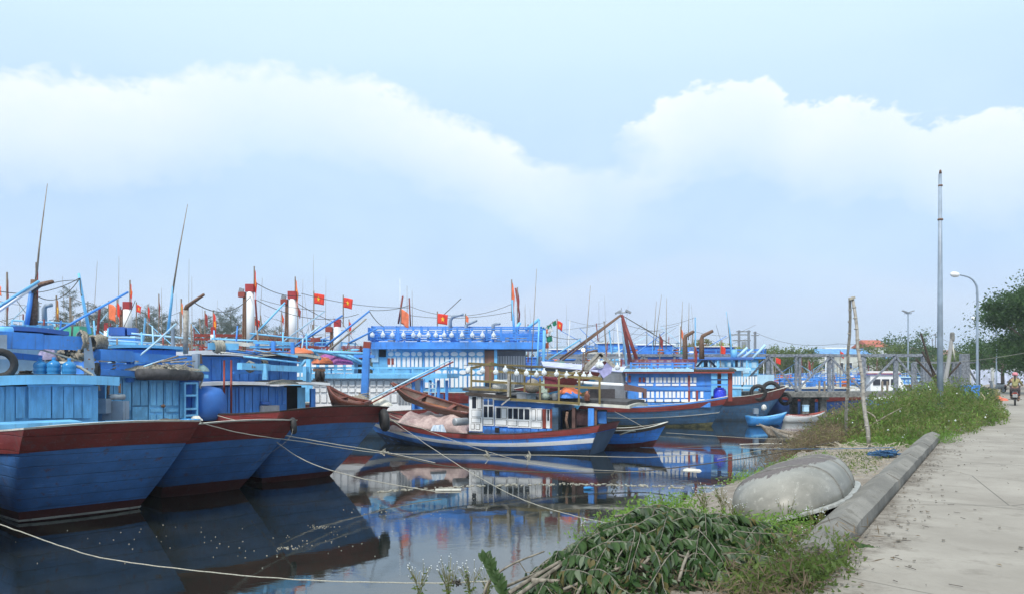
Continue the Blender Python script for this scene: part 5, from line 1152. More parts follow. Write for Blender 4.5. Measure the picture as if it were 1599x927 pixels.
for k, (a, b, D, mt, lab) in enumerate(((((385, 536), (445, 472)), None, 31, sky_blue, 'blue derrick slanting up to the second funnel'), (((460, 540), (535, 492)), None, 31, mid_blue, 'blue derrick right of the second funnel'), (((470, 532), (500, 508)), None, 33, pale_blue, 'pale short derrick behind the blue one'), (((508, 540), (577, 485)), None, 31, mid_blue, 'long blue derrick reaching right to the lamp roof'), (((515, 545), (572, 497)), None, 32, bamboo, 'brown thin derrick below the long blue one'), (((545, 535), (590, 512)), None, 33, mid_blue, 'short blue derrick beside the lamp roof'), (((858, 560), (907, 529)), None, 38, sky_blue, 'blue derrick behind the bunting'), (((878, 562), (970, 492)), None, 40, rust, 'long brown boom rising to the red A frame'))):
    (p, q) = a; one('derrick_pole', lab, 'pole', MB().tube([W(*p, D), W(*q, D)], .048, 8, .035), mt, group='derrick poles over the boats', smooth=True)
for k, (x, y0, y1, D, lab) in enumerate(((294, 545, 405, 44, 'hair thin antenna behind the rusty bent exhaust'), (185, 480, 400, 44, 'hair thin antenna left of the small white funnel'), (490, 500, 398, 50, 'hair thin antenna between the flying flags and the second funnel'), (472, 520, 436, 46, 'thin antenna just right of the second funnel'), (508, 530, 436, 48, 'thin antenna between the two flying starred flags'), (300, 540, 432, 46, 'thin antenna pair member right of the rusty exhaust'), (252, 520, 450, 40, 'short antenna left of the blue leaning mast'), (820, 510, 475, 48, 'short antenna over the lamp roof bow'), (412, 545, 500, 42, 'stubby antenna beside the tallest funnel'))):
    one('antenna', lab, 'antenna', MB().tube([W(x, y0, D), W(x + random.uniform(-1.5, 1.5), y1, D)], .022, 5, .008), bamboo, group='thin antennas')
# red roofed deck objects
one('green_tarp_roof', 'turquoise green deck box behind the net bundle', 'box', MB().beam(W(98, 520, 27), W(135, 518, 27), .8, .38), green_p)
st = thing('stepped_roof', 'dark blue stepped wheelhouse top beside the small white funnel', 'wheelhouse', W(195, 540, 25), R(10))
for x0, x1, y0, y1, mt in ((174, 199, 511, 524, deep_blue), (200, 215, 512, 523, deep_blue), (173, 216, 525, 528, pale_blue), (172, 217, 529, 533, mid_blue), (173, 217, 534, 538, sky_blue), (180, 215, 539, 543, dark_wood)):
    MB().beam(W(x0, (y0 + y1) / 2, 25), W(x1, (y0 + y1) / 2, 25.1), .6, (y1 - y0) * 25 / F).build('roof_step', mt, st, world=True)
db = thing('diamond_board', 'long cream fascia board with dark diamond marks above the second cabin', 'board', W(250, 548, 24), 0)
MB().beam(W(217, 537, 24), W(285, 544, 25), .06, .18).build('board', cream_p, db, world=True)
for x, y in ((230, 538.6), (257, 541.6), (277, 543.5)):
    c = W(x, y, 23.95 + (x - 217) / 68); MB().add([c + Vector((-.09, -.01, 0)), c + Vector((0, -.01, -.05)), c + Vector((.09, -.01, 0)), c + Vector((0, -.01, .05))], [(0, 1, 2, 3)]).build('diamond', deep_blue, db, world=True)
for k in range(5): wbeam(db, 'stanchion', rust, (262 + k * 9, 548, 24.5), (259 + k * 9, 536, 24.5), .06, .08)
one('red_rail', 'long oxide red rail board below the tallest white funnel', 'rail', MB().beam(W(303, 523, 36), W(450, 524, 38), .1, .14).beam(W(303, 529, 36), W(450, 530, 38), .1, .10), rail_red)
one('red_rail', 'oxide red rail with scalloped lower edge below the second white funnel', 'rail', (lambda m: [m.box(W(402 + k * 14, 531, 35.5), (.22, .08, .14)) for k in range(4)] and m)(MB().beam(W(398, 526, 35.5), W(452, 526, 35.5), .1, .16)), rust)
one('red_rail', 'oxide red rail with slots right of the second white funnel', 'rail', MB().beam(W(467, 530, 38), W(500, 530, 38), .1, .2).beam(W(470, 541, 38), W(498, 542, 38), .1, .15).beam(W(470, 546, 38), W(470, 528, 38), .1, .1), rail_red)
# ------------------------------------------------------------------ bridge
conc = plain('grey weathered timber', (.15, .175, .22), .85, scale=7, c2=(.26, .29, .34), bump=.5)
conc_d = plain('wet concrete', (.13, .14, .14), .85, scale=5, c2=(.24, .24, .23), bump=.5)
br = thing('truss_bridge', 'long grey timber truss footbridge crossing the harbour to the bank', 'bridge', W(1400, 0, 50).to_2d().to_3d(), 0)
def bx_(px, D=50): return (px - CX) / F * D
def truss(name, y, zt, zb, xs_, flip=0, w=.15, diag=True):
    for i, x in enumerate(xs_):
        MB().box((x, y, (zt + zb) / 2), (w * 1.5 if i % 2 == flip else w, w, zt - zb)).build('truss_post', conc, br, world=True)
        if i: 
            a = xs_[i - 1]
            top_first = (i + flip) % 2 == 1
            p, q = ((a, zt - .08), (x, zb + .1)) if top_first else ((a, zb + .1), (x, zt - .08))
            if diag: MB().beam((p[0], y - .13, p[1]), (q[0], y - .13, q[1]), .07, .13).build('diagonal', conc, br, world=True)
            MB().beam((a, y, zt + .05), (x, y, zt + .05 + random.uniform(-.02, .02)), .24, .13).build('top_chord', conc, br, world=True)
xs1 = [bx_(p) for p in (855, 905, 955, 1004, 1053, 1102, 1150, 1199, 1243, 1295, 1346, 1398, 1442)]
truss('near', 50, 4.2, 1.8, xs1, 1); xs2 = [bx_(p, 53) for p in (862, 1010, 1060, 1110, 1158, 1205, 1249, 1301, 1350, 1401, 1440)]
truss('far', 53, 4.2, 1.8, xs2, 0, .12, False)
MB().box(((xs1[0] + xs1[-1]) / 2, 51.5, 1.75), (xs1[-1] - xs1[0], 3.3, .12)).build('deck', conc_d, br, world=True)
MB().beam((xs1[0], 49.85, 1.64), (xs1[-1], 49.85, 1.64), .22, .34).build('deck_beam', conc_d, br, world=True)
for p in (1262, 1290, 1100, 960): 
    MB().box((bx_(p), 50.6, .4), (.42, .42, 2.3)).build('pile', conc_d, br, world=True); MB().box((bx_(p), 52.6, .4), (.42, .42, 2.3)).build('pile', conc_d, br, world=True)
    MB().box((bx_(p), 51.6, 1.45), (.5, 3.0, .3)).build('pile_cap', conc_d, br, world=True)
for p in (1279, 1287, 1377, 1385): MB().box((bx_(p), 49.95, 2.15), (.1, .1, .75)).build('deck_stub', wood, br, world=True)
# second run of the bridge towards the bank, farther off
b2 = thing('truss_bridge', 'second farther truss bridge run reaching the bank right of the tall pole', 'bridge', (bx_(1460, 66), 66, 0), 0)
sv = br; br = b2
truss('b', 66, 3.95, 1.7, [bx_(p, 66) for p in (1426, 1447, 1468, 1489, 1507, 1528)], 0, .2); truss('b', 69, 3.95, 1.7, [bx_(p, 69) for p in (1430, 1452, 1474, 1495, 1512)], 1, .16)
MB().box((bx_(1478, 67), 67.5, 1.62), (6.0, 3.4, .25)).build('deck', conc_d, b2, world=True); br = sv
MB().box((bx_(1506, 64), 64, 2.9), (.7, .35, 3.6)).build('concrete_portal', conc, b2, world=True)
# bamboo pole pair
bp = thing('bamboo_pole_pair', 'two tall bamboo poles leaning together at their tops on the bank', 'poles', G(10.8, 1.6, 1.1), 0)
def bam(a, b, r0, r1):
    a, b = W(*a), W(*b); pts = [a.lerp(b, i / 9) + Vector((.02 * math.sin(i * 1.9), 0, 0)) for i in range(10)]; m = MB().tube(pts, r0, 9, r1)
    for i in range(1, 14): m.lathe(a.lerp(b, i / 14), [(r0 * 1.0, -.012), (r0 * 1.12, 0), (r0 * 1.0, .012)], 9, b - a)
    return m
bam((1357, 698, 19.0), (1332, 463, 19.3), .052, .036).build('bamboo_pole', bamboo, bp, world=True, smooth=True)
bam((1320, 700, 21.5), (1328, 465, 19.3), .045, .034).build('bamboo_pole', bamboo, bp, world=True, smooth=True)
MB().beam(W(1326, 467, 19.25), W(1335, 464, 19.25), .04, .06).build('lashing', rope_m, bp, world=True)
# tall steel pole, street lamps
def post(label, name, base, H, r0, r1, mat, cat, arm=None, D=None, group=None):
    t = thing(name, label, cat, base, 0, group); b = Vector(base)
    MB().tube([b + Vector((0, 0, -.3)), b + Vector((0, 0, H * .5)), b + Vector((0, 0, H))], r0, 12, r1).build('pole', mat, t, world=True, smooth=True); return t
b = W(1468, 600, 26.0); b.z = 1.1
t = post('tallest grey steel pole rising out of the weeds beside the road', 'tall_pole', b, W(0, 272, 26).z - 1.1, .115, .055, pipe_grey, 'pole')
MB().lathe(W(1468.4, 343, 26), [(.08, -.03), (.095, 0), (.08, .03)], 12).lathe(W(1468.4, 290, 26), [(.065, -.03), (.08, 0), (.065, .03)], 12).lathe(W(1468.4, 271, 26), [(.05, 0), (.03, .12)], 8).build('collar', rust, t, world=True, smooth=True)
def lamp(label, px, D, ytop, xtip, ytip, zb=1.3, r=.075):
    b = W(px, 0, D); b.z = zb; t = thing('street_lamp', label, 'street lamp', b, 0, 'curved street lamps along the road'); top = W(px, ytop, D)
    pts = smoothpath([b, b.lerp(top, .5), W(px, ytop + 25 * 45 / D, D), W(px - 3.5 * 45 / D, ytop + 10 * 45 / D, D), W(px - 12 * 45 / D, ytop + 2 * 45 / D, D), W(xtip + 4, ytip - .5, D)], 5)
    MB().tube(pts, r, 9, r * .45).build('pole', pipe_grey, t, world=True, smooth=True)
    MB().lathe(W(xtip + 5, ytip, D), [(.05, 0), (.12, .06), (.16, .25), (.13, .42), (.05, .5)], 10, (-1, 0, .12)).build('lamp_head', white_p, t, world=True, smooth=True)
    MB().lathe(b, [(r * 1.8, 0), (r * 1.8, .25), (r * 1.1, .3)], 10).build('base', conc, t, world=True)
lamp('nearer curved street lamp, its white head left of the big tree', 1526, 42, 431, 1493, 429.5)
lamp('farther curved street lamp in front of the big tree crown', 1556, 75, 499, 1519, 497, r=.07)
tl = thing('twin_lamp', 'slim far lamp post with two spread lamp heads above the bridge', 'street lamp', W(1418, 0, 105).to_2d().to_3d(), 0)
MB().tube([W(1418, 585, 105), W(1418, 487, 105)], .13, 8, .08).build('pole', pipe_grey, tl, world=True); MB().box(W(1413, 486, 105), (.75, .4, .14), 0, ('Y', .35)).box(W(1423, 486, 105), (.75, .4, .14), 0, ('Y', -.35)).box(W(1418, 489, 105), (1.0, .1, .1)).build('lamp_head', grey_p, tl, world=True)
# leaning concrete pole with strut, brown crossed bars
lp = thing('leaning_pole', 'leaning whitish concrete post with a thin stay right of the tall pole', 'post', W(1475, 600, 33), 0)
MB().tube([W(1474, 605, 33), W(1482, 560, 33), W(1487, 521, 33)], .095, 8, .07).build('pole', plain('whitewashed concrete', (.45, .46, .47), .8, c2=(.3, .3, .3)), lp, world=True); MB().lathe(W(1487, 520, 33), [(.085, -.35), (.1, -.2), (.095, 0), (.06, .05)], 8).build('cap', conc_d, lp, world=True); wtube(lp, 'stay', cream_p, [(1487, 535, 33), (1491, 562, 33)], .03)
db2 = thing('crossed_bars', 'dark brown crossed timber bars leaning left of the tall pole', 'bars', W(1455, 600, 34), 0)
for a, b in (((1438, 520), (1462, 600)), ((1430, 560), (1460, 592)), ((1478, 590), (1500, 565)), ((1440, 548), (1468, 598))): MB().beam(W(*a, 34), W(*b, 34), .05, .07).build('bar', dark_wood, db2, world=True)
# power poles and transformer frame
def upole(label, px, D, ytop, arms, zb=1.2, r=.16):
    b = W(px, 0, D); b.z = zb; t = thing('utility_pole', label, 'utility pole', b, 0, 'far utility poles'); MB().tube([b, W(px, ytop, D)], r, 7, r * .7).build('pole', conc, t, world=True)
    for y, w in arms: MB().beam(W(px - w, y, D), W(px + w, y, D), .15, .15).build('crossarm', conc_d, t, world=True)
    return t
upole('far utility pole right of the transformer frame', 1179, 160, 517, [(519, 3), (523, 6)], r=.35)
upole('far utility pole between the twin lamp and the tall pole', 1461, 190, 520, [(522, 3)]); upole('shorter far pole left of it', 1456, 200, 527, [(530, 2)])
for k, (px, lab) in enumerate(((137, 'far utility pole by the net bundle'), (60, 'far utility pole at the left edge'))): upole(lab, px, 150, 470, [(473, 5), (478, 4)], r=.2)
tf = thing('transformer_frame', 'far H shaped transformer frame with crossbars on two poles', 'frame', W(1160, 0, 160).to_2d().to_3d(), 0)
for p in (1154, 1169): MB().tube([W(p, 582, 160), W(p, 515, 160)], .32, 7, .25).build('pole', conc, tf, world=True)
for y, a, b in ((517, 1150, 1172), (522, 1141, 1170), (531, 1144, 1172)): MB().beam(W(a, y, 160), W(b, y, 160), .2, .2).build('crossbar', conc_d, tf, world=True)
MB().box(W(1162, 538, 160), (.9, .7, 1.5)).build('transformer', grey_p, tf, world=True)
for a, b, s, lab in (((1179, 518, 160), (1310, 536, 120), 1.2, 'power line from the far utility pole to the right'), ((1310, 536, 120), (1461, 521, 190), 1, 'power line between the bamboo poles and the far pole'), ((1461, 523, 190), (1599, 545, 120), 1.5, 'power line passing behind the near street lamp'), ((1400, 562, 50), (1640, 542, 34), .35, 'pale cable crossing below the big tree')):
    one('power_line', lab, 'cable', MB().tube(curve3(W(*a), W(*b), s, 14), .035 if a[2] > 60 else .014, 4), rope_d if a[2] > 60 else rope_m, group='cables')
# ------------------------------------------------------------------ buildings
tile = plain('red roof tiles', (.40, .10, .07), .8, scale=2, c2=(.5, .16, .10)); plaster = plain('pale plaster', (.50, .52, .50), .85, scale=.5); blue_roof = plain('blue sheet roof', (.12, .30, .62), .6, scale=1)
tile_old = plain('old brown roof tiles', (.28, .13, .10), .85, scale=1.2, c2=(.36, .2, .16))
def house(label, px0, px1, D, yb, ye_, yr_, roof, wall, gable=False, yaw=0, nwin=3, name='house', depth=9):
    b = W((px0 + px1) / 2, 0, D); b.z = 1.1; t = thing(name, label, 'house', b, R(yaw)); w = (px1 - px0) * D / F; ze, zr = W(0, ye_, D).z - b.z, W(0, yr_, D).z - b.z
    MB().box((0, depth / 2, ze / 2), (w, depth, ze)).build('wall', wall, t); o = .4
    if gable: MB().hexa([(-w / 2 - o, -o, ze), (w / 2 + o, -o, ze), (w / 2 + o, depth + o, ze), (-w / 2 - o, depth + o, ze)], [(-.1, -o, zr), (.1, -o, zr), (.1, depth + o, zr), (-.1, depth + o, zr)]).build('roof', roof, t)
    else: MB().hexa([(-w / 2 - o, -o, ze), (w / 2 + o, -o, ze), (w / 2 + o, depth + o, ze), (-w / 2 - o, depth + o, ze)], [(-w / 2 - .1, depth / 2 - .1, zr), (w / 2 + .1, depth / 2 - .1, zr), (w / 2 + .1, depth / 2 + .1, zr), (-w / 2 - .1, depth / 2 + .1, zr)]).build('roof', roof, t)
    for k in range(nwin):
        f = MB().box((-w / 2 + w * (k + .5) / nwin, -.04, ze * .6), (w / nwin * .42, .1, min(1.5, ze * .4))).build('window', white_p, t)
        MB().box((-w / 2 + w * (k + .5) / nwin, -.1, ze * .6), (w / nwin * .34, .04, min(1.3, ze * .34))).build('pane', glass, f)
    return t
t = house('two storey house with red tiled roof and pale gable above the bridge', 1358, 1386, 180, 0, 541, 529, tile, plaster, nwin=2)
MB().hexa([(-2.6, -1.2, 5.2), (2.4, -1.2, 5.2), (2.4, 2, 5.2), (-2.6, 2, 5.2)], [(-.1, -1.2, 8), (.1, -1.2, 8), (.1, 4, 8), (-.1, 4, 8)]).build('porch_gable', plaster, t)
house('long low building with bright blue sheet roof behind the bridge', 1280, 1362, 170, 0, 553, 543, blue_roof, plaster, nwin=6); house('blue roofed shed right of the red tiled house', 1388, 1428, 175, 0, 560, 551, blue_roof, plaster, nwin=3)
t = house('pale two storey house with roof balustrade beside the red tiled house', 1298, 1335, 200, 0, 547, 541, plaster, white_p, nwin=4)
house('brown tiled long roof building behind the tall pole', 1440, 1482, 190, 0, 556, 541, tile_old, plaster, nwin=4); house('brown tiled roof building right of the leaning post', 1484, 1508, 200, 0, 556, 545, tile_old, plaster, nwin=2)
house('far grey roofed houses by the left end of the bridge', 880, 905, 190, 0, 552, 541, pipe_grey, plaster, nwin=2); house('far grey roofed shed behind the bunting', 856, 880, 200, 0, 553, 546, pipe_grey, plaster, nwin=2); house('far grey roofed shed left of the red A frame mast', 936, 965, 210, 0, 552, 543, pipe_grey, plaster, nwin=2)
house('far white house in front of the left tree line', 540, 575, 180, 0, 545, 535, pipe_grey, plaster, nwin=3)
fw = thing('boundary_wall', 'long pale lilac boundary wall behind the trees at the road end', 'wall', (80, 128, 1.2), 0)
MB().beam((72, 122, 2.4), (112, 134, 2.4), .3, 2.6).build('wall', plain('lilac white plaster', (.52, .57, .72), .8, scale=.6), fw, world=True)
for k in range(9): MB().box((74 + k * 4.6, 122.3 + k * 1.38, 2.5), (.4, .4, 3.0)).build('pillar', plaster, fw, world=True)
wt_ = thing('metal_bin', 'blue and grey metal bin standing in the weeds beside the near street lamp', 'bin', W(1514, 620, 37), R(8))
m = MB().box((0, 0, .05), (.55, .6, 1.0)).box((0, 0, .58), (.62, .66, .05)).box((-.26, -.31, .05), (.05, .04, 1.0)).box((.26, -.31, .05), (.05, .04, 1.0)); m.build('bin_body', mid_blue, wt_);
# ------------------------------------------------------------------ leaves
def leafmat(name, c, c2, rough=.55):
    t = NT(name); i = t.n('ShaderNodeObjectInfo'); g = t.n('ShaderNodeNewGeometry')
    col = t.mix(g.outputs['Random Per Island'], c, c2); n = t.noise(.6, detail=3); col = t.mix(t.ramp(n, .35, .65), col, mulc(c, .8))
    t.b.inputs['Subsurface Weight'].default_value = 0
    m = t.fin(col, rough, spec=.3); tr = t.n('ShaderNodeBsdfTranslucent'); t.set(tr.inputs[0], t.mix(.5, col, mulc(c2, 1.5))); ms = t.n('ShaderNodeMixShader'); ms.inputs[0].default_value = .38
    t.t.links.new(t.b.outputs[0], ms.inputs[1]); t.t.links.new(tr.outputs[0], ms.inputs[2]); t.t.links.new(ms.outputs[0], t.o.inputs[0]); return m
L_dark = leafmat('leaves dark green', (.035, .085, .028), (.085, .16, .045)); L_mid = leafmat('leaves mid green', (.085, .14, .03), (.20, .26, .07)); L_bright = leafmat('leaves bright green', (.11, .23, .035), (.22, .34, .07))
L_pine = leafmat('casuarina needles', (.07, .10, .085), (.14, .18, .15)); L_yel = leafmat('leaves yellow green', (.30, .36, .05), (.42, .46, .12)); L_dry = leafmat('dry brown stalks', (.16, .12, .08), (.30, .24, .16), .9); L_olive = leafmat('leaves olive', (.15, .16, .06), (.30, .28, .12)); L_pale = leafmat('leaf pale underside', (.17, .22, .14), (.26, .32, .22))
bark = plain('bark', (.12, .10, .085), .9, scale=10, stretch=(1, 1, .2), c2=(.2, .17, .14))
def leaves(centers, size, aspect=.45, droop=0, name='crown', mat=L_mid, parent=None, fold=False, keep=False, dirs=None):
    c = np.asarray(centers, dtype=float); n = len(c); rs = np.random.RandomState(n % 977 + 3)
    d = rs.normal(size=(n, 3)); 
    if dirs is not None: d = d * .45 + np.asarray(dirs)
    d[:, 2] -= droop; d /= np.linalg.norm(d, axis=1)[:, None]
    r = rs.normal(size=(n, 3)); s = np.cross(d, r); s /= np.linalg.norm(s, axis=1)[:, None] + 1e-9
    L = (size * rs.uniform(.6, 1.3, n))[:, None]; w = L * aspect * .5
    p0 = c; p1 = c + d * L * .45 + s * w; p2 = c + d * L; p3 = c + d * L * .45 - s * w
    v = np.stack([p0, p1, p2, p3], 1).reshape(-1, 3); me = bpy.data.meshes.new(name); me.vertices.add(4 * n); me.vertices.foreach_set('co', v.ravel())
    me.loops.add(4 * n); me.loops.foreach_set('vertex_index', np.arange(4 * n, dtype=np.int32)); me.polygons.add(n)
    me.polygons.foreach_set('loop_start', np.arange(0, 4 * n, 4, dtype=np.int32)); me.polygons.foreach_set('loop_total', np.full(n, 4, dtype=np.int32)); me.materials.append(mat); me.update(calc_edges=True)
    o = bpy.data.objects.new(name, me); COL.objects.link(o); o.parent = parent; return o
def broadleaf(label, loc, H, Rr, mat, seed, n=5000, ls=.35, trunk=.2, group=None, flat=1.0, low=.3, name='broadleaf_tree'):
    rnd = random.Random(seed); t = thing(name, label, 'tree', loc, rnd.uniform(0, 6), group); m = MB(); tips = []
    m.tube([(0, 0, -.3), (.1 * Rr * .3, 0, H * low), (0, .1, H * .6)], trunk, 8, trunk * .5)
    for k in range(9):
        a = k * 2.4 + rnd.uniform(-.4, .4); z0 = H * rnd.uniform(low * .8, .6); r = Rr * rnd.uniform(.5, .9); e = Vector((r * math.cos(a), r * math.sin(a), z0 + (H - z0) * rnd.uniform(.25, .8)))
        mid = Vector((r * .4 * math.cos(a), r * .4 * math.sin(a), (z0 + e.z) / 2 + .1)); m.tube([(0, 0, z0), mid, e], trunk * .4, 6, trunk * .1); tips.append(e)
        for q in range(3):
            e2 = e + Vector((rnd.uniform(-1, 1), rnd.uniform(-1, 1), rnd.uniform(-.2, .8))) * Rr * .35; m.tube([mid.lerp(e, .5), e2], trunk * .15, 5, trunk * .05); tips.append(e2)
    m.build('trunk', bark, t); rs = np.random.RandomState(seed); cl = []
    for k in range(34): 
        a = rnd.uniform(0, 6.28); q = rnd.uniform(.2, 1) ** .6; z = rnd.uniform(low + .05, 1); rr = Rr * q * math.sin(math.pi * min(.97, max(.12, (z - low * .7) / (1.06 - low * .7)))) ** .55
        tips.append(Vector((rr * math.cos(a), rr * math.sin(a), H * z)))
    per = n // len(tips)
    for c in tips:
        s = Rr * rnd.uniform(.10, .22); cl.append(rs.normal(size=(int(per * rnd.uniform(.5, 1.5)), 3)) * (s, s, s * .55 * flat) + tuple(c))
    leaves(np.concatenate(cl), ls, .5, .3, 'crown', mat, t); return t
def casuarina(label, loc, H, seed, n=2600, group=None, w=1.0):
    rnd = random.Random(seed); t = thing('casuarina_tree', label, 'tree', loc, rnd.uniform(0, 6), group); m = MB().tube([(0, 0, -.3), (.1, 0, H * .5), (0, 0, H)], .16, 7, .03); rs = np.random.RandomState(seed); cl = []; dd = []
    for k in range(34):
        z = H * (.18 + .8 * k / 34); a = k * 2.4 + rnd.uniform(-.5, .5); L = w * H * .24 * (1.06 - z / H) ** .7 * rnd.uniform(.6, 1.2); e = Vector((L * math.cos(a), L * math.sin(a), z + L * rnd.uniform(.1, .6)))
        m.tube([(0, 0, z), e], .04, 4, .015); nn = int(n / 34 * (.4 + L)); u = rs.uniform(.15, 1.05, nn)[:, None]
        cl.append(np.array([0, 0, z]) * (1 - u) + np.array(e) * u + rs.normal(size=(nn, 3)) * .14 * (w + .4)); dd.append(np.tile(np.array([math.cos(a) * .5, math.sin(a) * .5, .2]), (nn, 1)))
    m.build('trunk', bark, t); leaves(np.concatenate(cl), .42, .16, .1, 'crown', L_pine, t, dirs=np.concatenate(dd)); return t
def ground_at(px, D, z=1.2): p = W(px, 0, D); p.z = z; return p
# left tree line of casuarinas: three built, the rest copied
cas = [casuarina('tall lone conifer like casuarina behind the leaning blue mast', ground_at(108, 140), W(0, 446, 140).z - 1.2, 1, w=.9), casuarina('casuarina near the large orange flag', ground_at(150, 145), W(0, 474, 145).z - 1.2, 2, w=1.5), casuarina('casuarina tuft behind the tallest funnel', ground_at(360, 142), W(0, 478, 142).z - 1.2, 3, w=1.3)]
spots = [(163, 478, 'left of the large orange flag'), (176, 480, 'behind the large orange flag'), (140, 490, 'behind the turquoise box'), (240, 477, 'left of the blue leaning mast by the second cabin'), (228, 484, 'behind the small starred flag'), (252, 488, 'right of the blue leaning mast'), (322, 492, 'left of the hanging red flag'), (345, 486, 'just left of the tallest funnel'), (372, 496, 'behind the tallest funnel post'), (355, 500, 'low behind the tallest funnel'), (310, 497, 'right of the rusty bent exhaust'), (95, 492, 'left of the lone conifer'), (215, 496, 'right of the small funnel'), (270, 500, 'behind the second antenna'), (195, 492, 'behind the small white funnel'), (412, 505, 'between the two tall funnels'), (436, 508, 'left of the second tall funnel'), (60, 500, 'behind the rusty mast'), (125, 500, 'right of the lone conifer'), (25, 505, 'at the left edge')]
for k, (px, yt, w_) in enumerate(spots):
    src = cas[1 + k % 2]; c = copy_tree(src); D = 146 + (k * 7) % 22; s = (W(0, yt, D).z - 1.2) / (W(0, 474 if src is cas[1] else 478, 145 if src is cas[1] else 142).z - 1.2); c.scale = (s * 1.1, s * 1.1, s); setpose(c, ground_at(px, D), k * 1.7); c['label'] = 'grey green casuarina ' + w_
    c['group'] = 'far casuarinas'
for c in cas: c['group'] = 'far casuarinas'
# low woods: one mass far off on the left and middle
def mass(name, label, x0, x1, D, h0, h1, n, mat, ls, dep=14, seed=5):
    rs = np.random.RandomState(seed); x = rs.uniform(x0, x1, n); y = D + rs.uniform(0, dep, n); ph = np.sin(x * .25 + 1) * .5 + np.sin(x * .61) * .3 + np.sin(x * 1.7) * .2
    top = h0 + (h1 - h0) * (.5 + .5 * ph); z = 1.0 + top * rs.uniform(0, 1, n) ** .7
    o = leaves(np.stack([x, y, z], 1), ls, .55, .1, name, mat); return tag(o, label, 'woodland', kind='stuff')
mass('far_wood', 'low pale woodland along the far shore behind the left boats', -110, -15, 165, 3.5, 7, 16000, L_pine, .9)
mass('far_wood', 'low dark woodland along the far shore in the middle', -25, 62, 175, 4.0, 6.6, 14000, L_dark, .9, seed=6)
mass('far_wood', 'dense green woodland behind the road end', 60, 150, 185, 5, 8.5, 14000, L_dark, 1.0, seed=8)
for lab, px, D, yt, Rr, mat, sd in (('rounded green tree left of the blue roofed building', 1222, 130, 539, 3.4, L_mid, 21), ('rounded green tree touching it on the right', 1252, 132, 541, 3.2, L_mid, 22), ('small olive tree left of the bridge corner trees', 1198, 136, 546, 2.4, L_olive, 23), ('yellow green leafy tree right of the bent exhausts', 1128, 125, 536, 2.2, L_yel, 24), ('olive tree behind the bent exhausts', 1098, 128, 532, 2.6, L_olive, 25), ('dull green tree left of the yellow green one', 1075, 134, 540, 2.2, L_olive, 26),
    ('second yellow green tree beside the transformer frame', 1146, 127, 540, 1.9, L_yel, 27), ('round green tree right of the red tiled house', 1385, 125, 538, 3.6, L_mid, 28), ('taller dark tree behind the twin lamp', 1417, 140, 522, 4.4, L_dark, 29), ('bright green tree low behind the leaning post', 1494, 130, 549, 3.0, L_mid, 30), ('dark green dome shaped tree right of the leaning post', 1512, 150, 536, 5.2, L_dark, 31), ('dark tree left of the tall pole base', 1434, 150, 530, 3.6, L_dark, 32)):
    broadleaf(lab, ground_at(px, D), W(0, yt, D).z - 1.2, Rr, mat, sd, n=2600, ls=.42, group='trees beyond the bridge', low=.12)
broadleaf('big dark green tree leaning in from the right edge', ground_at(1638, 60, 1.3), W(0, 436, 60).z - 1.3, 3.7, L_dark, 41, n=34000, ls=.24, trunk=.3, low=.14)
broadleaf('second tall dark tree farther along behind the rider, cut by the right edge', ground_at(1640, 78, 1.3), 9.5, 5.5, L_dark, 43, n=9000, ls=.32, trunk=.3, low=.25)
broadleaf('umbrella shaped roadside tree with a bare trunk behind the rider', ground_at(1566, 92, 1.3), W(0, 536, 92).z - 1.3, 4.6, L_dark, 42, n=6000, ls=.30, trunk=.24, low=.42)
# ------------------------------------------------------------------ overturned boat on the bank
ov_m = None
def mk_ov():
    t = NT('worn grey fibreglass'); n = t.noise(1.6, detail=6, rough=.6); f = t.noise(18, detail=8, rough=.75); st = t.noise(5, t.map((.5, 3, 3)), detail=6, rough=.7)
    sp_ = t.n('ShaderNodeSeparateXYZ'); t.t.links.new(t.tc.outputs['Object'], sp_.inputs[0])
    c = t.mix(t.ramp(n, .35, .65), (.17, .165, .145), (.275, .265, .235)); c = t.mix(t.math('MULTIPLY', t.ramp(f, .5, .7), .4), c, (.20, .20, .18))
    c = t.mix(t.math('MULTIPLY', t.ramp(st, .55, .7), .5), c, (.42, .41, .37))
    # bitumen patch painted along the keel: ragged edge
    q = t.math('ADD', sp_.outputs[2], t.math('MULTIPLY', t.math('SUBTRACT', st, .5), .22)); q = t.math('ADD', q, t.math('MULTIPLY', sp_.outputs[1], .10))
    q = t.math('ADD', q, t.math('MULTIPLY', sp_.outputs[0], .055))
    k = t.math('MULTIPLY', t.ramp(q, .385, .405), t.ramp(t.math('ADD', sp_.outputs[0], t.math('MULTIPLY', t.math('SUBTRACT', st, .5), 1.6)), .95, .85)); c = t.mix(k, c, t.mix(t.ramp(f, .4, .6), (.10, .085, .085), (.155, .135, .13)))
    t.bump(t.math('ADD', t.math('MULTIPLY', f, .4), t.math('MULTIPLY', k, .5)), .5, .01)
    return t.fin(c, t.math('ADD', t.math('MULTIPLY', k, .4), .42))
ov_m = mk_ov()
OC = G(3.2, 1.12, 1.25); yaw_o = math.atan2(KU.y, KU.x)
ov = thing('overturned_boat', 'overturned grey fibreglass boat hull lying keel up beside the kerb', 'boat', OC, yaw_o + R(3)); ov.rotation_euler = (R(-15), R(1.5), yaw_o + R(3))
def hull_pt(s, a):   # s -1..1 along, a 0..pi across
    q = abs(s); prof = (1 - q ** 3.6) ** .55 if s < 0 else (1 - q ** 3.0) ** .6
    w = .68 * (1 - .10 * s) * max(.02, prof); h = .54 * max(.02, (1 - q ** 4.0) ** .5)
    ca, sa = math.cos(a), math.sin(a)
    y = w * math.copysign(abs(ca) ** .72, ca); z = h * abs(sa) ** .78
    return Vector((2.1 * s, y, z))
rows = [[hull_pt(-1 + 2 * i / 60, math.pi * j / 28) for j in range(29)] for i in range(61)]
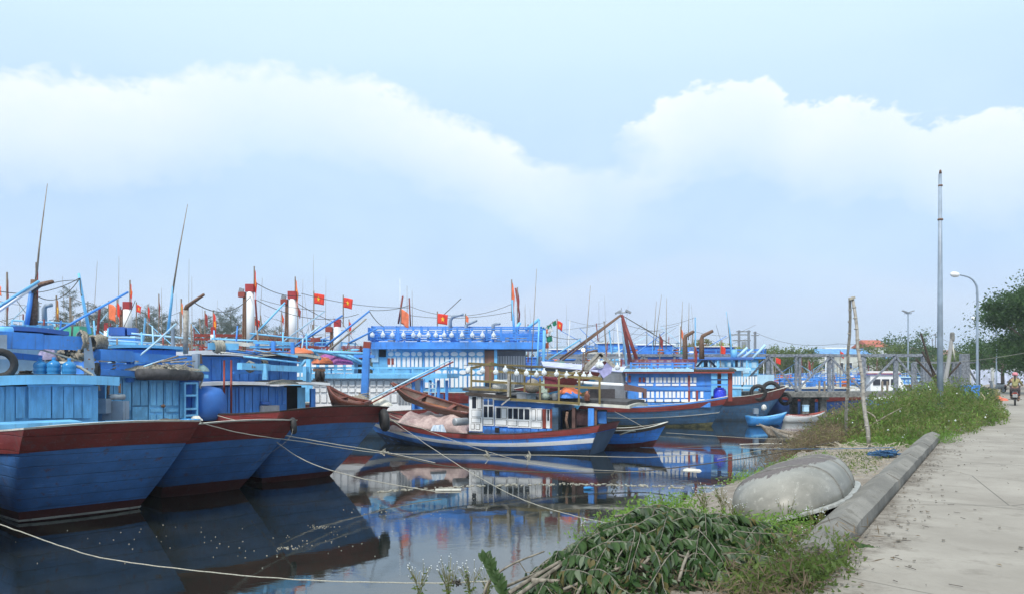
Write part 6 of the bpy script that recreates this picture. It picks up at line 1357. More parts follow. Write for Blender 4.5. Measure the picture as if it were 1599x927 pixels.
o = MB().grid(rows).build('hull', ov_m, ov, smooth=True); o.modifiers.new('s', 'SOLIDIFY').thickness = .015
for s in (-.52, .05, .5):
    MB().tube([hull_pt(s, math.pi * j / 28) * 1.003 for j in range(29)], .014, 6).build('seam', plain('seam grey', (.16, .16, .15)), ov, smooth=True)
m = MB(); ring = [hull_pt(-1 + 2 * i / 40, 0) for i in range(41)] + [hull_pt(1 - 2 * i / 40, math.pi) for i in range(41)]
rows = []
for p in ring:
    d = Vector((p.x * .25, p.y, 0)); d = d.normalized() if d.length > 1e-4 else Vector((1, 0, 0)); rows.append([p + Vector((0, 0, .015)), p + d * .075 + Vector((0, 0, .005)), p + d * .075 + Vector((0, 0, -.025)), p + Vector((0, 0, -.02))])
rows.append(rows[0]); m.grid(rows, True); m.build('rim', plain('rim grey', (.33, .34, .33), .5), ov)
for k in range(3): one('prop_block', ['stone propping the near end of the overturned hull', 'stone under the middle of the overturned hull rim', 'stone under the far end of the overturned hull rim'][k], 'stone', MB().box(G(1.3 + k * 1.4, .75, 1.17), (.25, .18, .12), k), conc_d)
# ------------------------------------------------------------------ weeds
RS = np.random.RandomState(11)
def garr(u, v): return np.stack([K0.x + KU.x * u + KV.x * v, K0.y + KU.y * u + KV.y * v], 1)
def field(name, label, n, ur, vr, h, ls, mat, droop=-.25, aspect=.35, per=14, zfun=None, clump=.10):
    u = RS.uniform(*ur, n); v = RS.uniform(*vr, n); P = garr(u, v); z0 = np.array([gz(b, a) for a, b in zip(u, v)]); hh = RS.uniform(h[0], h[1], n)
    pts = []
    lean = RS.normal(size=(n, 2)) * .18
    for k in range(per):
        q = (k + .5) / per; c = np.stack([P[:, 0] + lean[:, 0] * q * hh * 2 + RS.normal(size=n) * clump * (1 - .4 * q), P[:, 1] + lean[:, 1] * q * hh * 2 + RS.normal(size=n) * clump * (1 - .4 * q), z0 + hh * q], 1); pts.append(c)
    o = leaves(np.concatenate(pts), ls, aspect, droop, name, mat); return tag(o, label, 'weeds', kind='stuff')
def dots(name, label, P, r, mat):
    rs = np.random.RandomState(len(P)); m = MB()
    for p in P: 
        q = r * rs.uniform(.6, 1.3); a = rs.uniform(0, 3); m.add([(p[0] - q, p[1], p[2]), (p[0], p[1] - q, p[2] + q * .3), (p[0] + q, p[1], p[2]), (p[0], p[1] + q, p[2] + q * .2), (p[0], p[1], p[2] + q), (p[0], p[1], p[2] - q * .7)], [(0, 1, 4), (1, 2, 4), (2, 3, 4), (3, 0, 4), (1, 0, 5), (2, 1, 5), (3, 2, 5), (0, 3, 5)])
    return one(name, label, name.replace('_', ' '), m, mat, kind='stuff')
field('weeds', 'bright green weeds in front of the overturned hull', 420, (-.3, 1.2), (.45, 2.1), (.08, .30), .055, L_bright, per=16)
field('weeds', 'mixed green weeds at the broken kerb end', 330, (-1.9, -.4), (-.05, .62), (.06, .30), .06, L_mid, per=16)
field('weeds', 'green weeds between the hull and the water', 420, (.6, 2.4), (2.3, 3.5), (.15, .42), .06, L_bright, per=14)
field('dry_stalks', 'dry brown stalks tangled at the kerb end', 200, (-2.2, .1), (-.02, .7), (.08, .32), .12, L_dry, aspect=.09, per=9)
field('weeds', 'short green weeds on the sandy bank behind the hull', 260, (6, 10.5), (1.9, 3.3), (.03, .2), .06, L_bright, per=9)
field('weeds', 'green clumps dotted on the sand near the kerb', 90, (6.5, 11.5), (.8, 1.8), (.03, .14), .06, L_mid, per=10)
field('dry_stalks', 'brown dry stems on the bank edge behind the bamboo poles', 600, (12.5, 19), (2.4, 4.5), (.2, .75), .20, L_dry, aspect=.08, per=11, clump=.2)
field('weeds', 'green weeds on the water edge under the bridge end', 700, (26, 60), (.5, 4.4), (.3, .9), .2, L_mid, per=8)
field('weeds', 'low verge weeds beyond the orange cloth', 500, (38, 62), (-1.2, .5), (.1, .7), .2, L_olive, per=8)
field('grass', 'short grass creeping over the end of the kerb', 500, (12.6, 16), (-.3, 2.2), (.04, .28), .09, L_bright, per=8, aspect=.2)
def mound(name, label, specs, n, ls, mat, asp=.4, seed=3, droop=-.3):
    rs = np.random.RandomState(seed); out = []
    tot = sum(s[2] * s[3] for s in specs)
    for (u, v, ru, rv, h) in specs:
        k = int(n * ru * rv / tot); th = rs.uniform(0, 2 * math.pi, k); ph = np.arccos(rs.uniform(0, 1, k)); rr = rs.uniform(.55, 1.04, k) ** .7 * (1 + .12 * np.sin(th * 5 + u) + .10 * np.sin(th * 9 + ph * 7))
        uu = u + ru * rr * np.sin(ph) * np.cos(th); vv = v + rv * rr * np.sin(ph) * np.sin(th); z = np.array([gz(b) for b in v + rv * np.sin(ph) * np.sin(th)]) * .6 + gz(v) * .4 + h * rr * np.cos(ph)
        P = garr(uu, vv); out.append(np.concatenate([P, z[:, None]], 1))
    o = leaves(np.concatenate(out), ls, asp, droop, name, mat); return tag(o, label, 'weeds', kind='stuff'), np.concatenate(out)
big = [(17, 2.0, 2.6, 1.6, .85), (19.6, 1.4, 2.6, 1.8, 1.25), (22.5, .8, 2.6, 1.7, 1.5), (25.2, .5, 2.6, 1.7, 1.45), (28, .6, 2.6, 1.6, 1.1), (18.5, .1, 3, .9, .6), (22.0, -.45, 3, .9, .75), (25.5, -.7, 2.8, .9, .7), (15.2, .9, 1.6, 1.1, .35), (31, 1, 3, 1.5, .8)]
_, P1 = mound('weed_thicket', 'dense green weed thicket spilling over the kerb beside the road', big, 26000, .115, L_mid, seed=3)
mound('weed_thicket', 'brighter green shoots through the weed thicket', big, 9000, .13, L_bright, seed=4, asp=.25, droop=-.9)
mound('weed_thicket', 'olive and dry sprays in the weed thicket', big, 14000, .16, L_olive, seed=5, asp=.12, droop=-.9)
mound('weed_thicket', 'brown dry tangle at the water side of the thicket', [(15.5, 3.0, 2.2, 1.1, .55), (17.8, 3.2, 2.2, 1.2, .9), (20.5, 3.1, 2.2, 1.2, 1.1)], 7000, .18, L_dry, seed=6, asp=.10, droop=-.5)
mound('weed_thicket', 'olive leaves over the brown tangle', [(15.5, 3.0, 2.2, 1.1, .5), (17.8, 3.2, 2.2, 1.2, .85), (20.5, 3.1, 2.2, 1.2, 1.0)], 6000, .11, L_olive, seed=7)
mound('roadside_bush', 'low green bush by the road beyond the orange cloth', [(43, .3, 4, 1.6, .9), (50, .6, 5, 1.8, .9)], 5000, .2, L_dark, seed=8)
sel = P1[RS.choice(len(P1), 130)]; dots('white_flowers', 'tiny white flowers scattered on the thicket', [tuple(p + np.array([0, -.05, .06])) for p in sel], .03, flag_white)
# dead branches in the thicket
for k, (a, b, lab) in enumerate((((1345, 672, 21), (1408, 636, 22.5), 'bare dead branch slanting in the brown tangle'), ((1350, 640, 22), (1372, 668, 21), 'shorter dead branch crossing it'), ((1310, 660, 23), (1335, 690, 21), 'thin dead branch at the water edge'))):
    one('dead_branch', lab, 'branch', MB().tube(smoothpath([W(*a), W((a[0] + b[0]) / 2 + 5, (a[1] + b[1]) / 2 - 4, (a[2] + b[2]) / 2), W(*b)], 4), .025, 6, .012), wood)
# flowering weed plants in front
wf = []
def flower_plant(label, p, h, seed, group='flowering weeds'):
    rnd = random.Random(seed); t = thing('flowering_weed', label, 'weed', p, 0, group); m = MB(); tips = []; lv = []
    for k in range(9):
        a = rnd.uniform(0, 6.28); L = h * rnd.uniform(.6, 1.1); e = Vector((math.cos(a) * L * .35, math.sin(a) * L * .35, L)); mid = Vector((e.x * .3, e.y * .3, L * .55)); m.tube([(0, 0, 0), mid, e], .004, 4, .002); tips.append(e)
        for q in range(2):
            e2 = mid.lerp(e, rnd.uniform(.2, .8)) + Vector((rnd.uniform(-.07, .07), rnd.uniform(-.07, .07), rnd.uniform(.03, .12))); m.tube([mid, e2], .003, 4, .0015); tips.append(e2)
        for q in range(8): lv.append(tuple(Vector((0, 0, 0)).lerp(mid if q % 2 else e, rnd.uniform(.1, .9)) + Vector((rnd.uniform(-.02, .02), rnd.uniform(-.02, .02), 0))))
    m.build('stems', L_olive, t); leaves(lv, .045, .35, -.2, 'foliage', L_mid, t); d = MB()
    for e in tips: 
        r = rnd.uniform(.004, .007); d.lathe(e, [(r * .4, 0), (r, r * .7), (r * .7, r * 1.4)], 6)
    d.build('flower_heads', flag_white, t)
for k, (px, py, D, h, lab) in enumerate(((1170, 812, 9.6, .42, 'in front of the hull end, leftmost'), (1205, 822, 9.2, .45, 'in front of the hull end, tallest'), (1228, 830, 8.8, .36, 'at the hull rim by the kerb'), (1130, 808, 9.8, .4, 'left of the hull end'), (1100, 806, 9.9, .38, 'left of the hull, by the water'), (1268, 870, 7.7, .30, 'before the broken kerb face'), (1305, 885, 7.2, .26, 'on the road edge at the kerb end'), (1240, 900, 7.0, .3, 'between the cut branches and the kerb'), (1200, 915, 6.8, .3, 'low in front of the kerb end'), (1275, 840, 8.2, .34, 'against the kerb joint'), (1150, 830, 9.0, .35, 'at the back of the leaf pile'), (1290, 915, 6.7, .25, 'lowest at the road edge'))):
    flower_plant('small white flowered weed ' + lab, W(px, py, D), h, k + 5)
for k, (px, D, h, lab) in enumerate(((655, 7.4, .32, 'leftmost by the mooring rope'), (700, 7.2, .40, 'tallest beside the dark rope knot'), (735, 7.3, .36, 'just left of the leaf pile'), (760, 8.0, .3, 'behind the leaf pile tip'))):
    p = W(px, 927, D); p.z -= .06; flower_plant('sparse weed stalk standing before the water, ' + lab, p, h, k + 40)
# ------------------------------------------------------------------ cut branches with feather leaves
def leaflet_mesh(name, mat, fold=.18, curl=.12):
    m = MB(); prof = [(0, .02), (.18, .17), (.42, .24), (.68, .19), (.9, .08), (1, .01)]
    rows = [[Vector((x, -w, fold * w * 1.6 - curl * x * x)), Vector((x, 0, -curl * x * x)), Vector((x, w, fold * w * 1.6 - curl * x * x))] for x, w in prof]
    return m.grid(rows).mesh(name, mat, True)
LF = [leaflet_mesh('leaf', L_dark), leaflet_mesh('leaf', leafmat('cut leaf green', (.04, .085, .028), (.075, .13, .04), .4), .3, .25), leaflet_mesh('leaf', leafmat('cut leaf grey green', (.06, .095, .06), (.10, .14, .09), .5), -.2, .3), leaflet_mesh('leaf', L_pale, .4, .4), leaflet_mesh('leaf', leafmat('wilting leaf', (.13, .12, .04), (.24, .20, .09), .6), .5, .5)]
PC = Vector((1.32, 7.7)); 
def pile_z(x, y):
    rx, ry = 2.0, 1.4; q = ((x - PC.x) / rx) ** 2 + ((y - PC.y) / ry) ** 2; p = Vector((x, y, 0)) - K0; v = p.dot(KV); u = p.dot(KU)
    return gz(v, u) + (.42 - .15 * abs(x - PC.x - .15)) * max(0, 1 - q) ** .7 + .07 * math.sin(x * 6) * math.sin(y * 5) * max(0, 1 - q)
def frond(root, p0, ang, L, rnd, arch=.1, nl=23, droopy=.8, base_only=None):
    pts = []; a = ang
    x, y = p0.x, p0.y; z0 = p0.z
    for i in range(nl + 1):
        t = i / nl; zz = pile_z(x, y) + .03 + arch * math.sin(math.pi * min(1, t * .9 + .1)); pts.append(Vector((x, y, max(zz, pts[-1].z - .06) if pts else z0)))
        a += rnd.uniform(-.06, .06); x += math.cos(a) * L / nl; y += math.sin(a) * L / nl
    MB().tube(pts[::2] + [pts[-1]], .006, 5, .002).build('twig', bark_p, root, world=True)
    inv = INV[root.name]
    for i in range(2, nl + 1):
        d = (pts[i] - pts[i - 1]).normalized()
        for sgn in (-1, 1):
            if rnd.random() < .06: continue
            side = Vector((-d.y, d.x, 0)) * sgn; dirv = (side * rnd.uniform(.35, .9) + d * rnd.uniform(.2, .7) + Vector((0, 0, -droopy * rnd.uniform(.3, 1.3)))).normalized()
            up = (Vector((0, 0, 1)) * .7 + side * .5 + Vector((rnd.uniform(-.4, .4), rnd.uniform(-.4, .4), 0))); zax = (up - dirv * up.dot(dirv)).normalized(); yax = zax.cross(dirv)
            M = Matrix((dirv, yax, zax)).transposed(); s = rnd.uniform(.10, .155) * (1 - .35 * abs(i / nl - .5))
            e = (inv.to_3x3() @ M).to_euler()
            k = 1 if rnd.random() < .42 else rnd.choice((0, 0, 0, 2, 2, 2, 3, 3, 4))
            piece('leaf', LF[k], root, inv @ pts[i], (s, s * rnd.uniform(.6, 1.15), s * rnd.uniform(.4, 1.8)), e)
bark_p = plain('pale cut bark', (.13, .115, .09), .75, scale=14, c2=(.25, .225, .185), stretch=(1, 1, .3))
BR = [ # stem px points with D, label
 ([(795, 925, 7.0), (868, 880, 7.3), (965, 832, 7.9), (1060, 808, 8.4)], 'longest bare cut branch rising from the lower left across the leaf pile'),
 ([(800, 935, 6.8), (905, 862, 7.4), (985, 816, 8.4), (1100, 806, 8.7)], 'second cut branch forking beside the longest one'),
 ([(830, 905, 7.0), (905, 905, 7.0), (1000, 880, 7.2), (1100, 860, 7.5)], 'cut branch lying low and level across the pile'),
 ([(950, 860, 7.2), (1040, 850, 7.4), (1130, 830, 7.8), (1200, 850, 7.8)], 'cut branch in the middle of the pile with long drooping sprays'),
 ([(1000, 925, 6.6), (1080, 880, 7.1), (1170, 860, 7.5), (1240, 880, 7.4)], 'cut branch at the right of the pile near the kerb end'),
 ([(960, 805, 8.6), (1040, 800, 8.8), (1120, 818, 8.6), (1185, 842, 8.3)], 'cut branch along the back of the pile against the water'),
 ([(880, 930, 6.7), (960, 915, 6.7), (1060, 915, 6.7), (1150, 925, 6.6)], 'frontmost cut branch at the bottom edge'),
 ([(755, 930, 7.6), (765, 905, 7.7), (800, 880, 7.8), (850, 860, 7.9)], 'leafy branch tip at the left end of the pile'),
 ([(900, 950, 6.5), (930, 900, 6.9), (990, 850, 7.4), (1050, 820, 8.0)], 'cut branch pointing away from the viewer in the left half of the pile'),
 ([(1060, 940, 6.4), (1080, 890, 6.9), (1100, 850, 7.5), (1090, 815, 8.2)], 'cut branch pointing away from the viewer in the right half of the pile'),
 ([(790, 915, 7.5), (840, 893, 7.8), (900, 866, 8.1), (960, 838, 8.4)], 'leafy branch along the water side of the pile')]
for k, (pp, lab) in enumerate(BR):
    rnd = random.Random(100 + k); P = smoothpath([W(*p) for p in pp], 5)
    for p in P: p.z = max(p.z, pile_z(p.x, p.y) - .02)
    t = thing('cut_branch', lab, 'branch', P[0], 0, 'cut branches on the bank'); MB().tube(P, .024 if k < 4 else .016, 8, .008).build('stem', bark_p, t, world=True, smooth=True)
    nf = 6 if k != 7 else 4
    for q in range(nf):
        b = P[int((len(P) - 1) * (.25 + .75 * q / max(1, nf - 1)) * .999)] if k != 7 else P[int((len(P) - 1) * q / 4)]
        ang = rnd.choice((-.5, -1.2, .3, .7, -2.2, -1.6, 0)) + rnd.uniform(-.5, .5)
        frond(t, b, ang, rnd.uniform(.65, 1.0), rnd, arch=rnd.uniform(.02, .10))
# upright leafy tip at the far left
m = thing('cut_branch', 'short leafy shoot standing up at the left end of the leaf pile', 'branch', W(795, 945, 7.3), 0, 'cut branches on the bank'); rnd = random.Random(5)
P = smoothpath([W(795, 945, 7.3), W(775, 905, 7.4), W(757, 872, 7.5)], 8); MB().tube(P, .007, 5, .003).build('twig', bark_p, m, world=True)
for i in range(1, len(P)):
    for s in (-1, 1, 0):
        dv = (Vector((s * .6, rnd.uniform(-.4, .4), .35)) + (P[i] - P[i - 1]).normalized() * .5).normalized(); zx = Vector((0, -1, .3)); zx = (zx - dv * zx.dot(dv)).normalized(); M = Matrix((dv, zx.cross(dv), zx)).transposed()
        sc_ = rnd.uniform(.08, .12); piece('leaf', LF[1], m, INV[m.name] @ P[i], (sc_,) * 3, M.to_euler())
# filler: wilted leaves under the branches
n = 15000; xx = RS.uniform(PC.x - 2.1, PC.x + 2.1, n); yy = RS.uniform(PC.y - 1.35, PC.y + 1.35, n); keep = ((xx - PC.x) / 2.1) ** 2 + ((yy - PC.y) / 1.35) ** 2 < 1; xx, yy = xx[keep], yy[keep]
zz = np.array([pile_z(a, b) for a, b in zip(xx, yy)]) - RS.uniform(0, .10, len(xx))
tag(leaves(np.stack([xx, yy, zz], 1)[::2], .11, .4, .35, 'wilted_leaves', LF[0].materials[0]), 'dark wilted leaves packed inside the leaf pile', 'leaves', kind='stuff')
tag(leaves(np.stack([xx, yy, zz - .01], 1)[1::5], .12, .14, .2, 'dry_twigs', L_dry), 'dry twigs and curled dead leaves in the pile', 'twigs', kind='stuff')
tag(leaves(np.stack([xx, yy, zz + .02], 1)[2::9], .10, .36, .5, 'wilted_leaves', L_pale), 'grey green curled leaves on top of the pile', 'leaves', kind='stuff')
mf = MB(); NN = 26
mf.grid([[Vector((PC.x + 2.1 * (i / NN) * math.cos(2 * math.pi * j / NN), PC.y + 1.35 * (i / NN) * math.sin(2 * math.pi * j / NN), pile_z(PC.x + 2.1 * (i / NN) * math.cos(2 * math.pi * j / NN), PC.y + 1.35 * (i / NN) * math.sin(2 * math.pi * j / NN)) - .11)) for j in range(NN + 1)] for i in range(NN + 1)])
one('leaf_litter', 'dark rotting leaf litter under the cut branches', 'leaf litter', mf, plain('rotting litter', (.04, .035, .025), .9, scale=30, c2=(.09, .08, .05), bump=.8), kind='stuff', smooth=True)
# sand bank litter
m = MB()
for k in range(260):
    u, v = random.uniform(6.5, 12.5), random.uniform(.65, 2.4); p = G(u, v, gz(v, u) + .01); a = random.uniform(0, 3.1); L = random.uniform(.04, .22); m.tube([p, p + Vector((L * math.cos(a), L * math.sin(a), random.uniform(0, .05)))], .006, 4)
one('twig_litter', 'pale straw and twigs strewn on the sand', 'litter', m, plain('straw', (.40, .35, .27), .9), kind='stuff')
m = MB()
for k in range(110):
    u, v = 12.0 + random.gauss(0, .55), 1.5 + random.gauss(0, .5); p = G(u, v, gz(v, u) + random.uniform(0, .12)); a = random.uniform(0, 3.1); L = random.uniform(.1, .35); m.tube([p, p + Vector((L * math.cos(a), L * math.sin(a), random.uniform(-.05, .1)))], .009, 4)
one('straw_heap', 'heap of pale straw at the foot of the thicket', 'straw', m, plain('pale straw', (.38, .34, .27), .9), kind='stuff')
# road litter: leaves, twigs, pebbles along the kerb
m = MB(); m2 = MB(); m3 = MB()
for k in range(620):
    u = random.uniform(-3, 18); v = -abs(random.gauss(0, .28)) - .03 if random.random() < .7 else -random.uniform(0, 4.5); p = G(u, v, 1.364); a = random.uniform(0, 6.3); L = random.uniform(.008, .035)
    q = random.random()
    if q < .45: m.box(p + Vector((0, 0, L * .2)), (L, L * .7, L * .5), a)
    elif q < .8: m2.add([p + Vector((L * 1.4 * math.cos(a), L * 1.4 * math.sin(a), .004)), p + Vector((-L * .5 * math.sin(a), L * .5 * math.cos(a), .01)), p - Vector((L * math.cos(a), L * math.sin(a), -.003)), p + Vector((L * .5 * math.sin(a), -L * .5 * math.cos(a), .006))], [(0, 1, 2, 3)])
    else: m3.tube([p, p + Vector((L * 3 * math.cos(a), L * 3 * math.sin(a), .006))], .003, 4)
one('pebbles', 'small grey pebbles scattered along the kerb', 'pebbles', m, plain('pebble', (.17, .155, .13), .9, scale=40, c2=(.30, .28, .25)), kind='stuff'); one('dead_leaves', 'brown dead leaves scattered along the kerb', 'leaves', m2, L_dry, kind='stuff'); one('small_twigs', 'thin dark twigs on the road', 'twigs', m3, dark_wood, kind='stuff')
mud = NT('dust and mud'); mud_t = mud.fin(mud.mix(mud.ramp(mud.noise(9, detail=8, rough=.8), .35, .6), (.10, .085, .07), (.24, .215, .185)), .95)
def stain(u0, u1, wmax, z, seed):
    rnd = random.Random(seed); m = MB(); n = 60; up = []; dn = []
    for i in range(n + 1):
        u = u0 + (u1 - u0) * i / n; e = (math.sin(math.pi * i / n)) ** .5; w = wmax * e * (.45 + .55 * abs(math.sin(i * .7 + seed) * math.sin(i * .23 + 1)) + rnd.uniform(-.08, .08)); up.append(G(u, -.03, z)); dn.append(G(u, -.04 - max(.01, w), z))
    return m.grid([up, dn])
for k, (px, py, ln, lab) in enumerate(((1480, 668, .5, 'largest pale rag of litter by the kerb end'), (1510, 664, .35, 'white plastic scrap right of the pale rag'), (1522, 662, .25, 'small white scrap nearest the weeds edge'))):
    o = heap(W(px, py, 1180 * 1.65 / (py - 583) + .05), ln * .6, ln * .4, .07, cream_p, 'litter_rag', None, seed=60 + k); tag(o, lab, 'litter')
# blue rope heap on the bank
m = MB(); c = G(10.3, .85, gz(.85) + .03)
for k in range(16): m.tube(smoothpath([c + Vector((random.gauss(0, .15), random.gauss(0, .14), random.uniform(.0, .14))) for _ in range(6)], 5), .012, 5)
one('rope_heap', 'tangled heap of blue rope on the sand by the kerb', 'rope', m, plain('dull blue rope', (.03, .10, .22), .85))
# ------------------------------------------------------------------ ropes over the water
def rope(label, pts, r, mat, sag=None):
    P = [W(*p) for p in pts]; 
    for p in P: p.z = max(p.z, .03)
    P = smoothpath(P, 8) if len(P) > 2 else curve3(P[0], P[1], sag or 0, 20)
    one('mooring_rope', label, 'rope', MB().tube([p + Vector((0, 0, random.uniform(-.004, .004))) for p in P], r * .55, 6), mat, group='mooring ropes', smooth=True)
rope('nearest pale rope curving along the bottom from the left edge to the bank', [(-60, 800, 8.6), (0, 818, 8.7), (90, 850, 8.75), (170, 872, 8.8), (330, 893, 8.7), (450, 903, 8.5), (560, 908, 8.3), (700, 909, 8.0), (790, 905, 7.7)], .013, rope_m)
rope('pale rope from the second stern through the middle, nearly level', [(300, 655, 15.5), (380, 676, 17), (480, 690, 19), (590, 706, 20.5), (720, 709, 21), (860, 710, 22), (1010, 713, 23), (1090, 708, 24)], .02, rope_m)
rope('pale rope dropping from the third stern towards the floating board', [(340, 648, 20), (400, 668, 19), (470, 715, 18.5), (540, 740, 18.4), (620, 757, 18.6), (690, 768, 18.6)], .022, rope_m)
rope('grey rope from the second boat corner to the dark sagging line', [(345, 660, 18), (440, 678, 18.6), (530, 694, 19.4), (605, 706, 20), (680, 722, 20)], .022, rope_m)
rope('dark wet rope sagging just above the water in the middle', [(605, 708, 20), (690, 726, 20), (780, 734, 20.2), (870, 737, 20.5), (960, 737, 20.8), (1040, 731, 21), (1180, 712, 20), (1310, 688, 19.5)], .03, rope_d)
rope('pale rope descending steeply from the third stern corner to the bank', [(606, 650, 21), (650, 682, 18), (720, 728, 15), (800, 772, 12.5), (880, 800, 10.8), (960, 818, 9.8)], .012, rope_m)
rope('thin pale rope descending gently from the third stern corner', [(606, 646, 21), (680, 676, 20.5), (760, 704, 20), (850, 726, 19.8), (950, 734, 20), (1030, 737, 20.5)], .013, rope_m)
rope('thin blue rope stretched level from the bank over the hull', [(1000, 698, 27), (1150, 700, 22), (1290, 700, 18), (1395, 698, 16.6)], .013, rope_b)
rope('thin grey rope from the sunken canoes to the left', [(1040, 675, 34), (1120, 680, 34), (1190, 684, 33), (1262, 684, 33)], .018, rope_m)
rope('pale pole like rope floating left of the canoes', [(1155, 693, 31.5), (1190, 692, 31.5), (1222, 692, 31.5)], .03, cream_p)
rope('rope from the bridge side pile down to the bank rise', [(1120, 716, 24), (1200, 700, 26), (1290, 690, 29)], .018, rope_m)
rope('white rope hanging from the small boat pale bow to the right boat', [(960, 642, 37), (985, 655, 34), (1012, 670, 30.8)], .02, rope_m)
rope('rope along the side of the third stern to the water', [(458, 664, 18.2), (445, 690, 18), (370, 740, 19.5)], .006, rope_m)
for k, (px, py, D, lab) in enumerate(((600, 706, 20.4, 'left knot on the level rope with frayed ends'), (760, 710, 21.2, 'small knot hanging in the middle of the level rope'), (825, 712, 21.6, 'frayed knot on the level rope near the boat stern'), (711, 908, 7.95, 'dark fuzzy knot on the nearest rope'))):
    m = MB(); c = W(px, py, D); s = .05 if k < 3 else .035
    for q in range(7): m.tube([c + Vector((random.gauss(0, s), random.gauss(0, s), random.gauss(0, s))) for _ in range(4)], .012 if k < 3 else .008, 4)
    if 0 < k < 3: m.tube([c, c + Vector((.05, 0, -.12)), c + Vector((-.04, 0, -.24))], .012, 4)
    one('rope_knot', lab, 'knot', m, rope_m if k < 3 else rope_d)
# floating things
m = MB()
for k in range(420):
    t = random.random(); x, y = -3.4 + 19 * t, 19.3 + .9 * math.sin(t * 7) + random.gauss(0, .12) + t * 1.2
    s = random.uniform(.01, .06) * (1.5 if random.random() < .1 else 1); m.box((x, y, .008), (s * 2.2, s, .015), random.uniform(0, 3))
for cxx, cy, sx, n in ((-3.8, 13.2, 1.9, 45), (-2.7, 16.5, 1.3, 45), (-6.2, 13.5, 1.9, 25), (1.5, 20, 3, 60), (-3.9, 13.0, .22, 40), (-3.75, 14.8, .26, 26)):
    for k in range(n):
        s = random.uniform(.003, .009); m.box((cxx + random.gauss(0, sx * .5), cy + random.gauss(0, sx * .35), .006), (s * 2.5, s, .01), random.uniform(0, .6))
one('floating_foam', 'white foam scraps and scum floating on the dark water', 'scum', m, plain('foam scum', (.34, .33, .28), .9), kind='stuff')
one('floating_board', 'pale foam board floating below the white stripe boat', 'board', MB().box((W(700, 0, 19.4).x, 19.4, .03), (.66, .09, .04), .03), cream_p)
one('floating_plastic', 'crumpled white plastic sheet floating right of the boat stern', 'plastic', MB().hexa([(5.3, 23.45, .0), (5.85, 23.3, .0), (5.9, 23.7, .0), (5.4, 23.8, .0)], [(5.35, 23.5, .04), (5.8, 23.35, .06), (5.8, 23.6, .03), (5.5, 23.75, .05)]), cream_p)
one('floating_bottle', 'blue and white bottle floating in the scum line', 'bottle', MB().lathe((1.0 * 19.5 * (912 - CX) / F, 19.6, .04), [(.03, 0), (.04, .02), (.04, .18), (.02, .22), (.018, .26)], 10, (1, .2, 0)), jug_m, smooth=True)
m = MB(); 
for k in range(22): 
    c = W(958 + random.uniform(-5, 5), 738 + k * 2.3, 20.6 - k * .0); c.z = max(c.z, .02 + .0 * k); m.tube([c, c + Vector((random.uniform(-.09, .09), 0, random.uniform(-.1, .1)))], .02, 4)
one('hanging_weed', 'clump of brown weed hanging from the dark sagging rope', 'weed', m, rope_d)
for k, (px, ln) in enumerate(((573, .5), (596, .55))): pass
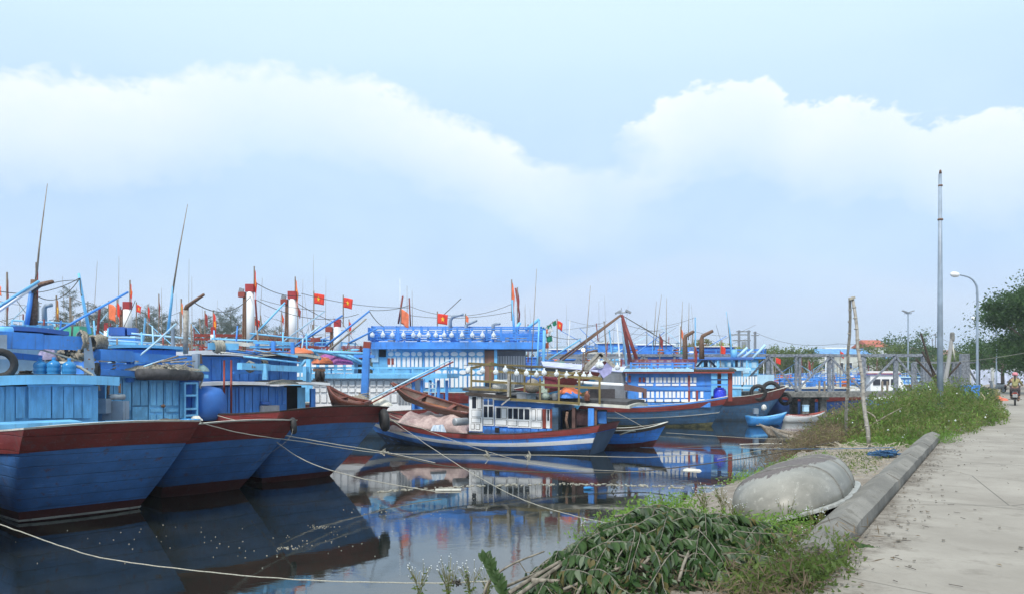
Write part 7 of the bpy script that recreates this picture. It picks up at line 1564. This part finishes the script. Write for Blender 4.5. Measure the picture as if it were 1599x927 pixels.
# ------------------------------------------------------------------ rider and scooter
def skin_body(name, joints, edges, mat, parent, sub=2):
    me = bpy.data.meshes.new(name); me.from_pydata([j[:3] for j in joints], edges, []); me.materials.append(mat); o = bpy.data.objects.new(name, me); COL.objects.link(o); o.parent = parent
    md = o.modifiers.new('skin', 'SKIN'); md.use_smooth_shade = True
    for i, j in enumerate(joints): me.skin_vertices[0].data[i].radius = (j[3], j[4] if len(j) > 4 else j[3])
    me.skin_vertices[0].data[0].use_root = True
    s = o.modifiers.new('sub', 'SUBSURF'); s.levels = sub; s.render_levels = sub; return o
def person(label, loc, yaw, shirt, trousers, helmet, name='person'):
    t = thing(name, label, 'person', loc, yaw)
    skinm = plain('skin', (.42, .25, .17), .6, var=.06, bump=.05)
    J = [(0, 0, .90, .13, .15), (.04, 0, 1.10, .11, .14), (.06, 0, 1.28, .11, .16), (.06, 0, 1.42, .05), (.08, 0, 1.50, .07), (.09, 0, 1.60, .085)]; Ed = [(0, 1), (1, 2), (2, 3), (3, 4), (4, 5)]
    for s in (-1, 1):
        b = len(J); J += [(.06, s * .17, 1.33, .055), (.20, s * .27, 1.14, .042), (.42, s * .33, 1.08, .03), (.47, s * .33, 1.08, .032, .018)]; Ed += [(2, b), (b, b + 1), (b + 1, b + 2), (b + 2, b + 3)]
        for q in range(4): J.append((.53 - .005 * q, s * (.33 + .018 * (q - 1.5)), 1.055, .008)); Ed.append((b + 3, len(J) - 1)); J.append((.515, s * (.33 + .018 * (q - 1.5)), 1.03, .007)); Ed.append((len(J) - 2, len(J) - 1))
        J.append((.48, s * .295, 1.05, .009)); Ed.append((b + 3, len(J) - 1))
        b = len(J); J += [(.05, s * .10, .86, .09), (.40, s * .17, .84, .065), (.32, s * .18, .46, .042), (.30, s * .18, .41, .04), (.45, s * .18, .37, .035, .04)]; Ed += [(0, b), (b, b + 1), (b + 1, b + 2), (b + 2, b + 3), (b + 3, b + 4)]
    skin_body('body', J, Ed, skinm, t)
    S = [(0, 0, .92, .16, .17), (.04, 0, 1.10, .135, .165), (.06, 0, 1.28, .135, .18), (.06, 0, 1.40, .065)]; Es = [(0, 1), (1, 2), (2, 3)]
    for s in (-1, 1): b = len(S); S += [(.06, s * .17, 1.33, .075), (.20, s * .27, 1.14, .058), (.38, s * .32, 1.09, .045)]; Es += [(2, b), (b, b + 1), (b + 1, b + 2)]
    skin_body('shirt', S, Es, shirt, t)
    T = [(0, 0, .90, .155, .16)]; Et = []
    for s in (-1, 1): b = len(T); T += [(.06, s * .10, .86, .105), (.40, s * .17, .84, .08), (.34, s * .18, .55, .06), (.31, s * .18, .44, .055)]; Et += [(0, b), (b, b + 1), (b + 1, b + 2), (b + 2, b + 3)]
    skin_body('trousers', T, Et, trousers, t)
    MB().lathe((.09, 0, 1.56), [(.125, 0), (.135, .04), (.13, .10), (.10, .15), (.05, .175), (.01, .18)], 16).box((.20, 0, 1.60), (.10, .15, .015)).build('helmet', helmet, t, smooth=True)
    MB().tube([(.0, 0, 1.56), (-.05, 0, 1.48), (-.08, 0, 1.36), (-.09, .01, 1.26)], .05, 8, .02).build('hair', plain('black hair', (.015, .012, .01), .5), t, smooth=True)
    f = MB().lathe((.175, 0, 1.525), [(.012, 0), (.008, .02)], 6, (1, 0, 0)); f.build('nose', skinm, t)
    for s in (-1, 1): MB().lathe((.165, s * .032, 1.55), [(.010, 0), (.004, .008)], 6, (1, 0, 0)).build('eye', black_rub, t); MB().lathe((.085, s * .085, 1.54), [(.02, 0), (.012, .01)], 6, (0, s, 0)).build('ear', skinm, t); MB().box((.31 + .09, s * .18, .37), (.26, .09, .05)).build('sandal', dark_wood, t)
    MB().box((.168, 0, 1.495), (.01, .04, .008)).build('mouth', plain('lips', (.3, .1, .09)), t)
    return t
def scooter(label, loc, yaw, body, group=None, plate=True):
    t = thing('scooter', label, 'scooter', loc, yaw, group)
    for x in (-.62, .62):
        MB().torus((x, 0, .25), .205, .045, (0, 1, 0), 22, 8).build('tyre', black_rub, t, smooth=True); r = MB().lathe((x, -.02, .25), [(.15, 0), (.15, .04)], 16, (0, 1, 0)); r.lathe((x, -.05, .25), [(.04, 0), (.04, .1)], 10, (0, 1, 0)); r.build('rim', steel, t)
    prof = [(-.80, .60, .05, .50, .68), (-.65, .60, .11, .42, .78), (-.35, .55, .14, .34, .80), (-.05, .5, .13, .28, .74), (.12, .4, .11, .26, .45), (.35, .4, .12, .26, .38)]
    m = MB(); rows = []
    for x, _, w, zb, zt_ in prof: rows.append([(x, -w * .6, zb), (x, w * .6, zb), (x, w, (zb + zt_) / 2), (x, w * .7, zt_), (x, -w * .7, zt_), (x, -w, (zb + zt_) / 2)])
    m.grid(rows, True); m.f.append((0, 1, 2, 3, 4, 5)); m.f.append(tuple(30 + i for i in (5, 4, 3, 2, 1, 0))); m.build('body_panel', body, t, smooth=True)
    MB().hexa([(.36, -.17, .30), (.46, -.12, .30), (.46, .12, .30), (.36, .17, .30)], [(.46, -.12, .95), (.54, -.08, .93), (.54, .08, .93), (.46, .12, .95)]).build('leg_shield', body, t)
    MB().lathe((-.5, 0, .80), [(.13, -.04), (.15, 0), (.13, .05)], 12).lathe((-.2, 0, .80), [(.12, -.04), (.14, 0), (.12, .05)], 12).box((-.35, 0, .8), (.5, .24, .08)).build('seat', black_rub, t, smooth=False)
    MB().tube([(.62, .05, .25), (.52, .04, .85), (.46, 0, 1.0)], .025, 8).tube([(.62, -.05, .25), (.52, -.04, .85), (.46, 0, 1.0)], .025, 8).build('fork', steel, t)
    MB().tube([(.48, -.34, 1.03), (.52, -.15, 1.0), (.52, .15, 1.0), (.48, .34, 1.03)], .016, 8).build('handlebar', black_rub, t)
    MB().box((.55, 0, .93), (.14, .2, .14)).build('headlight', body, t)
    for s in (-1, 1):
        k = MB().tube([(.48, s * .25, 1.03), (.45, s * .30, 1.20)], .007, 5).lathe((.44, s * .31, 1.22), [(.05, -.01), (.055, 0), (.05, .01)], 12, (-1, 0, .1)); k.build('mirror', black_rub, t)
        MB().lathe((-.78, s * .11, .60), [(.03, 0), (.02, .04)], 8, (-1, 0, 0)).build('turn_signal', orange_p, t); MB().tube([(.1, s * .1, .30), (.1, s * .3, .30)], .014, 6).build('footrest', black_rub, t)
    MB().box((-.80, 0, .66), (.04, .18, .07)).build('tail_light', rail_red, t); MB().tube([(-.3, -.13, .26), (-.7, -.16, .32), (-.85, -.16, .34)], .045, 8).build('exhaust', rust, t)
    MB().hexa([(-.80, -.08, .35), (-.74, -.08, .35), (-.74, .08, .35), (-.80, .08, .35)], [(-.90, -.08, .58), (-.80, -.08, .58), (-.80, .08, .58), (-.90, .08, .58)]).build('mudguard', black_rub, t)
    if plate:
        p = MB().box((-.905, 0, .52), (.012, .19, .14), 0).build('number_plate', flag_white, t); q = MB()
        for i in range(4): q.box((-.914, -.066 + i * .044, .545), (.006, .028, .034))
        for i in range(4): q.box((-.914, -.066 + i * .044, .495), (.006, .028, .034))
        q.build('plate_digits', dark_gap, p)
    return t
rp = W(1585, 0, 39.7); rp.z = 1.352; ry = math.atan2(KU.y, KU.x) + R(-1)
scooter('dark scooter with a white number plate ridden away along the road', rp, ry, plain('dark scooter paint', (.05, .045, .05), .3))
person('person in an olive shirt and pink helmet riding the scooter, seen from behind', rp, ry, plain('olive shirt', (.27, .26, .12), .85), plain('dark brown trousers', (.06, .045, .05), .85), plain('pink helmet', (.62, .22, .27), .35))
s2 = W(1556, 0, 66); s2.z = 1.352; scooter('parked silver scooter at the road edge beyond the orange cloth', s2, ry + R(55), plain('silver scooter paint', (.45, .46, .48), .3), plate=False)
fp = W(1585.5, 0, 58); fp.z = 1.352; scooter('second scooter farther up the road ahead of the rider', fp, ry, plain('grey scooter paint', (.12, .12, .14), .3), plate=False)
person('far second person in a dark jacket riding ahead of the pink helmet', fp, ry, plain('dark jacket', (.05, .06, .10), .85), plain('dark trousers', (.03, .03, .04), .85), plain('dark helmet', (.04, .04, .06), .35))
o = heap((26.6 + .3, 46.0, 1.36), .55, .35, .26, plain('salmon cloth', (.62, .16, .10), .85), 'cloth', None, seed=71); o.location = W(1558, 0, 46.5) - Vector((26.9, 46.0, 0)); o.location.z = 0; tag(o, 'salmon orange cloth heaped at the road edge', 'cloth')
o = heap((0, 0, 0), .42, .3, .22, plain('navy cloth', (.04, .04, .16), .85), 'cloth', None, seed=72); o.location = W(1543, 0, 46.2); o.location.z = 1.34; tag(o, 'navy blue cloth heap touching the salmon one on its left', 'cloth')
o = heap((0, 0, 0), .5, .35, .75, plain('straw sack', (.50, .44, .32), .9), 'sack', None, seed=73); o.location = W(1527, 0, 41); o.location.z = 1.3; tag(o, 'pale straw coloured sack beside the street lamp foot', 'sack')
# ------------------------------------------------------------------ haze: one closed box of thin air round the whole place
hz = NT('thin haze'); hz.t.nodes.remove(hz.b); pv = hz.n('ShaderNodeVolumePrincipled'); pv.inputs['Color'].default_value = (.86, .93, 1, 1); pv.inputs['Density'].default_value = .0006; pv.inputs['Anisotropy'].default_value = .2
hz.t.links.new(pv.outputs[0], hz.o.inputs['Volume'])
structure_box = MB().box((0, 700, 17), (3200, 1800, 40)).build('haze', hz.m); tag(structure_box, 'thin pale haze in the air over the harbour', 'haze', kind='stuff')
